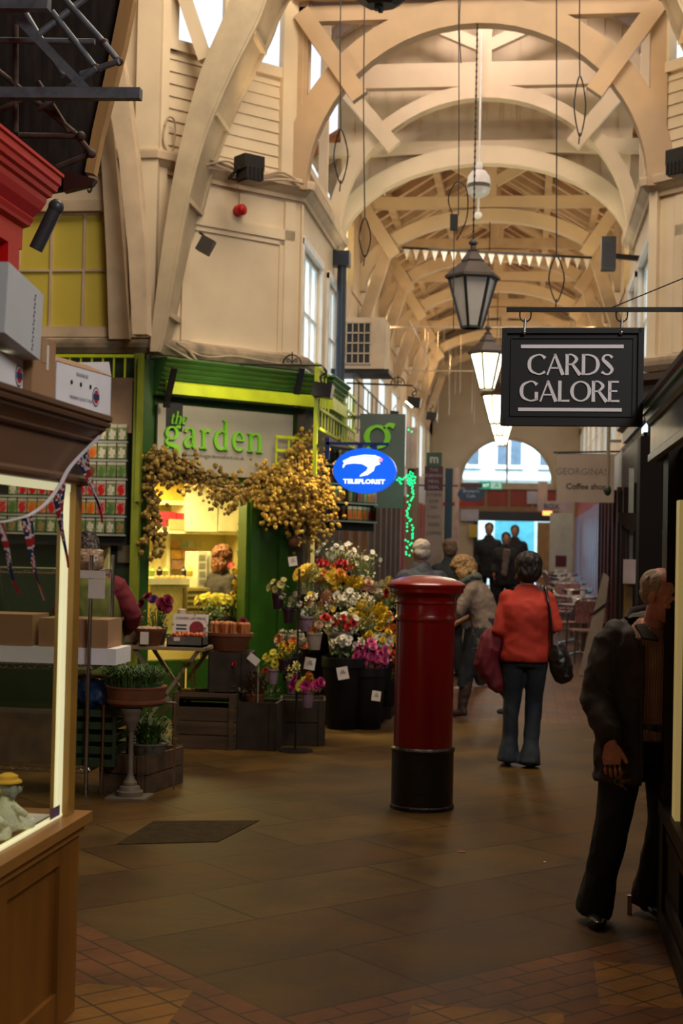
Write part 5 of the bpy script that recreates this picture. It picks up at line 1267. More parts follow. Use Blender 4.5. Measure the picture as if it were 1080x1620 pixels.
flowers(t, (.08, 0, .22), .03, .02, [('rose', 'crimson')], .04, 2)
cB.location.z = zA
# amber glass vase under the table, small things
t = thing('glass_lantern', 'tall glass candle lantern glowing amber on the wide crate', 'lantern', (at(302, 11.3), 11.3, zA))
bm = B(); box(bm, -.05, .05, -.05, .05, 0, .012); box(bm, -.05, .05, -.05, .05, .23, .24)
for x in (-.045, .045):
    for y in (-.045, .045): box(bm, x-.004, x+.004, y-.004, y+.004, 0, .235)
link('frame', bm, mat('brass_dull', (.15, .09, .02), .4, .5), t); bm = B(); tube(bm, [(-.01, -.03, .02), (-.01, -.03, .18)], .006, 8); link('candle', bm, mat('candle_yellow', (.7, .45, .05), .5, emit=(1, .6, .05), es=.4), t)
t = plant('potted_heather', 'reddish heather in a clay pot on the dark square crate', 'plant', (at(408, 11.3), 11.3, zC-.04), 'terra', .09, .10, mixl([(2, 'rose', 'red')]), .2, .08, .03, mat('heather', (.10, .025, .02), .8, island=1, col2=(.05, .06, .02)), .26, 260, 120, 21, lift=.2, lw=.004)
t = thing('price_card', 'white price card on a stick beside the heather', 'sign', (at(413, 11.2), 11.2, zC))
bm = B(); box(bm, -.006, .006, 0, .006, -.02, .33); link('stick', bm, mat('leg_pale', (.30, .22, .14), .5), t); bm = B(); M = Matrix.Translation((-.04, 0, .34)) @ Matrix.Rotation(R(38), 4, 'Y'); box(bm, -.05, .05, -.004, 0, -.03, .03, 0, M); link('card', bm, PAPER, t)

# ---- wire tree with hanging pots
xs, ys = at(467, 11.75), 11.62; xs = PZ(467, 1188).x; ys = PZ(467, 1188).y
t = thing('pot_stand', 'thin black pole stand with round foot carrying little hooked pots', 'stand', (xs, ys, 0))
bm = B(); lathe(bm, [(.14, 0), (.14, .008), (.02, .015), (0, .02)], 28); link('foot', bm, IRON, t); bm = B(); tube(bm, [(0, 0, .01), (0, 0, 1.45)], .009, 8); link('pole', bm, IRON, t)
pots = [ # px, py(top of pot), pot, radius, height, flowers, label
 (440, 938, 'dark', .055, .13, [(5, 'daisy', 'paleyellow')], 'dark pot of pale yellow flowers, topmost on the pole stand'),
 (456, 962, 'dark', .05, .12, [(4, 'ball', 'cream')], 'dark pot of cream flowers on the pole stand, second from the top'),
 (485, 975, 'lilac', .055, .12, [(3, 'ball', 'white')], 'lilac pot of white flowers on the pole stand, nearest the top right'),
 (497, 1000, 'cream', .065, .14, [(1, 'rose', 'orange'), (2, 'rose', 'peach')], 'cream bucket of a few orange and peach blooms on the pole stand'),
 (432, 1058, 'lilac', .045, .12, [(11, 'daisy', 'lemon')], 'lilac pot topped with a round head of yellow narcissi'),
 (450, 1042, 'dark', .05, .11, [(4, 'bell', 'yellow')], 'dark pot with small yellow trumpets, centre of the pole stand'),
 (461, 1075, 'lilac', .043, .11, [(4, 'bell', 'paleyellow')], 'small lilac pot low on the left of the pole stand'),
 (487, 1093, 'lilac', .05, .13, [(5, 'rose', 'magenta'), (6, 'daisy', 'lemon'), (2, 'ball', 'orange')], 'lilac pot with magenta and yellow posy, lowest on the pole stand')]
for i, (px, py, pt, r_, h, fl, lab) in enumerate(pots):
    Yp = ys-.12 if i > 3 else ys+.05; q = PY(px, py, Yp); rot = 0
    bm = B(); tube(bm, [(0, 0, q.z), (q.x-xs, q.y-ys, q.z)], .005, 6); tube(bm, [(q.x-xs+r_*math.cos(2*PI*k/12), q.y-ys+r_*math.sin(2*PI*k/12), q.z-.02) for k in range(12)], .003, 5, closed=True); link('hook_ring', bm, IRON, t)
    plant('hanging_pot', lab, 'plant', (q.x, q.y, q.z-h), pt, r_, h, mixl(fl), r_*1.7 if len(fl) < 3 else .13, .06 if i != 4 else .08, .034 if i != 7 else .04, LEAF, .12, 24, 20, 40+i, 'pots hooked on the pole stand', lift=.07)

# ---- cut flower buckets on stepped boxes
t = thing('flower_steps', 'dark stepped staging under the buckets of cut flowers', 'staging')
for k, (y0_, y1_, h) in enumerate(((12.95, 13.25, .40), (13.25, 13.55, .68), (13.55, 13.95, .95))):
    bm = B(); box(bm, -2.12, -1.36+.05*k, y0_, y1_, 0, h); link('step', bm, DARKW, t)
def bucket(label, px, py, Y, zb, pot, pr, ph, fl, fr, fz, size, leaf=LEAF, lh=.25, nb=50, nl=80, seed=0, lift=.2):
    """px,py marks the middle of the blossoms"""
    q = PY(px, py, Y); z = q.z-ph-lift if zb is None else zb
    return plant('flower_bucket', label, 'flowers', (q.x, Y, z), pot, pr, ph, mixl(fl), fr, fz, size, leaf, lh, nb, nl, seed, 'buckets of cut flowers', q.z-z-ph, .007)
bucket('tall black bucket with dark foliage and a price tag, front left of the cut flowers', 545, 1015, 12.75, 0, 'black', .20, .64, [(6, 'daisy', 'white'), (3, 'bell', 'cream')], .16, .05, .04, LEAFD, .2, 40, 120, 60)
bucket('black bucket overflowing with magenta blooms, front right of the cut flowers', 582, 1038, 12.80, 0, 'black', .17, .55, [(12, 'rose', 'pink'), (8, 'rose', 'magenta')], .19, .13, .045, LEAFD, .25, 60, 140, 61)
bucket('zinc bucket of white narcissi and red blooms on the steps', 538, 985, 12.85, .66, 'zinc', .12, .2, [(6, 'bell', 'cream'), (8, 'rose', 'red'), (3, 'daisy', 'white')], .17, .10, .045, LEAF, .22, 60, 40, 62)
bucket('bucket of big yellow chrysanthemums in the middle of the display', 585, 972, 13.05, None, 'black', .12, .25, [(9, 'ball', 'yellow'), (7, 'ball', 'paleyellow')], .20, .09, .06, LEAFS, .25, 60, 60, 63)
bucket('bucket of yellow freesias near the pillar box', 602, 1012, 12.95, None, 'black', .12, .25, [(12, 'rose', 'yellow'), (8, 'daisy', 'cream')], .15, .10, .04, LEAFS, .25, 50, 60, 64)
bucket('bucket of red and orange roses low by the pillar box', 612, 1040, 13.1, None, 'black', .10, .25, [(8, 'rose', 'red'), (4, 'rose', 'pink')], .12, .12, .04, LEAFD, .25, 40, 60, 65)
bucket('bunch of yellow gerberas at the upper left of the cut flowers', 487, 906, 13.25, None, 'black', .10, .25, [(4, 'daisy', 'yellow'), (4, 'ball', 'paleyellow')], .13, .05, .07, LEAFS, .28, 60, 40, 66)
bucket('bunch of golden sunflowers at the top centre of the cut flowers', 520, 912, 13.3, None, 'black', .10, .25, [(6, 'daisy', 'yellow'), (3, 'rose', 'orange')], .13, .05, .065, LEAFS, .3, 60, 50, 67)
bucket('bunch of golden ball flowers right of the sunflowers', 548, 920, 13.3, None, 'black', .10, .25, [(10, 'ball', 'yellow')], .14, .07, .055, LEAFS, .3, 60, 50, 68)
bucket('bunch of small red carnations at the back of the display', 527, 893, 13.6, None, 'black', .10, .25, [(12, 'rose', 'red'), (4, 'rose', 'orange')], .20, .05, .032, LEAFD, .2, 40, 80, 69)
bucket('spray of pale green and white foliage at the very top of the display', 535, 872, 13.7, None, 'black', .12, .25, [(12, 'daisy', 'white'), (6, 'bell', 'cream')], .24, .09, .03, LEAFS, .35, 140, 120, 70)
bucket('wrapped silvery foliage at the top right of the display', 572, 882, 13.75, None, 'black', .12, .25, [(6, 'daisy', 'white')], .2, .10, .03, LEAFS, .35, 120, 120, 71)
bucket('bucket of cream chrysanthemums right of the golden ones', 585, 930, 13.45, None, 'black', .12, .25, [(8, 'ball', 'cream'), (5, 'rose', 'peach'), (3, 'rose', 'red')], .19, .08, .05, LEAFS, .28, 60, 80, 72)
bucket('bucket of pale yellow spray flowers at the right edge beside the pillar box', 608, 935, 13.5, None, 'black', .12, .25, [(10, 'ball', 'paleyellow'), (6, 'daisy', 'yellow')], .16, .12, .045, LEAFS, .28, 60, 80, 73)
bucket('bucket of white and pink stocks at the centre left', 505, 955, 13.1, None, 'black', .12, .25, [(8, 'ball', 'peach'), (6, 'bell', 'cream'), (4, 'daisy', 'yellow')], .17, .12, .04, LEAFS, .3, 80, 80, 74)
bucket('bucket of cream lilies with green buds behind the red blooms', 555, 948, 13.2, None, 'black', .12, .25, [(8, 'bell', 'cream'), (6, 'daisy', 'white')], .2, .09, .045, LEAF, .3, 90, 80, 75)
bucket('white hydrangea ball beside orange blooms at the left of the display', 462, 1012, 12.3, .45, 'black', .10, .25, [(10, 'ball', 'cream'), (6, 'rose', 'orange')], .13, .06, .05, LEAF, .15, 30, 40, 76)
bucket('bucket of orange and red mixed blooms near the pillar box cap', 612, 985, 13.3, None, 'black', .12, .25, [(8, 'rose', 'orange'), (4, 'ball', 'yellow')], .14, .09, .04, LEAFS, .28, 60, 80, 77)
for i, (px, py, Y, s, lab) in enumerate(((542, 1065, 12.53, .05, 'white price tag on the tall black bucket'), (595, 1101, 12.6, .04, 'white price tag on the magenta flower bucket'), (490, 1050, 11.6, .045, 'white price tag among the hooked pots'), (463, 888, 13.2, .04, 'white price tag at the top left of the flowers'))):
    bm = B(); q = PY(px, py, Y); M = Matrix.Translation(q) @ Matrix.Rotation(R(random.uniform(-12, 12)), 4, 'Y'); box(bm, -s, s, -.003, 0, -s*1.1, s*1.1, 0, M); o = link('price_tag', bm, PAPER); tag(o, lab, 'price tag')
    for k in range(2): font('price_figures', ['3.99', '£4'][k], M @ Matrix(((1, 0, 0, 0), (0, 0, -1, -.004), (0, 1, 0, -.01+k*.02), (0, 0, 0, 1))), s*.6, .0005, INK, o)
# plants in the shop opening right side
t = thing('display_bench', 'green painted display bench just inside the shop opening', 'bench'); bm = B(); wbox(bm, MC, .05, 1.06, .75, .79, -.62, -.10); link('bench_top', bm, GREEN, t)
for s_, o_ in ((.1, -.15), (1.0, -.15), (.1, -.58), (1.0, -.58)): bm = B(); wbox(bm, MC, s_-.02, s_+.02, 0, .75, o_-.02, o_+.02); link('leg', bm, GREEN, t)
def inshop(name, label, px, py, off, fl, fr, fz, size, leaf, lh, nb, nl, seed):
    q = chw(px, py, off); return plant(name, label, 'plant', (q.x, q.y, .79), 'black', .075, .14, mixl(fl), fr, fz, size, leaf, lh, nb, nl, seed, None, q.z-.79-.14)
inshop('potted_mimosa', 'yellow mimosa spray in a dark pot in the right of the shop opening', 381, 930, -.22, [(16, 'ball', 'yellow')], .09, .17, .035, LEAF, .36, 40, 40, 80)
inshop('potted_anthurium', 'red anthuriums standing high in the right of the shop opening', 374, 898, -.42, [(4, 'daisy', 'red')], .14, .04, .04, LEAFD, .50, 30, 20, 81)
inshop('potted_chrysanthemum', 'dome of bright yellow chrysanthemums in the shop opening', 340, 948, -.35, [(18, 'daisy', 'lemon')], .19, .045, .05, LEAF, .2, 20, 120, 12)
t = plant('potted_plant', 'tall spiky green pot plant inside the shop behind the opening', 'plant', (chw(385, 880, -.5).x, chw(385, 880, -.5).y, 1.45), 'grey', .07, .12, [], .16, .1, .03, LEAF, .38, 26, 0, 82, lw=.016)

# ---- dried hop garland
t = thing('hop_garland', 'dried golden hop garland draped across the flower shop front', 'garland')
path = [chw(x, y, .16) for x, y in ((243, 860), (240, 790), (243, 725), (262, 722), (290, 735), (320, 752), (350, 770), (385, 770), (420, 760), (455, 735), (478, 705))]
bm = B(); tube(bm, cr(path, 6), .012, 6); tube(bm, cr([p+V(.02, -.02, .03) for p in path], 6), .008, 6); link('vine', bm, VINE, t, smooth=True)
def cones(bm, c, n, sx, sy, sz, rd, s0=.022):
    for _ in range(n):
        p = Vector(c)+V(rd.gauss(0, sx), rd.gauss(0, sy), rd.gauss(0, sz)); s = s0*rd.uniform(.7, 1.35)
        M = Matrix.Translation(p) @ Matrix.Rotation(rd.uniform(-.6, .6), 4, 'X') @ Matrix.Rotation(rd.uniform(-.6, .6), 4, 'Y')
        rings = []
        for (r_, z) in ((.55, .9), (1.0, .3), (.75, -.5), (.1, -1.2)): rings.append([bm.verts.new(M @ V(s*r_*math.cos(k*PI/2.5), s*r_*math.sin(k*PI/2.5), s*z)) for k in range(5)])
        for A, C in zip(rings, rings[1:]):
            for j in range(5): bm.faces.new((A[j], C[j], C[(j+1) % 5], A[(j+1) % 5]))
        bm.faces.new(rings[0])
rd = random.Random(5)
bm = B()
for p in cr(path, 5): cones(bm, p+V(0, 0, -.04), 12, .05, .04, .07, rd)
for (x, y) in ((262, 740), (305, 760), (340, 785), (368, 790), (243, 800), (243, 830)): cones(bm, chw(x, y, .16), 26, .04, .03, .09, rd)
tag(link('hop_cones', bm, HOP, t), kind='stuff')
bm = B()
for (x, y, n, sx, sz) in ((450, 775, 700, .13, .12), (470, 790, 800, .15, .15), (415, 770, 200, .09, .09), (500, 775, 260, .10, .17), (487, 722, 260, .07, .11), (500, 830, 120, .09, .10), (440, 815, 100, .08, .06)): cones(bm, chw(x, y, .20), n, sx, .09, sz, rd, .018)
tag(link('hop_cone_mass', bm, mat('gold_hops', (.60, .38, .05), .85, island=1, col2=(.22, .13, .02)), t), kind='stuff')
bm = B(); leaves(bm, chw(465, 790, .18), 160, .3, .3, .06, 4); leaves(bm, chw(300, 765, .18), 60, .25, .08, .05, 6); tag(link('dry_leaves', bm, mat('dry_leaf', (.10, .07, .025), .9, island=1, col2=(.2, .13, .04)), t), kind='stuff')
# basket hanging under it
t = thing('wicker_ball', 'round brown wicker ball basket hanging on the green pilaster', 'basket', chw(468, 858, .16))
bm = B(); ball(bm, (0, 0, 0), .075, .075, .065, 16, 10); link('basket', bm, mat('wicker_brown', (.15, .06, .02), .9, bump=.8, scale=40), t, smooth=True); bm = B(); tube(bm, [(0, 0, .06), (0, 0, .25)], .004, 5); link('hanger', bm, VINE, t)
# ================================================================ LEFT MIDDLE: WIRE SHELVES, PEDESTAL, GRASS
Yw = 8.95
t = thing('wire_shelving', 'chrome wire shelving unit behind the kiosk window', 'shelving')
xr = PZ(127, 1262).x; xl = xr-1.25; D = .42
for i, (x, y) in enumerate(((xr, Yw), (xr+.02, Yw+D), (xl, Yw), (xl, Yw+D))):
    bm = B(); tube(bm, [(x, y, 0), (x, y, 1.55)], .014, 10); lathe(bm, [(.02, 0), (.02, .03), (.012, .035)], 10, (x, y, 0)); link('post', bm, CHROME, t, smooth=True)
for z, nm in ((.14, 'shelf'), (.80, 'shelf'), (1.42, 'shelf')):
    bm = B()
    for dz in (0, .03):
        for a, b_ in (((xl, Yw), (xr, Yw)), ((xl, Yw+D), (xr, Yw+D)), ((xl, Yw), (xl, Yw+D)), ((xr, Yw), (xr, Yw+D))): tube(bm, [(*a, z+dz), (*b_, z+dz)], .0045, 6)
    for a, b_ in (((xl, Yw), (xr, Yw)), ((xr, Yw), (xr, Yw+D))):
        n = 26; P = [(a[0]+(b_[0]-a[0])*k/n, a[1]+(b_[1]-a[1])*k/n, z+.03*(k % 2)) for k in range(n+1)]; tube(bm, P, .0025, 4)
    for k in range(1, 40): x = xl+(xr-xl)*k/40; tube(bm, [(x, Yw, z+.034), (x, Yw+D, z+.034)], .0022, 4)
    link(nm, bm, CHROME, t)
bm = B(); box(bm, xr-.10, xr+.10, Yw-.02, Yw-.015, 1.40, 1.45); link('label_strip', bm, PAPER, t)
tag(link('notice_card', box(B(), xr-.01, xr+.10, Yw-.022, Yw-.018, 1.27, 1.395), PAPER), 'small blank card hanging under the top wire shelf', 'card')
def cbox(name, label, x0, x1, y0, y1, z0, z1, m, tape=True):
    t = thing(name, label, 'box', ((x0+x1)/2, (y0+y1)/2, z0)); a, b_ = (x1-x0)/2, (y1-y0)/2; bm = B(); box(bm, -a, a, -b_, b_, 0, z1-z0); link('carton', bm, m, t, bevel=.003)
    if tape: bm = B(); box(bm, -.025, .025, -b_-.001, b_+.001, .0, z1-z0+.001); link('tape', bm, mat('dark_tape', (.10, .06, .03), .4), t)
    return t
cbox('cardboard_box', 'brown cardboard box at the right end of the wire shelf, by its post', xr-.02, xr+.11, Yw+.04, Yw+.36, .945, 1.13, CARD, False)
cbox('cardboard_box', 'brown cardboard box left of the shelf post', xr-.36, xr-.035, Yw+.05, Yw+.36, .945, 1.13, CARD, False)
cbox('cardboard_box', 'wide brown cardboard box seen through the kiosk glass', xl+.03, xr-.40, Yw+.04, Yw+.36, .945, 1.15, CARD)
cbox('white_box', 'long low white box under the cardboard boxes on the wire shelf', xl+.03, xr+.17, Yw+.03, Yw+.38, .838, .943, CARDW, False)
t = thing('food_bag', 'clear bag of dried food standing on the top wire shelf', 'bag', (xr-.06, Yw+.15, 1.456)); t.scale = (.8, .8, .72)
b = B(); loft(b, [((0, 0, 0), .11, .07), ((0, 0, .06), .12, .08), ((0, 0, .13), .11, .06), ((0, 0, .18), .12, .02)]); link('bag', fuse(b, .012, 2, .006, 30), mat('bag_contents', (.42, .30, .20), .3, var=.4, scale=30, col2=(.18, .10, .05)), t, smooth=True)
t = thing('blue_bag', 'crumpled dark blue bag in a green crate under the wire shelf', 'bag', (xr+.03, Yw+.2, .52))
b = B(); ball(b, (0, 0, .10), .17, .15, .09); ball(b, (-.1, .05, .13), .12, .1, .07); link('bag', fuse(b, .012, 2, .02, 12), mat('blue_plastic', (.015, .05, .14), .4), t, smooth=True)
t = thing('green_crate', 'green slatted plastic crate holding the blue bag', 'crate', (xr-.0, Yw+.2, .18))
bm = B()
for k in range(5):
    for s in (-1, 1): box(bm, -.17, .17, s*.16-.005, s*.16+.005, k*.08, k*.08+.045); box(bm, s*.17-.005, s*.17+.005, -.16, .16, k*.08, k*.08+.045)
for x in (-.17, .17):
    for y in (-.16, .16): box(bm, x-.01, x+.01, y-.01, y+.01, 0, .38)
box(bm, -.16, .16, -.15, .15, 0, .01); link('basket', bm, mat('crate_green', (.015, .04, .012), .6), t)
tag(link('brick_pile', box(B(), xl+.1, xr-.25, Yw+.08, Yw+.36, .18, .5), mat('wood_block', (.16, .10, .05), .8, var=.3, bump=.4)), 'brown wooden block low on the wire shelf, seen through the kiosk glass', 'block')
t = thing('red_tray', 'red wire handled basket seen through the kiosk glass', 'basket', (xl+.35, Yw-.02, .52))
bm = B(); prism(bm, [(-.16, 0), (.2, .05), (.16, .15), (-.05, .16)], Matrix(((1, 0, 0, 0), (0, 0, 1, 0), (0, 1, 0, 0), (0, 0, 0, 1))), .03); link('cloth', bm, mat('dull_red', (.25, .03, .015), .7), t)
# pedestal
q = PZ(205, 1262); t = thing('pedestal_stand', 'pale turned pedestal with stepped square foot under the grass trough', 'pedestal', (q.x, q.y, 0))
PALE = mat('pale_stone', (.17, .135, .095), .6, var=.2)
bm = B(); box(bm, -.13, .13, -.12, .12, 0, .015); link('plinth', bm, PALE, t)
bm = B(); lathe(bm, [(.085, .015), (.085, .045), (.07, .05), (.062, .075), (.045, .08), (.045, .10), (.03, .12), (.022, .14), (.016, .17), (.016, .42), (.022, .43), (.03, .45), (.036, .46), (.05, .49), (.055, .50), (.055, .515), (.066, .54), (.072, .56), (.072, .575), (0, .575)], 28); link('column', bm, PALE, t, smooth=True, ang=30)
zt = .585
t = thing('herb_trough', 'round terracotta tray of bushy green grass on the pedestal', 'planter', (q.x+.0, q.y+.1, zt))
bm = B(); lathe(bm, [(.17, 0), (.18, .01), (.19, .018), (.19, .035), (.185, .04), (.195, .11), (.2, .115), (.2, .125), (.18, .125), (0, .11)], 32); link('tray', bm, TERRA, t, smooth=True, ang=30)
bm = B(); lathe(bm, [(.165, .11), (.17, .145), (.16, .145), (0, .13)], 28); link('green_liner', bm, mat('liner_green', (.02, .08, .03), .5), t)
bm = B()
for k in range(7): a = k*.9; blades(bm, (.11*math.cos(a)*(k > 0), .11*math.sin(a)*(k > 0), .12), 130, .24, .20, .006, .55, 90+k)
link('grass', bm, LEAFD, t); t.children[-1]['kind'] = 'stuff'
t = thing('metal_frame', 'thin metal legged frame left of the pedestal', 'frame')
bm = B()
for x, y in ((q.x-.20, q.y+.05), (q.x-.20, q.y+.35), (q.x+.2, q.y+.35)): tube(bm, [(x, y, 0), (x, y, zt-.01)], .008, 6)
tube(bm, [(q.x-.20, q.y+.05, zt-.01), (q.x-.20, q.y+.35, zt-.01), (q.x+.2, q.y+.35, zt-.01)], .008, 6); link('legs', bm, CHROME, t)
t = plant('potted_grass', 'leafy green plant in a dark tray on the low crate behind the pedestal', 'plant', (at(243, 9.25), 9.25, zE-.03), 'grey', .13, .09, [], .2, .1, .03, LEAFD, .22, 300, 300, 97)
# leaning label card
t = thing('plant_label', 'slanted pale label on a stick behind the grass trough', 'sign', PY(190, 1035, 9.6)); bm = B(); box(bm, -.06, .05, -.03, .03, 0, .006, 0, Matrix.Rotation(R(18), 4, 'Y')); link('card', bm, PAPER, t)
bm = B(); tube(bm, [(.02, 0, 0), (.045, 0, -.10)], .006, 6); link('stick', bm, PAPER, t)
tag(link('wall_notice', box(B(), at(186, 12.58), at(207, 12.58), 12.585, 12.59, PY(190, 890, 12.58).z, PY(190, 862, 12.58).z), mat('notice_buff', (.30, .25, .16), .7)), 'buff paper notice on the dark green wall', 'notice')
tag(link('white_notices', box(B(), at(187, 12.3), at(209, 12.3), 12.30, 12.32, PY(190, 985, 12.3).z, PY(190, 932, 12.3).z), mat('notice_grey', (.30, .30, .26), .6, var=.3, scale=20)), 'pale framed card below the green wall notice', 'notice')

# ================================================================ PILLAR BOX
q = PZ(664, 1284); t = thing('pillar_box', 'red cylindrical post box with domed cap and black base', 'post box', (q.x, q.y+.15, 0))
Rb = .186
bm = B(); lathe(bm, [(.203, 0), (.203, .02), (.196, .03), (.196, .355), (.200, .36), (.203, .375), (.196, .385), (.19, .39), (0, .39)], 56); link('base', bm, mat('pillar_black', (.006, .004, .0035), .45, bump=.5, scale=60, coat=.2), t, smooth=True, ang=30)
bm = B(); lathe(bm, [(Rb, .385), (Rb, 1.175), (.190, 1.18), (.197, 1.19), (.197, 1.20), (.190, 1.212), (.187, 1.22), (.187, 1.285), (.193, 1.29), (.196, 1.298), (.190, 1.308), (.19, 1.33), (.195, 1.345), (0, 1.35)], 56)
link('body', bm, POSTRED, t, smooth=True, ang=30)
bm = B(); lathe(bm, [(.19, 1.335), (.205, 1.35), (.235, 1.36), (.240, 1.365), (.240, 1.385), (.246, 1.39), (.250, 1.40), (.250, 1.412), (.243, 1.42), (.22, 1.432), (.16, 1.452), (.08, 1.466), (0, 1.47)], 56); link('cap', bm, POSTRED, t, smooth=True, ang=35)

# ================================================================ LEFT SIDE SIGNS AND CORRIDOR
# blue oval illuminated sign
q = PY(577, 745, 12.9); t = thing('oval_sign', 'glowing blue oval TELEFLORIST sign with a white flying figure', 'sign', q)
BLUE = mat('lit_blue', (.01, .12, .75), .3, emit=(.0, .13, 1), es=.6, var=.02); LW = mat('lit_white', (.9, .92, 1), .4, emit=(.85, .92, 1), es=1.3)
bm = B(); n = 48; a_, b_ = .287, .205
prof = []
pts = [(a_*math.cos(2*PI*k/n), b_*math.sin(2*PI*k/n)) for k in range(n)]
FM = Matrix(((1, 0, 0, 0), (0, 0, -1, 0), (0, 1, 0, 0), (0, 0, 0, 1)))
prism(bm, pts, FM @ Matrix.Translation((0, 0, -.10)), .15); link('light_box', bm, BLUE, t, bevel=.012)
bird = [(-.20, .085), (-.12, .125), (0, .145), (.10, .14), (.15, .12), (.165, .10), (.13, .085), (.145, .06), (.10, .045), (.085, 0), (.03, -.04), (-.045, -.055), (-.03, -.035), (.02, .0), (.035, .03), (-.02, .06), (-.10, .065), (-.17, .055), (-.195, .02), (-.20, .04), (-.185, .065)]
bm = B(); prism(bm, bird, FM @ Matrix.Translation((-.0, .0, .05)), .004); link('flying_figure', bm, LW, t)
bm = B(); tube(bm, [(.147, -.051, .10), (.147, -.057, .10)], .02, 12, ref=(1, 0, 0)); link('pink_head', bm, mat('pink_dot', (.8, .3, .4), .5, emit=(1, .4, .5), es=.8), t)
bm = B(); tube(bm, cr([(-.09, -.052, .115), (0, -.052, .133), (.10, -.052, .115)], 5), .004, 5); link('blue_line', bm, BLUE, t)
font('lettering', 'TELEFLORIST', FM @ Matrix.Translation((0, -.118, .05)), .056, .003, LW, t, bold=.002, sx=1.18)
bm = B(); box(bm, -.36, .22, -.02, .02, .235, .26); box(bm, .06, .11, -.02, .02, .18, .24); box(bm, -.07, -.02, -.02, .02, .19, .24); box(bm, -.37, -.33, -.02, .02, .10, .30); bar(bm, (-.36, 0, .24), (-.62, .55, .24), .03); link('blue_arm', bm, mat('navy_arm', (.01, .03, .12), .4), t)
point('blue_sign_glow', q+V(.1, -.3, 0), 1.0, (.1, .3, 1), .2)
# projecting grey banner with g
Yg = 15.9; t = thing('banner_sign', 'tall grey projecting board with large green letter g behind the blue sign', 'sign')
a, c = PY(567, 768, Yg), PY(641, 655, Yg); bm = B(); box(bm, a.x, c.x, Yg, Yg+.05, a.z-.25, c.z); box(bm, XL, a.x, Yg+.01, Yg+.04, c.z-.06, c.z-.02); link('board', bm, mat('banner_grey', (.075, .095, .085), .6, var=.05), t)
p = PY(574, 706, Yg); bm = B(); glyph(bm, 'g', Matrix(((1, 0, 0, p.x-.02), (0, 0, -1, Yg), (0, 1, 0, p.z-.17), (0, 0, 0, 1))), .60, .02); link('letter_g', bm, LETTERG, t)
# pinkish panel and LED strings
bm = B(); a, c = PY(641, 741, 16.2), PY(659, 676, 16.2); box(bm, a.x, c.x, 16.2, 16.24, a.z, c.z); tag(link('pink_panel', bm, PINKBD), 'plain pinkish panel right of the grey banner', 'panel')
bm = B(); a, c = PY(641, 900, 16.3), PY(662, 740, 16.3); box(bm, a.x, c.x, 16.3, 16.4, 0, c.z); tag(link('corner_post', bm, mat('tan_post', (.17, .10, .05), .5)), 'tan timber post behind the string of green lights', 'post')
LED = mat('led_green', (.0, .7, .3), .4, emit=(.0, 1, .30), es=1.5)
t = thing('fairy_lights', 'cluster of glowing green fairy lights hanging down the post', 'lights')
rd = random.Random(9); pts = []
for k in range(17): a = k*2.4; pts.append((650+8*math.sqrt(k/17)*math.cos(a), 757+11*math.sqrt(k/17)*math.sin(a)))
for k in range(42): y = 768+ k*2.7; pts.append((649+rd.choice((-4, 0, 4))+rd.gauss(0, 1.0)-(k/42)*2, y+rd.uniform(-1, 1)))
for k in range(7): pts.append((628+k*3, 757+rd.gauss(0, 2)))
pts += [(646, 680), (651, 683), (632, 762), (634, 765)]
bm = B(); tube(bm, [PY(648+3*(k % 2), 678+k*8, 15.72) for k in range(24)], .0015, 4); link('wire', bm, IRON, t)
proto = None
for i, (x, y) in enumerate(pts):
    if proto is None:
        bm = B(); ball(bm, (0, 0, 0), .011, u=8, v=6); proto = link('bulb', bm, LED, t); o = proto
    else: o = proto.copy(); COL.objects.link(o)
    o.location = PY(x, y, 15.7+rd.uniform(-.03, .03))
point('led_glow', PY(655, 770, 15.3), 2.5, (.1, 1, .55), .1)

# iron sign brackets with lamps
def ironbracket(px0, px1, py, Y, label):
    t = thing('iron_bracket', label, 'bracket'); a = PY(px0, py, Y); c = PY(px1, py+4, Y)
    bm = B(); tube(bm, [a, c], .012, 6); m = a.lerp(c, .78); w_ = .085
    tube(bm, [m+V(w_*math.cos(PI*k/12), 0, w_*1.1*math.sin(PI*k/12)) for k in range(13)], .008, 6); tube(bm, [m, m+V(0, 0, w_*1.4)], .006, 6)
    for s in (-1, 1): tube(bm, cr([m+V(0, 0, .02), m+V(s*.04, 0, .06), m+V(s*.045, 0, .03), m+V(s*.025, 0, .03)], 5), .006, 5)
    tube(bm, cr([c, c+V(.05, 0, -.05), c+V(.04, 0, -.12), c+V(0, 0, -.10)], 5), .006, 5)
    link('scrollwork', bm, IRON, t, smooth=True); return t
ironbracket(300, 508, 574, 13.0, 'black wrought iron bracket with a scroll, above the green awning corner')
ironbracket(548, 652, 606, 17.0, 'wrought iron rail bracket further along the left side')
def bracketlamp(px, py, Y, label, lit=False, s=1):
    t = thing('shop_spotlight', label, 'spotlight', PY(px, py, Y)); t.scale = (s, s, s)
    bm = B(); box(bm, -.09, .09, -.09, .09, -.07, .06, 0, Matrix.Rotation(R(8), 4, 'Y')); link('housing', bm, BLACKP, t, bevel=.02)
    bm = B(); tube(bm, cr([(0, 0, .05), (-.03, 0, .12), (.02, 0, .16), (.0, 0, .2)], 5), .01, 6); link('hanger', bm, IRON, t)
    if lit: bm = B(); box(bm, -.085, .04, -.095, -.085, -.085, -.06, 0, Matrix.Rotation(R(40), 4, 'Y')); link('tube', bm, LAMPE, t)
    return t
bracketlamp(511, 617, 13.1, 'black floodlight hanging at the corner of the green awning')
bracketlamp(655, 636, 17.5, 'black spotlight with a bright strip further along the corridor', True, .9)
bracketlamp(624, 655, 16.8, 'small dark spotlight above the grey banner', False, .55)
bracketlamp(683, 658, 20, 'tiny dark spotlight farthest along the left side', False, .8)
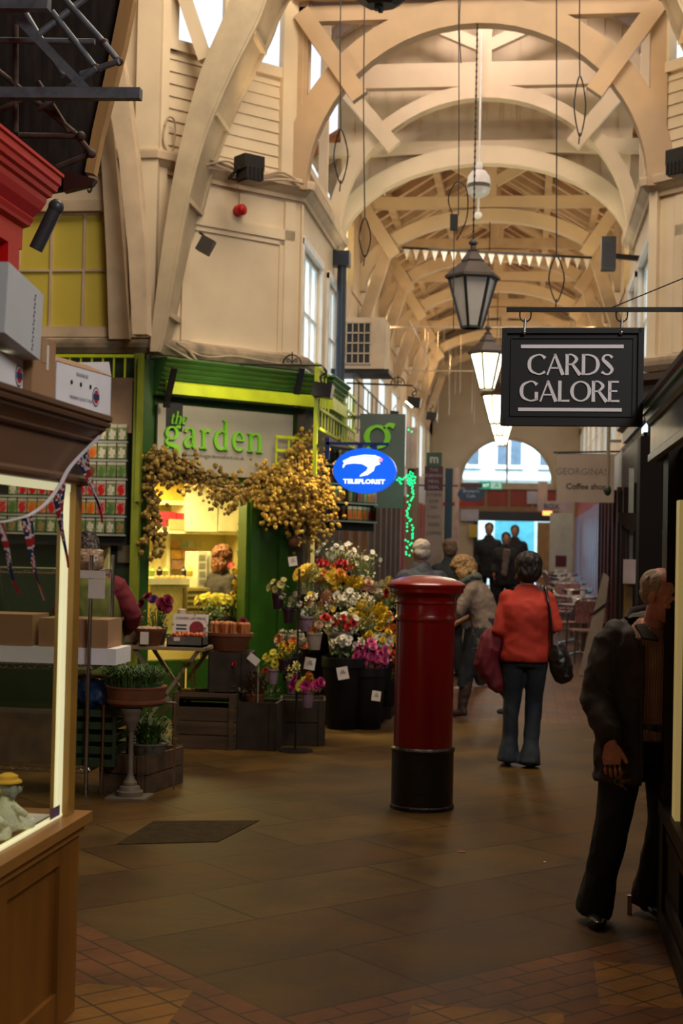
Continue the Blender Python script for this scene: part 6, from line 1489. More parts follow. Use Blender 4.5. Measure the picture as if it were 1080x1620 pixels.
# left corridor balcony rails
t = thing('balcony_rail', 'thin black railings along the left corridor wall above the shops', 'railing')
for z in (3.05, 3.35, 3.62):
    bm = B(); bar(bm, (XL+.22, 16.5, z), (XL+.22, 20.5, z), .016); link('rail', bm, IRON, t)
for k in range(9):
    bm = B(); bar(bm, (XL+.22, 16.5+k*.5, 3.0), (XL+.22, 16.5+k*.5, 3.64), .012); link('baluster', bm, IRON, t)
# shop fronts along the left
XF = XL+.03
TAN = mat('tan_front', (.26, .115, .032), .6, var=.15); DGL = mat('dark_glass', (.03, .025, .03), .1)
def front(s, y0_, y1_, mfrm, label, fcol, top=2.55, lit=None, mw=.07, mo=.05):
    X = CX+s*(HW-.03); t = thing('shop_facade', label, 'shop front'); T = -s*.12
    def bx(bm, a0, a1, b0, b1, off=0): x0, x1 = sorted((X+s*.15, X+s*.02+(-s)*(.03+off))); return box(bm, x0, x1, a0, a1, b0, b1)
    bm = B(); bx(bm, y0_, y1_, top, top+.45); link('fascia', bm, fcol, t)
    bm = B(); bx(bm, y0_, y1_, 0, .6); link('stall_riser', bm, mfrm, t)
    n = max(2, int((y1_-y0_)/.8))
    for k in range(n+1):
        y = y0_+(y1_-y0_)*k/n; bm = B(); bx(bm, y-mw, y+mw, .6, top, mo); link('mullion', bm, mfrm, t)
    bm = B(); x0, x1 = sorted((X, X+s*.02)); box(bm, x0, x1, y0_, y1_, .6, top); link('glazing', bm, lit or DGL, t)
    return t
LITW = mat('lit_shop_window', (.10, .06, .04), .25, emit=(.9, .6, .4), es=.03, var=.4, scale=3, col2=(.05, .04, .06))
front(-1, 16.45, 19.4, TAN, 'tan timber shop front on the left just past the flower shop', TAN, lit=LITW)
front(-1, 19.5, 24.5, mat('wood_grey', (.14, .10, .08), .5), 'grey brown shop front on the left beyond the menu board', mat('pale_fascia', (.45, .38, .34), .5), lit=LITW)
front(-1, 24.6, 33.9, mat('pale_red_front', (.40, .10, .08), .5), 'farthest red trimmed shop front on the left side', mat('white_fascia', (.5, .45, .42), .5), lit=LITW)
front(1, 13.95, 17.0, DARKW, 'dark timber shop front on the right behind the old man', DARKW, 2.35)
front(1, 17.1, 21.5, mat('near_black_red', (.05, .008, .008), .4), 'very dark shop front on the right by the leaning board', mat('grey_fascia2', (.22, .22, .20), .5), 2.4)
t = front(1, 21.6, 33.9, mat('deep_red_front', (.22, .008, .012), .4), 'deep red cafe front with narrow windows on the right side', mat('red_fascia', (.30, .02, .02), .4), 2.4, mat('cafe_glass', (.10, .20, .32), .3, emit=(.45, .7, 1), es=.30, var=.3, scale=2), .26, -.005)
# menu board and neighbours
Ym = 18.0; t = thing('menu_board', 'tall projecting menu board with plum header and a green m plate', 'sign')
a, c = PY(671, 862, Ym), PY(701, 738, Ym); bm = B(); box(bm, a.x, c.x, Ym, Ym+.04, FZ(Ym), c.z); link('board', bm, mat('menu_buff', (.24, .18, .15), .6), t)
p, r_ = PY(671, 775, Ym), PY(701, 738, Ym); bm = B(); box(bm, p.x, r_.x, Ym-.01, Ym, p.z, r_.z); link('plum_header', bm, mat('plum_dark', (.06, .015, .03), .5), t)
FMm = lambda px, py, Y, dy=-.012: Matrix(((1, 0, 0, PY(px, py, Y).x), (0, 0, -1, Y+dy), (0, 1, 0, PY(px, py, Y).z), (0, 0, 0, 1)))
for i, (y, tx) in enumerate(((746, 'THE'), (755, 'MORNING'), (764, 'MEAL'), (773, 'DEAL'))): font('header_words', tx, FMm(686, y, Ym), .06, .001, mat('menu_light', (.35, .25, .25), .5), t)
for i, (y, tx) in enumerate(((785, '5 ITEMS'), (795, '£3.80'), (805, 'TEA'), (820, 'TOAST'), (832, 'EGGS'), (846, 'COFFEE'))): font('menu_words', tx, FMm(686, y, Ym, -.002), .055, .001, INK, t)
a, c = PY(674, 736, Ym), PY(699, 716, Ym); bm = B(); box(bm, a.x, c.x, Ym, Ym+.04, a.z-.03, c.z); link('m_plate', bm, mat('plate_green', (.03, .09, .05), .5), t); font('m_letter', 'm', FMm(686.5, 732, Ym, -.002), .15, .002, mat('menu_light2', (.45, .40, .35), .5), t, bold=.006)
a, c = PY(702, 862, 18.6), PY(716, 741, 18.6); bm = B(); box(bm, a.x, c.x, 18.6, 18.65, FZ(18.6), c.z); tag(link('blue_banner', bm, mat('teal_navy', (.01, .04, .07), .5)), 'narrow dark blue banner right of the menu board', 'banner')
# blue oval far sign, posters, exit sign
t = thing('oval_board', 'dim blue oval hanging board with script lettering, far down the corridor', 'sign', PY(745, 782, 26)); bm = B(); prism(bm, [(.25*math.cos(2*PI*k/24), .13*math.sin(2*PI*k/24)) for k in range(24)], FM, .03); link('board', bm, mat('dusty_blue', (.03, .07, .16), .5), t)
for i, (tx, dz) in enumerate((('Brown\'s', .03), ('Cafe', -.06))): font('script_words', tx, FM @ Matrix.Translation((0, dz, .031)), .09, .001, mat('pale_blue', (.5, .55, .6), .5), t)
bm = B(); box(bm, -.2, .2, 0, .03, .12, .2); bar(bm, (-.24, .01, .15), (-1.2, .01, .15), .03); link('top_board', bm, mat('maroon_board', (.08, .03, .03), .5), t)
t = thing('exit_sign', 'green fire exit sign with white running figure over the far way out', 'sign', PY(776, 768, 33.88)); bm = B(); box(bm, -.28, .28, 0, .05, -.09, .09); link('panel', bm, mat('exit_green', (.0, .25, .13), .4, emit=(0, .5, .25), es=.35), t)
bm = B(); box(bm, .0, .25, -.01, 0, -.075, .075); link('white_field', bm, mat('exit_white', (.6, .8, .7), .4, emit=(.6, 1, .8), es=.3), t); font('exit_word', 'EXIT', FM @ Matrix.Translation((-.14, -.035, .005)), .10, .002, LW, t); bm = B(); bar(bm, (.08, -.012, -.06), (.14, -.012, .03), .02); bar(bm, (.14, -.012, .0), (.19, -.012, -.05), .02); ball(bm, (.15, -.012, .055), .015); bar(bm, (.10, -.012, .02), (.19, -.012, .01), .015); link('running_figure', bm, mat('exit_green', (0, 0, 0)), t)
def flat(name, label, cat, x0, x1, y0, y1, Y, m, d=.03): a, c = PY(x0, y1, Y), PY(x1, y0, Y); return tag(link(name, box(B(), a.x, c.x, Y, Y+d, a.z, c.z), m), label, cat)
flat('white_poster', 'white poster beside the far doorway at left', 'poster', 728, 757, 806, 824, 33.85, mat('poster_w', (.55, .5, .55), .6))
flat('white_poster', 'small white poster on the red panels over the far exit', 'poster', 833, 850, 777, 797, 33.9, mat('poster_w', (.55, .5, .55), .6))
flat('hanging_board', 'pinkish hanging board at the right of the far exit', 'sign', 850, 866, 762, 800, 28, PINKBD)
o = flat('box_sign', 'long pale low hanging sign under the coffee shop sign', 'sign', 850, 904, 793, 808, 27, mat('pale_pink', (.42, .34, .36), .6)); font('box_words', 'BOX', FMm(872, 805, 27, -.01), .14, .002, INK, o)
flat('orange_light', 'small glowing orange sign under the long low sign', 'sign', 858, 873, 808, 815, 33.82, mat('orange_glow', (1, .4, .1), .4, emit=(1, .35, .08), es=2.5))
flat('colour_poster', 'yellow and orange poster left of the far doorway', 'poster', 741, 756, 830, 850, 33.8, mat('poster_y', (.6, .35, .05), .6, var=.4, scale=8, col2=(.6, .5, .1)))
flat('red_column', 'white column with red bands left of the far exit', 'column', 716, 727, 740, 940, 29, mat('pink_white', (.55, .38, .36), .6, var=.2))
flat('rail_red', 'red horizontal rail across the left far shops', 'rail', 684, 752, 795, 800, 29.2, mat('rail_red', (.4, .01, .01), .5))
flat('pale_door', 'pale ribbed door leaf right of the far exit', 'door', 868, 906, 812, 905, 31, mat('ribbed_pale', (.45, .45, .40), .6, var=.1))
# coffee shop sign
t = thing('cafe_sign', 'cream hanging sign reading GEORGINAS Coffee shop', 'sign'); Yc = 17.6
a, c = PY(880, 794, Yc), PY(972, 718, Yc); bm = B(); box(bm, a.x, c.x, Yc, Yc+.03, a.z, c.z); link('board', bm, mat('sign_cream', (.40, .31, .25), .6, var=.05), t, bevel=.01)
font('name', "GEORGINAS", FMm(920, 751, Yc, -.001), .115, .002, mat('faded_grey', (.20, .15, .12), .6), t); font('kind_words', 'Coffee shop', FMm(927, 774, Yc, -.001), .10, .002, mat('dark_brownish', (.10, .06, .05), .6), t, bold=.003)
bm = B(); bar(bm, PY(875, 716, Yc), (XR, Yc, c.z+.03), .02); link('hanger_bar', bm, IRON, t)
t = thing('wall_lamp', 'green tipped wall lamp bracket beside the coffee shop sign', 'lamp', PY(962, 712, 16)); bm = B(); tube(bm, cr([(0, 0, .35), (0, 0, 0), (-.0, 0, -.35), (0, 0, -.40)], 4), .02, 8); bar(bm, (0, 0, .1), (.14, 0, .1), .03); link('arm', bm, mat('dusty_brass', (.28, .22, .15), .5), t); bm = B(); ball(bm, (0, 0, -.45), .04, .04, .06); link('bulb', bm, DGREEN, t)
# the right-hand dark shop: doorway behind the old man
t = thing('shop_porch', 'dark wooden porch with curved valance behind the old man', 'porch')
Yp = 13.3
a = PY(978, 820, Yp)
bm = B(); p, r_ = PY(978, 1100, Yp), PY(1003, 812, Yp); box(bm, p.x, r_.x-.04, Yp, Yp+.08, 0, r_.z); link('post', bm, DARKW, t)
bm = B(); p, r_ = PY(983, 905, Yp-.01), PY(1000, 912, Yp-.01); box(bm, p.x+.02, p.x+.10, Yp-.02, Yp, 0, p.z); link('gold_panel', bm, mat('gold_brown', (.16, .09, .02), .4), t)
bm = B(); x0 = PY(978, 815, Yp).x; pts = [(x0, 1.92)]+[(x0+.08+.5*k/8, 1.84-.10*math.sin(PI*k/8*.5)**2) for k in range(9)]+[(2.4, 1.70), (2.4, 2.0), (x0, 2.0)]; prism(bm, pts, YM(Yp-.02), .05); link('valance', bm, DARKW, t)
bm = B(); box(bm, PY(1030, 830, Yp-.03).x, 2.2, Yp-.04, Yp-.02, 1.80, 1.84); link('gold_strip', bm, mat('gold_strip', (.30, .18, .04), .4), t)
bm = B(); box(bm, 1.12, 3.2, Yp+.5, Yp+.55, 0, 2.9); link('back_wall', bm, DARKW, t)
bm = B(); p, r_ = PY(1010, 905, Yp+.3), PY(1035, 845, Yp+.3); box(bm, p.x, r_.x+.06, Yp+.45, Yp+.5, p.z, r_.z); link('picture', bm, mat('warm_picture', (.40, .22, .10), .5, var=.5, scale=6, emit=(1, .6, .3), es=.08), t)
bm = B(); p, r_ = PY(992, 1010, Yp), PY(1004, 740, Yp); box(bm, p.x, r_.x, Yp+.1, Yp+.14, .2, r_.z); link('glass_edge', bm, mat('pale_glass_edge', (.22, .24, .20), .3), t)
flat('white_card', 'blank white card hung in the porch beside the old man', 'sign', 985, 1041, 886, 923, Yp-.1, mat('card_pinkish', (.36, .29, .31), .6), .01)
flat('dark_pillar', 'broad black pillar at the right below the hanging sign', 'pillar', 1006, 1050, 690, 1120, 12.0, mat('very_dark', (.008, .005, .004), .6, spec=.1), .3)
# cords of the white card
bm = B(); [tube(bm, [PY(x, 886, Yp-.09), (PY(x, 886, Yp-.09).x, Yp-.01, 1.85)], .003, 4) for x in (990, 1036)]; link('cord', bm, IRON, bpy.data.objects['white_card'])
# leaning board
t = thing('leaning_board', 'tall white board leaning against the dark shop front', 'board', (.72, 18.1, FZ(18.1)))
bm = B(); prism(bm, [(-.06, 0), (.16, 0.02), (.30, 1.24), (.23, 1.30)], YM(0), .03); link('panel', bm, mat('board_white', (.33, .26, .20), .6), t); bm = B(); bar(bm, (.07, -.01, .75), (.32, -.01, .95), .02); link('strap', bm, IRON, t)

# ---- cafe tables and chairs along the right
def cafe_table(x, y, label):
    t = thing('cafe_table', label, 'table', (x, y, FZ(y)), 0, 'cafe tables along the red front')
    bm = B(); lathe(bm, [(.33, .72), (.35, .725), (.35, .745), (0, .748)], 28); link('table_top', bm, mat('gingham_top', (.42, .16, .14), .4, var=.3, scale=18, col2=(.5, .42, .38)), t)
    bm = B(); lathe(bm, [(.352, .715), (.356, .73), (.352, .748), (.345, .73)], 28, cap=False); link('rim', bm, CHROME, t)
    bm = B(); tube(bm, [(0, 0, .03), (0, 0, .72)], .025, 10); link('column', bm, CHROME, t)
    for k in range(4):
        bm = B(); a = k*PI/2+.4; tube(bm, [(0, 0, .08), (.28*math.cos(a), .28*math.sin(a), .015)], .015, 6); link('foot', bm, CHROME, t)
    return t
def cafe_chair():
    t = thing('cafe_chair', 'aluminium cafe chair with red woven back nearest the walkway', 'chair', (0, 0, 0), 0, 'woven cafe chairs')
    WV = mat('red_weave', (.35, .06, .05), .6, var=.5, scale=30, col2=(.4, .3, .27))
    bm = B(); box(bm, -.21, .21, -.2, .2, .43, .45); link('seat', bm, WV, t, bevel=.01)
    bm = B(); M = Matrix.Translation((0, .2, .45)) @ Matrix.Rotation(R(-10), 4, 'X'); box(bm, -.21, .21, -.01, .01, .1, .40, 0, M); link('backrest', bm, WV, t, bevel=.01)
    bm = B(); tube(bm, cr([(-.24, -.2, .66), (-.24, .0, .68), (-.23, .24, .72), (-.2, .28, .86), (0, .29, .88), (.2, .28, .86), (.23, .24, .72), (.24, 0, .68), (.24, -.2, .66)], 5), .013, 8); link('arm_rail', bm, CHROME, t, smooth=True)
    for x, y, z in ((-.22, -.2, .66), (.22, -.2, .66), (-.2, .22, .45), (.2, .22, .45)):
        bm = B(); tube(bm, [(x, y, z), (x*1.08, y*1.15, 0)], .013, 8); link('leg', bm, CHROME, t, smooth=True)
    return t
for i, (px, Y) in enumerate(((922, 20.4), (912, 22.4), (908, 24.6), (897, 26.6), (893, 28.8), (888, 30.6))):
    tb = cafe_table(at(px, Y), Y, ['nearest gingham cafe table beside the leaning board', 'second gingham cafe table', 'third gingham cafe table along the red front', 'fourth gingham cafe table', 'fifth gingham cafe table', 'farthest gingham cafe table by the exit'][i])
    for k in range(2):
        o = thing('glassware', 'small clutter of cups standing on a cafe table', 'cup', (tb.location.x-.1+k*.2, Y-.1, .748+FZ(Y)), 0, 'cups on the cafe tables'); bm = B(); lathe(bm, [(.03, 0), (.04, .09), (.035, .09), (.025, .01)], 12, cap=False); link('cup', bm, WHITE, o)
ch = cafe_chair(); first = True
for i, (px, Y, rz) in enumerate(((897, 21.0, 100), (930, 19.7, 190), (880, 23.3, 80), (903, 24.1, 10), (872, 26.2, 90), (885, 28.3, 100), (866, 30.3, 90), (950, 21.5, -90), (938, 25.0, -80))):
    c = ch if i == 0 else copy_tree(ch); c.location = (at(px, Y), Y, FZ(Y)); c.rotation_euler = (0, 0, R(rz))
    c['label'] = ['aluminium cafe chair facing the nearest table from the walkway', 'red woven cafe chair with its back to the camera, nearest of all', 'woven cafe chair left of the second table', 'woven cafe chair in front of the third table', 'woven cafe chair left of the fourth table', 'woven cafe chair left of the fifth table', 'woven cafe chair farthest down the walkway', 'woven cafe chair between first table and red front', 'woven cafe chair between third table and red front'][i]
flat('maroon_chair_back', 'dark maroon menu holder at the back of the cafe tables', 'menu', 878, 896, 879, 897, 29.5, mat('maroon', (.10, .005, .02), .5))
# floor litter
o = PZ(730, 1348); tag(link('red_scrap', box(B(), o.x-.02, o.x+.02, o.y-.012, o.y+.012, 0, .004), mat('red_scrap', (.5, .06, .03), .6)), 'tiny red scrap of paper on the stone floor', 'litter')
o = PZ(861, 1364); tag(link('white_scrap', box(B(), o.x-.006, o.x+.006, o.y-.008, o.y+.008, 0, .003), PAPER), 'tiny pale scrap on the stone floor left of the old man', 'litter')
tag(link('white_paper', box(B(), .478, .500, 6.62, 6.632, 0, .085), PAPER), 'small white card standing on the floor by the dark shop base', 'litter')
# ---- shop bracket lamp on the flowers, then added fill spots for rack and sign
spot('bracket_lamp_light', CH(511, 628, .9), (-1.9, 13.1, .9), 190, (1, .80, .45), 100, .08)
spot('rack_fill', (-4.2, 11.4, 3.2), (-4.3, 12.46, 2.0), 75, (1, .82, .55), 90, .1)  # added fill without a fitting, brightens the seed packets
spot('sign_fill', (-2.3, 11.9, 3.25), (-2.9, 13.2, 2.6), 45, (1, .85, .6), 90, .1)  # added fill without a fitting, brightens sign board and awning
# ================================================================ PEOPLE
def P3(o, f, s): return None
HAIRM = {}
def hairmat(nm, c, c2): return mat(nm, c, .6, island=0, var=.4, scale=20, stretch=(6, 6, 1), bump=.6, col2=c2)
def shape_head(b, c, fwd, s=1.0, up=None):
    """skull, jaw, nose, brow, ears; fwd = unit vector the face looks along"""
    up = Vector(up) if up else V(0, 0, 1); f = Vector(fwd).normalized(); r = f.cross(up).normalized(); up = r.cross(f).normalized()
    Q = Matrix(((r.x, f.x, up.x, c[0]), (r.y, f.y, up.y, c[1]), (r.z, f.z, up.z, c[2]), (0, 0, 0, 1)))
    def el(x, y, z, a, bb, d):
        M = Q @ Matrix.Translation((x*s, y*s, z*s)) @ Matrix.Diagonal((a*s, bb*s, d*s, 1)); bmesh.ops.create_uvsphere(b, u_segments=16, v_segments=12, radius=1, matrix=M)
    el(0, -.012, .035, .076, .096, .085); el(0, .022, -.035, .058, .068, .075); el(0, .055, -.082, .030, .028, .022); el(0, .03, .0, .066, .062, .06)
    el(0, .088, -.018, .011, .016, .020); el(0, .088, .004, .008, .010, .022); el(0, .078, -.052, .022, .014, .008); el(0, .074, -.062, .018, .012, .007)
    for q in (-1, 1): el(q*.030, .074, .022, .022, .014, .008); el(q*.076, -.005, -.005, .008, .018, .030); el(q*.038, .062, -.02, .022, .02, .018)
    return Q
def eyes(par, Q, s=1.0):
    for q in (-1, 1):
        bm = B(); M = Q @ Matrix.Translation((q*.030*s, .078*s, .006*s)); bmesh.ops.create_uvsphere(bm, u_segments=10, v_segments=8, radius=.011*s, matrix=M)
        link('eye', bm, mat('eye_dark', (.05, .03, .025), .2), par, smooth=True)
def hand(b, wrist, d, palm, s=1.0, curl=.5, thumb=1, spread=.02):
    """palm + four fingers + thumb; d = direction of the hand, palm = palm normal"""
    d = Vector(d).normalized(); n = Vector(palm).normalized(); n = (n-d*n.dot(d)).normalized(); w_ = d.cross(n)*thumb; W = Vector(wrist)
    loft(b, [(W-d*.02*s, .021*s, .026*s), (W+d*.02*s, .020*s, .031*s), (W+d*.055*s, .015*s, .040*s), (W+d*.092*s, .012*s, .040*s)], n, 12)
    for k, (off, L_) in enumerate(((.031, .068), (.0105, .078), (-.0105, .073), (-.031, .058))):
        p = W+d*.085*s+w_*off*s; dirn = (d+w_*spread*(1.5-k)).normalized(); pts = [p-d*.03*s, p-d*.004*s]; a = 0
        for j, fr in enumerate((.45, .32, .25)):
            a += curl*(.7+.25*j); q = dirn*math.cos(a)+n*math.sin(a); p = p+q*(L_*fr*s); pts.append(p)
        rr = [.0100, .0090, .0080, .0073, .0060]; tube(b, [tuple(x) for x in pts], [x*s for x in rr], 8)
    p = W+d*.018*s+w_*.026*s; pts = [p-w_*.012*s, p]; q = (d*.75+w_*.65).normalized()
    for j, fr in enumerate((.032, .028, .022)):
        q = (q+n*.3*curl+d*.25).normalized(); p = p+q*fr*s; pts.append(p)
    tube(b, [tuple(x) for x in pts], [x*s for x in (.012, .0125, .011, .010, .008)], 8)
def shoe(par, ankle, fwd, m, s=1.0, heel=.02):
    a = Vector(ankle); f = Vector((fwd[0], fwd[1], 0)).normalized(); r = V(f.y, -f.x, 0); b = B()
    loft(b, [(a-f*.055*s+V(0, 0, -.0), .030*s, .035*s), (a-f*.04*s+V(0, 0, -.02), .036*s, .042*s), (a+f*.0*s+V(0, 0, -.03), .038*s, .045*s), (a+f*.07*s+V(0, 0, -.048), .044*s, .032*s), (a+f*.13*s+V(0, 0, -.056), .044*s, .026*s), (a+f*.175*s+V(0, 0, -.060), .025*s, .018*s)], r, 12)
    o = link('shoe', fuse(b, .008*s, 2), m, par, smooth=True)
    z0 = min((v.co.z for v in o.data.vertices)); return o
def mid(a, b_, t=.5): return Vector(a).lerp(Vector(b_), t)
def leg(b, hip, knee, ank, r, side, flare=0):
    loft(b, [(hip, r[0], r[0]*1.05), (mid(hip, knee, .35), r[0]*.92, r[0]*.98), (mid(hip, knee, .8), r[1]*1.08, r[1]*1.1), (knee, r[1], r[1]*1.02), (mid(knee, ank, .25), r[1]*.98, r[1]*1.08), (mid(knee, ank, .6), r[2]*1.15, r[2]*1.2), (ank, r[2]+flare, r[2]*1.05+flare)], side, 14)
def arm(b, sh, el, wr, r, side=(0, 1, 0)):
    loft(b, [(sh, r[0], r[0]*1.05), (mid(sh, el, .4), r[0]*.95, r[0]), (el, r[1], r[1]), (mid(el, wr, .3), r[1]*1.02, r[1]*1.02), (wr, r[2], r[2]*1.1)], side, 12)
def person(name, label, loc, rz, J, C, vox=.012, hidden_face=False):
    """J joints in local metres (x right of figure when it faces +y), C clothing description"""
    t = thing(name, label, 'person', loc, rz, None)
    g = lambda k: Vector(J[k]); sc = J.get('s', 1.0); sd = (g('shR')-g('shL')).normalized(); bulk = C.get('bulk', 1.0)
    chest = mid(g('shL'), g('shR'))+V(0, 0, -.05); neck = g('neck'); hd = g('head'); pel = mid(g('hipL'), g('hipR')); waist = mid(pel, chest, .45)
    fwd = Vector(J.get('face', (0, 1, 0)))
    # body
    b = B()
    loft(b, [(pel+V(0, 0, -.06), .13, .10), (pel+V(0, 0, .04), .15, .11), (waist, .125, .095), (mid(waist, chest, .6), .15, .11), (chest, .165, .105), (mid(chest, neck, .55), .12, .08), (neck, .055, .055)], sd, 16)
    loft(b, [(neck-V(0, 0, .03), .055, .058), (mid(neck, hd, .5), .05, .054), (hd-V(0, 0, .03), .048, .052)], sd, 12)
    Q = shape_head(b, hd, fwd, sc*J.get('hs', 1.0))
    for s in 'LR':
        arm(b, g('sh'+s), g('el'+s), g('wr'+s), (.042, .034, .023)); leg(b, g('hip'+s), g('kn'+s), g('an'+s), (.078, .052, .036), sd)
        if C.get('hand'+s, True):
            hd_ = Vector(J.get('hd'+s, g('wr'+s)-g('el'+s))); hand(b, g('wr'+s), hd_, J.get('pn'+s, (1 if s == 'L' else -1, 0, 0)), 1.0, C.get('curl'+s, .45), J.get('th'+s, -1 if s == 'L' else 1))
    link('body', fuse(b, C.get('bvox', min(vox, .0065)), 2), C.get('skin', SKIN), t, smooth=True)
    if not hidden_face: eyes(t, Q, sc*J.get('hs', 1.0))
    # upper garment
    if 'top' in C:
        k = C['top']; b = B(); e = k.get('ease', .02); hem = k.get('hem', -.10); col = k.get('neck', .02)
        h0 = pel+V(0, 0, hem)
        loft(b, [(h0, .150*bulk+e, .120*bulk+e), (mid(h0, pel, .6), .155*bulk+e, .125*bulk+e), (waist, .140*bulk+e, .115*bulk+e), (mid(waist, chest, .6), .158*bulk+e, .122*bulk+e), (chest+V(0, 0, .0), .165*bulk+e, .112*bulk+e*.8), (mid(chest, neck, .5), .128+e*.5, .09+e*.5), (mid(chest, neck, .78), .088+e*.3, .078+e*.3), (neck+V(0, 0, col), .066, .066)], sd, 20)
        for s in 'LR':
            S_, E_, W_ = g('sh'+s), g('el'+s), g('wr'+s); W_ = E_.lerp(W_, k.get('sleeve', .93)); r_ = k.get('r', (.066, .052, .042))
            arm(b, S_, E_, W_, r_); ball(b, S_, r_[0]*.97)
        o = link(k['name'], fuse(b, vox, 3, k.get('wr', .006), k.get('wf', 9), 1, k.get('st', 1.0)), k['m'], t, smooth=True)
    if 'legs' in C:
        k = C['legs']; b = B(); e = k.get('ease', .012)
        loft(b, [(pel+V(0, 0, -.10), .14+e, .115+e), (pel, .152+e, .12+e), (pel+V(0, 0, .10), .135+e, .105+e)], sd, 18)
        for s in 'LR':
            a = g('an'+s)+V(0, 0, k.get('up', -.02)); leg(b, g('hip'+s), g('kn'+s), a, (.088+e, .060+e, .046+e), sd, k.get('flare', 0))
        link(k['name'], fuse(b, vox, 3, k.get('wr', .006), 8, 3, .5), k['m'], t, smooth=True)
    for s in 'LR':
        if 'boots' in C:
            b = B(); a = g('an'+s); kn = g('kn'+s); up = a.lerp(kn, .80)
            loft(b, [(up, .058, .062), (a.lerp(kn, .4), .054, .058), (a+V(0, 0, .03), .042, .046), (a+V(0, 0, -.02), .042, .046)], sd, 14)
            f = Vector(J.get('ft'+s, (0, 1, 0))); shp = [(a-f*.05+V(0, 0, -.035), .030, .03), (a+V(0, 0, -.035), .040, .042), (a+f*.08+V(0, 0, -.052), .042, .030), (a+f*.15+V(0, 0, -.060), .034, .020)]
            loft(b, shp, V(f.y, -f.x, 0), 12); link('boot', fuse(b, .011, 3, .005, 14), C['boots'], t, smooth=True)
        elif 'shoes' in C: shoe(t, g('an'+s)+V(0, 0, -.005), J.get('ft'+s, (0, 1, 0)), C['shoes'])
    if 'hair' in C:
        k = C['hair']; b = B(); rng = random.Random(k.get('seed', 1)); hs = sc*J.get('hs', 1.0)
        def el(x, y, z, a, bb, d):
            M = Q @ Matrix.Translation((x*hs, y*hs, z*hs)) @ Matrix.Diagonal((a*hs, bb*hs, d*hs, 1)); bmesh.ops.create_uvsphere(b, u_segments=16, v_segments=12, radius=1, matrix=M)
        for q in k['parts']: el(*q)
        link('hair', fuse(b, .008, 2, k.get('wr', .007), k.get('wf', 28), 2, .5), k['m'], t, smooth=True)
    return t
FULLHAIR = [(0, -.022, .045, .086, .095, .085), (0, -.055, .0, .082, .065, .085), (0, -.05, -.045, .070, .05, .055)]
# ---- woman in the orange red sweater, walking away
JW = dict(hipL=(-.085, 0, .86), hipR=(.085, 0, .86), knL=(-.095, .02, .47), knR=(.07, .05, .47), anL=(-.12, -.02, .09), anR=(.04, -.07, .08), shL=(-.145, .0, 1.275), shR=(.145, .0, 1.275),
          elL=(-.205, -.03, 1.02), elR=(.225, -.05, 1.04), wrL=(-.20, .16, .96), wrR=(.16, .14, 1.10), neck=(0, .0, 1.36), head=(.01, .02, 1.485), face=(0, 1, -.08), s=.98, ftL=(-.1, 1, 0), ftR=(.1, 1, 0))
RSW = mat('orange_red_knit', (.46, .030, .012), .8, var=.08, scale=20, bump=.15)
DEN = mat('dark_denim', (.018, .028, .042), .8, var=.2, scale=10, bump=.15)
q = PZ(826, 1212)
pw_ = person('woman', 'woman in an orange red sweater and dark jeans walking away from the camera', (q.x+.01, q.y+.0, 0), R(2), JW, dict(
    top=dict(name='sweater', m=RSW, hem=-.06, ease=.026, sleeve=.98, r=(.062, .055, .044), wr=.006, wf=6, neck=.015), legs=dict(name='jeans', m=DEN, flare=.035, up=-.055, ease=.004), shoes=mat('dark_shoe', (.02, .012, .01), .5), bulk=1.08,
    hair=dict(parts=FULLHAIR+[(0, -.03, .055, .104, .102, .092), (.0, -.045, .0, .10, .082, .10)], m=mat('dark_brown_hair', (.012, .006, .005), .6, bump=.4, scale=60), wr=.008, wf=24)), hidden_face=True)
# coat over her left arm
t = thing('folded_coat', 'dark red coat draped over the left arm of the woman in the sweater', 'coat', (q.x, q.y, 0), R(2))
b = B(); loft(b, [((-.235, .06, 1.02), .05, .09), ((-.25, .05, .95), .085, .10), ((-.27, .04, .82), .095, .10), ((-.25, .03, .70), .085, .08), ((-.20, .02, .60), .05, .05), ((-.19, .02, .56), .02, .02)], (1, 0, 0), 16)
loft(b, [((-.18, .10, 1.0), .04, .06), ((-.17, .09, .88), .05, .06), ((-.175, .08, .76), .04, .05)], (1, 0, 0)); loft(b, [((-.33, .05, .86), .02, .05), ((-.345, .05, .76), .03, .05), ((-.32, .05, .70), .02, .03)], (1, 0, 0))
link('coat', fuse(b, .009, 2, .016, 9, 4, .35), mat('crimson_coat', (.17, .008, .018), .75, var=.15, bump=.2), t, smooth=True)
t = thing('shoulder_bag', 'black leather bag hanging from the right shoulder of the woman in the sweater', 'bag', (q.x, q.y, 0), R(2))
b = B(); loft(b, [((.235, -.07, .93), .045, .055), ((.25, -.085, .86), .075, .07), ((.275, -.09, .76), .085, .075), ((.30, -.09, .68), .07, .06), ((.31, -.09, .655), .04, .04)], (1, 0, .3), 16)
link('bag_body', fuse(b, .009, 2, .006, 12), BAG, t, smooth=True)
bm = B(); tube(bm, cr([(.20, -.11, .93), (.19, -.115, 1.10), (.165, -.10, 1.27), (.145, -.03, 1.375), (.15, .06, 1.28)], 6), .011, 8); link('strap', bm, BAG, t, smooth=True); bm = B(); box(bm, .295, .325, -.172, -.165, .70, .715); link('clasp', bm, CHROME, t)

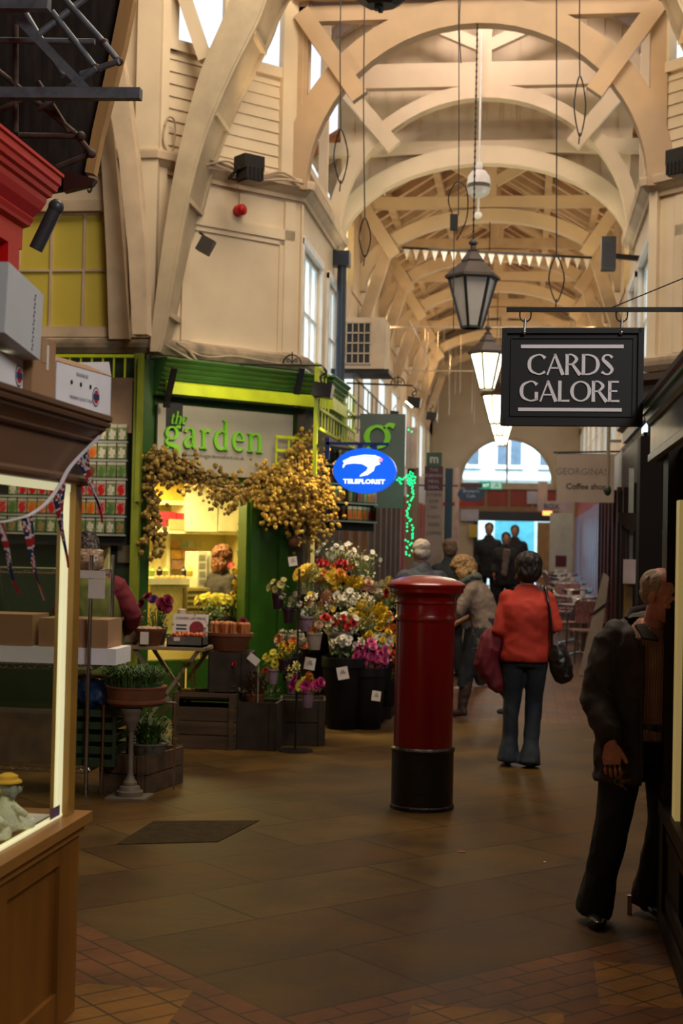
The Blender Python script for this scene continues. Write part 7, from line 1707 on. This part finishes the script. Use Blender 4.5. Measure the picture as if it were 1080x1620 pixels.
# ---- blonde woman bending to the flowers (faces left)
q = PZ(765, 1138); Z0 = 0
JB = dict(hipL=(-.08, 0, .88), hipR=(.08, 0, .88), knL=(-.10, .16, .50), knR=(.09, -.02, .49), anL=(-.11, .22, .09), anR=(.10, -.22, .12), shL=(-.135, .13, 1.24), shR=(.135, .13, 1.24),
          elL=(-.21, .24, 1.02), elR=(.22, .18, 1.00), wrL=(-.17, .45, .93), wrR=(.18, .40, .90), neck=(0, .19, 1.34), head=(0, .28, 1.43), face=(0, .85, -.52), s=1.0, ftL=(0, 1, 0), ftR=(0, 1, 0))
person('woman', 'blonde woman in a taupe cardigan, scarf and brown boots leaning toward the flowers', (q.x+.03, q.y+.1, 0), R(72), JB, dict(
    top=dict(name='cardigan', m=mat('taupe_knit', (.20, .145, .11), .85, bump=.4, scale=60), hem=-.16, ease=.022, sleeve=.35, r=(.070, .062, .05), wr=.006), legs=dict(name='trousers', m=mat('navy_trousers', (.012, .014, .022), .8), up=.2), boots=mat('brown_boots', (.045, .022, .014), .6), handL=True, handR=True, skin=mat('skin_fair', (.46, .24, .16), .55),
    hair=dict(parts=FULLHAIR+[(0, -.02, .055, .098, .105, .09), (.075, -.0, -.04, .03, .055, .075), (-.075, -.0, -.04, .03, .055, .075), (0, -.07, -.05, .085, .04, .06), (0, .06, .085, .06, .03, .025)], m=mat('blonde_hair', (.42, .24, .08), .5, bump=.8, scale=50, var=.3), wr=.012, wf=30)))
t = thing('scarf', 'grey green scarf wound around the neck of the blonde woman', 'scarf', (q.x+.03, q.y+.1, 0), R(72)); b = B()
tube(b, [(.085*math.cos(k*PI/6), .20+.085*math.sin(k*PI/6), 1.345+.03*math.sin(k)) for k in range(12)], .035, 8, closed=True); loft(b, [((.03, .27, 1.33), .04, .03), ((.04, .30, 1.2), .05, .03), ((.04, .30, 1.02), .05, .025)], (1, 0, 0)); link('scarf', fuse(b, .010, 2, .010, 14), mat('sage_scarf', (.10, .12, .10), .9, bump=.4), t, smooth=True)
t = thing('apron_skirt', 'olive tunic hem below the cardigan of the blonde woman', 'skirt', (q.x+.03, q.y+.1, 0), R(72)); b = B(); loft(b, [((0, .02, .86), .17, .15), ((0, .02, .76), .18, .16), ((0, .03, .66), .19, .17)], (1, 0, 0)); link('skirt', fuse(b, .012, 2, .012, 10), mat('olive_tunic', (.07, .06, .035), .85), t, smooth=True)

# ---- person behind her with the purple bag
q = PZ(752, 1093)
JP = dict(hipL=(-.08, 0, .84), hipR=(.08, 0, .84), knL=(-.09, .05, .46), knR=(.09, .06, .46), anL=(-.10, .12, .08), anR=(.10, -.10, .09), shL=(-.135, .03, 1.2), shR=(.135, .03, 1.2), elL=(-.20, .02, .99), elR=(.20, .04, .98), wrL=(-.16, .18, .86), wrR=(.18, .2, .86), neck=(0, .05, 1.31), head=(0, .10, 1.42), face=(0, 1, -.3), s=.95)
person('woman', 'person in a grey top and black jeans half hidden behind the blonde woman', (q.x-.02, q.y, 0), R(95), JP, dict(top=dict(name='top', m=mat('pale_grey_top', (.22, .21, .20), .8), hem=-.12, ease=.03), legs=dict(name='jeans', m=mat('black_jeans', (.008, .009, .013), .8)), shoes=mat('white_trainer', (.30, .22, .20), .6), hair=dict(parts=FULLHAIR+[(0, -.04, .0, .09, .08, .11)], m=mat('dusty_blonde', (.28, .18, .09), .6, bump=.6, scale=50))))
t = thing('backpack', 'purple bag carried by the person behind the blonde woman', 'bag', (q.x-.03, q.y-.26, .90)); b = B(); loft(b, [((0, 0, 0), .10, .06), ((0, 0, .08), .13, .08), ((-.01, 0, .18), .12, .08), ((.0, 0, .26), .08, .05)], (1, 0, 0)); link('bag_body', fuse(b, .010, 2, .010, 12), mat('purple_cloth', (.07, .012, .16), .6), t, smooth=True)
bm = B(); tube(bm, cr([(0, .02, .22), (.02, .05, .36), (.04, .15, .46)], 5), .018, 8); link('strap', bm, BAG, t, smooth=True)

# ---- grey haired man in a navy coat, behind the pillar box, walking away
Yn = 13.6; q = PY(668, 868, Yn)
JN = dict(hipL=(-.09, 0, .92), hipR=(.09, 0, .92), knL=(-.1, .05, .5), knR=(.1, .0, .5), anL=(-.1, .1, .09), anR=(.1, -.1, .09), shL=(-.16, .02, 1.34), shR=(.16, .02, 1.34), elL=(-.235, -.02, 1.10), elR=(.27, .0, 1.10), wrL=(-.22, .14, .92), wrR=(.24, .16, .92), neck=(0, .05, 1.47), head=(-.01, .09, 1.60), face=(-.3, 1, -.25), s=1.05)
person('man', 'grey haired man in a navy coat seen from behind, above the post box', (q.x, Yn, 0), R(8), JN, dict(bulk=1.12, top=dict(name='coat', m=mat('navy_coat', (.016, .018, .035), .8, var=.1), hem=-.2, ease=.045, r=(.085, .07, .055), neck=.03, wr=.010), legs=dict(name='trousers', m=mat('dark_trousers', (.01, .01, .012), .8)), shoes=BLACK, hair=dict(parts=[(0, -.03, .035, .083, .088, .078), (0, -.055, -.02, .078, .052, .07)], m=mat('grey_hair', (.20, .165, .13), .7, bump=.5, scale=60, col2=(.32, .28, .24)), wr=.004)), vox=.014, hidden_face=True)

# ---- far figures
def far(label, px, Y, h, rz, topc, hairc, coat=True):
    s_ = h/1.62; q = at(px, Y)
    J = {k: tuple(x*s_ for x in v) if isinstance(v, tuple) and k[:2] not in ('fa', 'ft') else v for k, v in dict(hipL=(-.09, 0, .88), hipR=(.09, 0, .88), knL=(-.1, .06, .48), knR=(.1, .0, .48), anL=(-.1, .12, .09), anR=(.1, -.12, .09), shL=(-.15, .0, 1.28), shR=(.15, .0, 1.28), elL=(-.205, -.02, 1.04), elR=(.205, .0, 1.04), wrL=(-.2, .12, .90), wrR=(.22, .1, .88), neck=(0, .02, 1.41), head=(0, .04, 1.53), face=(0, 1, 0)).items()}
    return person('man' if 'man ' in label and 'woman' not in label else 'person', label, (q, Y, FZ(Y)), rz, J, dict(bulk=1.1, top=dict(name='coat', m=mat('coat_%s' % (''.join(c for c in label[:14] if c.isalpha())), topc, .8), hem=-.22, ease=.05, r=(.085, .07, .055)), legs=dict(name='trousers', m=mat('far_trousers', (.01, .01, .012), .8)), shoes=BLACK, hair=dict(parts=FULLHAIR, m=mat('hair_%s' % (''.join(c for c in label[:14] if c.isalpha())), hairc, .7))), vox=.02)
far('tall dark figure in a black coat before the bright exit, leftmost of the group', 773, 27.5, 1.80, R(180), (.008, .008, .01), (.02, .015, .01))
far('figure in dark coat with a pale scarf in the middle of the far group', 800, 26.8, 1.62, R(185), (.012, .011, .012), (.02, .015, .01))
far('rightmost dark figure of the far group with short hair', 814, 28.5, 1.75, R(175), (.01, .01, .014), (.04, .03, .02))
t = thing('pale_scarf', 'pale scarf hanging down the middle far figure', 'scarf', (at(798, 26.5), 26.55, FZ(26.5)+.85)); b = B(); loft(b, [((0, 0, 0), .05, .03), ((.02, 0, .25), .06, .03), ((.05, 0, .5), .07, .04)], (1, 0, 0)); link('scarf', fuse(b, .02, 2, .01), mat('pale_taupe', (.20, .15, .13), .9), t, smooth=True)
far('person in a brown fur hat and dark coat beside the menu board', 712, 17.4, 1.66, R(20), (.006, .012, .016), (.12, .07, .04))
# ---- florist inside the shop
q = chw(352, 850, -.75)
person('woman', 'auburn haired florist inside the lit shop with a green headband', (q.x, q.y, 0), R(-40), {**JW, 's': .98}, dict(top=dict(name='top', m=mat('dark_top', (.03, .02, .02), .8), hem=-.1), legs=dict(name='trousers', m=mat('far_trousers', (.01, .01, .012), .8)), shoes=BLACK, hair=dict(parts=FULLHAIR+[(0, -.03, .05, .10, .105, .095), (0, -.06, -.06, .10, .06, .11)], m=mat('auburn_hair', (.16, .045, .012), .6, bump=.6, scale=40), wr=.012)), vox=.014)
# ---- shop assistant behind the wire shelves
q = PY(158, 860, 10.5); JA = dict(hipL=(-.11, 0, .82), hipR=(.11, 0, .82), knL=(-.11, .03, .45), knR=(.11, .02, .45), anL=(-.11, .0, .09), anR=(.11, -.02, .09), shL=(-.15, .03, 1.34), shR=(.18, .0, 1.30), elL=(-.25, .06, 1.10), elR=(.32, .0, 1.07), wrL=(-.15, .28, .98), wrR=(.24, .2, .95), neck=(-.03, .04, 1.46), head=(-.06, .09, 1.57), face=(-.2, 1, -.7), s=1.05)
person('woman', 'shop assistant in an olive green apron over a dark red top, back to the camera', (q.x-.05, 10.5, 0), R(10), JA, dict(bulk=1.05, top=dict(name='red_top', m=mat('wine_top', (.16, .006, .015), .8), hem=-.3, ease=.03, r=(.08, .065, .05)), legs=dict(name='trousers', m=mat('wine_trousers', (.12, .006, .012), .8)), shoes=BLACK, hair=dict(parts=FULLHAIR+[(0, -.05, -.03, .09, .08, .13)], m=mat('darkest_hair', (.02, .01, .008), .5, bump=.5, scale=50), wr=.008)), vox=.013, hidden_face=True)
t = thing('apron', 'olive green apron tied at the waist over the shop assistant', 'apron', (q.x-.05, 10.5, 0), R(10)); t.scale = (1.1, 1.18, 1); b = B()
loft(b, [((0, -.02, .62), .225, .185), ((0, 0, .78), .235, .195), ((0, .0, .93), .215, .18), ((0, .01, 1.02), .20, .165), ((0, .02, 1.15), .215, .165), ((0, .02, 1.30), .185, .14), ((-.02, .04, 1.41), .10, .09)], (1, 0, 0), 20); link('apron', fuse(b, .012, 3, .008, 9, 2, .5), mat('olive_apron', (.12, .135, .02), .85), t, smooth=True)
bm = B(); tube(bm, [(.217*math.cos(k*PI/12), .01+.188*math.sin(k*PI/12), .985-.02*math.sin(k*PI/12)) for k in range(24)], .008, 6, closed=True); link('waist_tie', bm, mat('tie_dark', (.02, .025, .01), .8), t, smooth=True)

# ---- old man stepping out at the right, nearest figure
q = V(.545, 6.52, 0); RZM = R(195)
JM = dict(hipL=(-.09, 0, .82), hipR=(.10, 0, .82), knL=(-.085, .02, .46), knR=(.165, .05, .46), anL=(-.06, -.12, .10), anR=(.235, .0, .09), shL=(-.165, .04, 1.275), shR=(.165, .03, 1.265), elL=(-.25, .0, 1.02), elR=(.245, .04, 1.0),
          wrL=(-.20, .12, .84), wrR=(.225, .175, .815), neck=(.0, .075, 1.345), head=(-.005, .15, 1.455), face=(-.65, .75, -.38), ftL=(-.1, 1, 0), ftR=(.15, 1, 0), s=1.0, hdR=(-.06, .08, -1), pnR=(-.45, -.9, 0), hdL=(0, .2, -1))
SHIRT = mat('striped_shirt', (.5, .26, .17), .8)
nt = SHIRT.node_tree; wv = nt.nodes.new('ShaderNodeTexWave'); wv.inputs['Scale'].default_value = 26; wv.bands_direction = 'X'; tcx = nt.nodes.new('ShaderNodeTexCoord'); nt.links.new(tcx.outputs['Object'], wv.inputs[0])
mxx = nt.nodes.new('ShaderNodeMix'); mxx.data_type = 'RGBA'; mxx.inputs[6].default_value = (.42, .22, .14, 1); mxx.inputs[7].default_value = (.24, .12, .08, 1); nt.links.new(wv.outputs[0], mxx.inputs[0]); nt.links.new(mxx.outputs[2], nt.nodes['Principled BSDF'].inputs['Base Color'])
JKT = mat('dark_jacket', (.040, .030, .025), .75, var=.25, scale=14, bump=.25)
TRS = mat('black_trousers', (.007, .006, .006), .8, bump=.2)
man = person('man', 'elderly man in open dark jacket and striped shirt stepping out at right, keys in hand', q, RZM, JM, dict(bulk=1.0,
    top=dict(name='shirt', m=SHIRT, hem=.02, ease=.012, r=(.05, .04, .032), wr=.007, wf=7, neck=-.01, sleeve=.9), legs=dict(name='trousers', m=TRS, flare=.022, up=-.05, ease=.012, wr=.008), shoes=mat('black_shoe_leather', (.010, .008, .007), .22, coat=.5), curlR=.34, curlL=.5, bvox=.0034, skin=HANDM,
    hair=dict(parts=[(0, -.028, .038, .082, .086, .070), (0, -.045, -.005, .074, .050, .055)], m=mat('white_grey_hair', (.30, .22, .14), .7, bump=.7, scale=60, col2=(.42, .34, .25)), wr=.005, wf=30)), vox=.009)
# the open jacket: shell of torso and sleeves with the front cut away, lapels and collar
def g_(k): return Vector(JM[k])
chest = mid(g_('shL'), g_('shR'))+V(0, 0, -.05); pel = mid(g_('hipL'), g_('hipR')); waist = mid(pel, chest, .45); sd = (g_('shR')-g_('shL')).normalized()
b = B(); loft(b, [((.01, 0, .63), .225, .165), ((.01, 0, .72), .220, .165), (pel+V(.01, 0, .05), .215, .165), (waist, .205, .16), (mid(waist, chest, .6), .205, .16), (chest+V(0, .0, .02), .205, .145), (chest+V(0, .02, .085), .165, .115), (g_('neck')+V(0, -.005, .0), .095, .088)], sd, 24)
for s in 'LR':
    S_, E_, W_ = g_('sh'+s), g_('el'+s), g_('wr'+s); W_ = E_.lerp(W_, 1.0)
    loft(b, [(S_+V(0, 0, .01), .070, .075), (mid(S_, E_, .4), .078, .082), (mid(S_, E_, .85), .072, .076), (E_, .070, .072), (mid(E_, W_, .45), .066, .064), (mid(E_, W_, .85), .060, .056), (W_, .050, .048)], (0, 1, 0), 16)
    ball(b, S_, .072)
jb = fuse(b, .008, 3, .011, 8, 5, .8)
kill = [v for v in jb.verts if v.co.y > .045 and -.10 < v.co.x-.0 < .075+.045*max(0, (v.co.z-1.15)/.2) and v.co.z > .60 and v.co.z < 1.36]
bmesh.ops.delete(jb, geom=kill, context='VERTS'); bmesh.ops.solidify(jb, geom=jb.faces[:], thickness=.007)
link('jacket', jb, JKT, man, smooth=True)
bm = B()   # collar points and front edges
for s in (-1, 1):
    M = Matrix.Translation((s*.062, .135, 1.30)) @ Matrix.Rotation(R(-35), 4, 'X') @ Matrix.Rotation(R(s*-20), 4, 'Y')
    prism(bm, [(-.045, .055), (.04, .075), (.055*1, -.01), (-s*.02, -.055)], M, .010)
loft(bm, [((-.105, .03, 1.335), .012, .03), ((-.07, -.035, 1.365), .012, .032), ((0, -.055, 1.375), .012, .034), ((.07, -.03, 1.365), .012, .032), ((.105, .035, 1.335), .012, .03)], (0, 1, 0), 8)
link('collar', bm, JKT, man, smooth=True)
b = B(); tube(b, cr([(.085, .165, 1.24), (.088, .172, 1.05), (.085, .170, .85), (.078, .160, .66)], 5), .009, 8); link('front_edge', b, JKT, man, smooth=True)
bm = B(); bmesh.ops.create_cone(bm, segments=28, radius1=.162, radius2=.162, depth=.035, matrix=Matrix.Translation((0, .008, .875)) @ Matrix.Diagonal((1, .83, 1, 1))); link('belt', bm, mat('belt_leather', (.01, .008, .007), .3), man, smooth=True)
bm = B(); box(bm, -.035, .005, .138, .150, .860, .892); link('buckle', bm, CHROME, man, bevel=.004)
# keys in his hand
t = thing('keys', 'small bunch of shiny keys in the hand of the elderly man', 'keys'); wr = Matrix.Translation(q) @ Matrix.Rotation(RZM, 4, 'Z') @ V(.205, .215, .655)
t.location = wr
bm = B(); tube(bm, [(.012*math.cos(k*PI/8), 0, .012*math.sin(k*PI/8)) for k in range(16)], .0015, 6, closed=True, ref=(0, 1, 0)); link('ring', bm, CHROME, t)
for k in range(3):
    bm = B(); a = R(-60+50*k); M = Matrix.Rotation(a, 4, 'Y'); box(bm, .010, .030, -.001, .001, -.008, .008, 0, M); box(bm, .03, .055, -.001, .001, -.003, .003, 0, M); link('key', bm, mat('key_brass', (.6, .5, .25), .2, 1), t)
# ================================================================ pieces of parts sit under their part
RULES = {'tape': 'carton', 'printed_words': 'carton', 'hand_holes': 'carton', 'flap': 'carton', 'address_label': 'carton', 'printed_strip': 'carton', 'badge_ring': 'round_badge', 'badge_centre': 'round_badge', 'badge_band': 'round_badge', 'round_badge': 'carton',
 'flower': 'foliage', 'clasp': 'bag_body', 'strap': 'bag_body', 'buckle': 'belt', 'collar': 'jacket', 'front_edge': 'jacket', 'grille_bars': 'grille', 'lettering_cards': 'board', 'lettering_galore': 'board', 'rule_line': 'board',
 'word_garden': 'board', 'word_the': 'board', 'black_square': 'board', 'web_address': 'board', 'price_tag': 'tray', 'paper_label': 'bowl', 'hair': 'body', 'eye': 'body', 'drawer_front': 'casing', 'pink_head': 'flying_figure', 'nose_and_eyes': 'head', 'cap': 'head', 'header_words': 'board', 'menu_words': 'board', 'm_letter': 'm_plate', 'letter_g': 'board', 'strap.': 'panel'}
for o in list(bpy.data.objects):
    if o.parent is None or o.type != 'MESH' or o.parent.type != 'EMPTY': continue
    base = o.name.split('.')[0]; tgt = RULES.get(base)
    if not tgt: continue
    for s_ in o.parent.children:
        if s_.name.split('.')[0] == tgt and s_ is not o:
            if s_.matrix_basis == Matrix.Identity(4): o.parent = s_
            break
for o in list(bpy.data.objects):                                  # keep to three levels
    if o.parent and o.parent.parent and o.parent.parent.parent and o.type == 'MESH': o.parent = o.parent.parent
def islands(o):
    """one object per separate piece"""
    b = B(); b.from_mesh(o.data); seen = set(); groups = []
    for v in b.verts:
        if v in seen: continue
        st = [v]; seen.add(v); g = []
        while st:
            q = st.pop(); g.append(q)
            for e in q.link_edges:
                w2 = e.other_vert(q)
                if w2 not in seen: seen.add(w2); st.append(w2)
        groups.append({x.index for x in g})
    b.free()
    if len(groups) < 2: return
    for i, g in enumerate(groups):
        b2 = B(); b2.from_mesh(o.data); b2.verts.ensure_lookup_table(); bmesh.ops.delete(b2, geom=[v for v in b2.verts if v.index not in g], context='VERTS')
        me = bpy.data.meshes.new(o.name); b2.to_mesh(me); b2.free(); [me.materials.append(m) for m in o.data.materials]
        n = bpy.data.objects.new(o.name.split('.')[0], me); COL.objects.link(n); n.parent = o.parent; n.matrix_local = o.matrix_local
    bpy.data.objects.remove(o)
for o in list(bpy.data.objects):
    if o.type == 'MESH' and o.name.split('.')[0] in ('mullion', 'hand_holes', 'baluster'): islands(o)
bpy.context.view_layer.update()
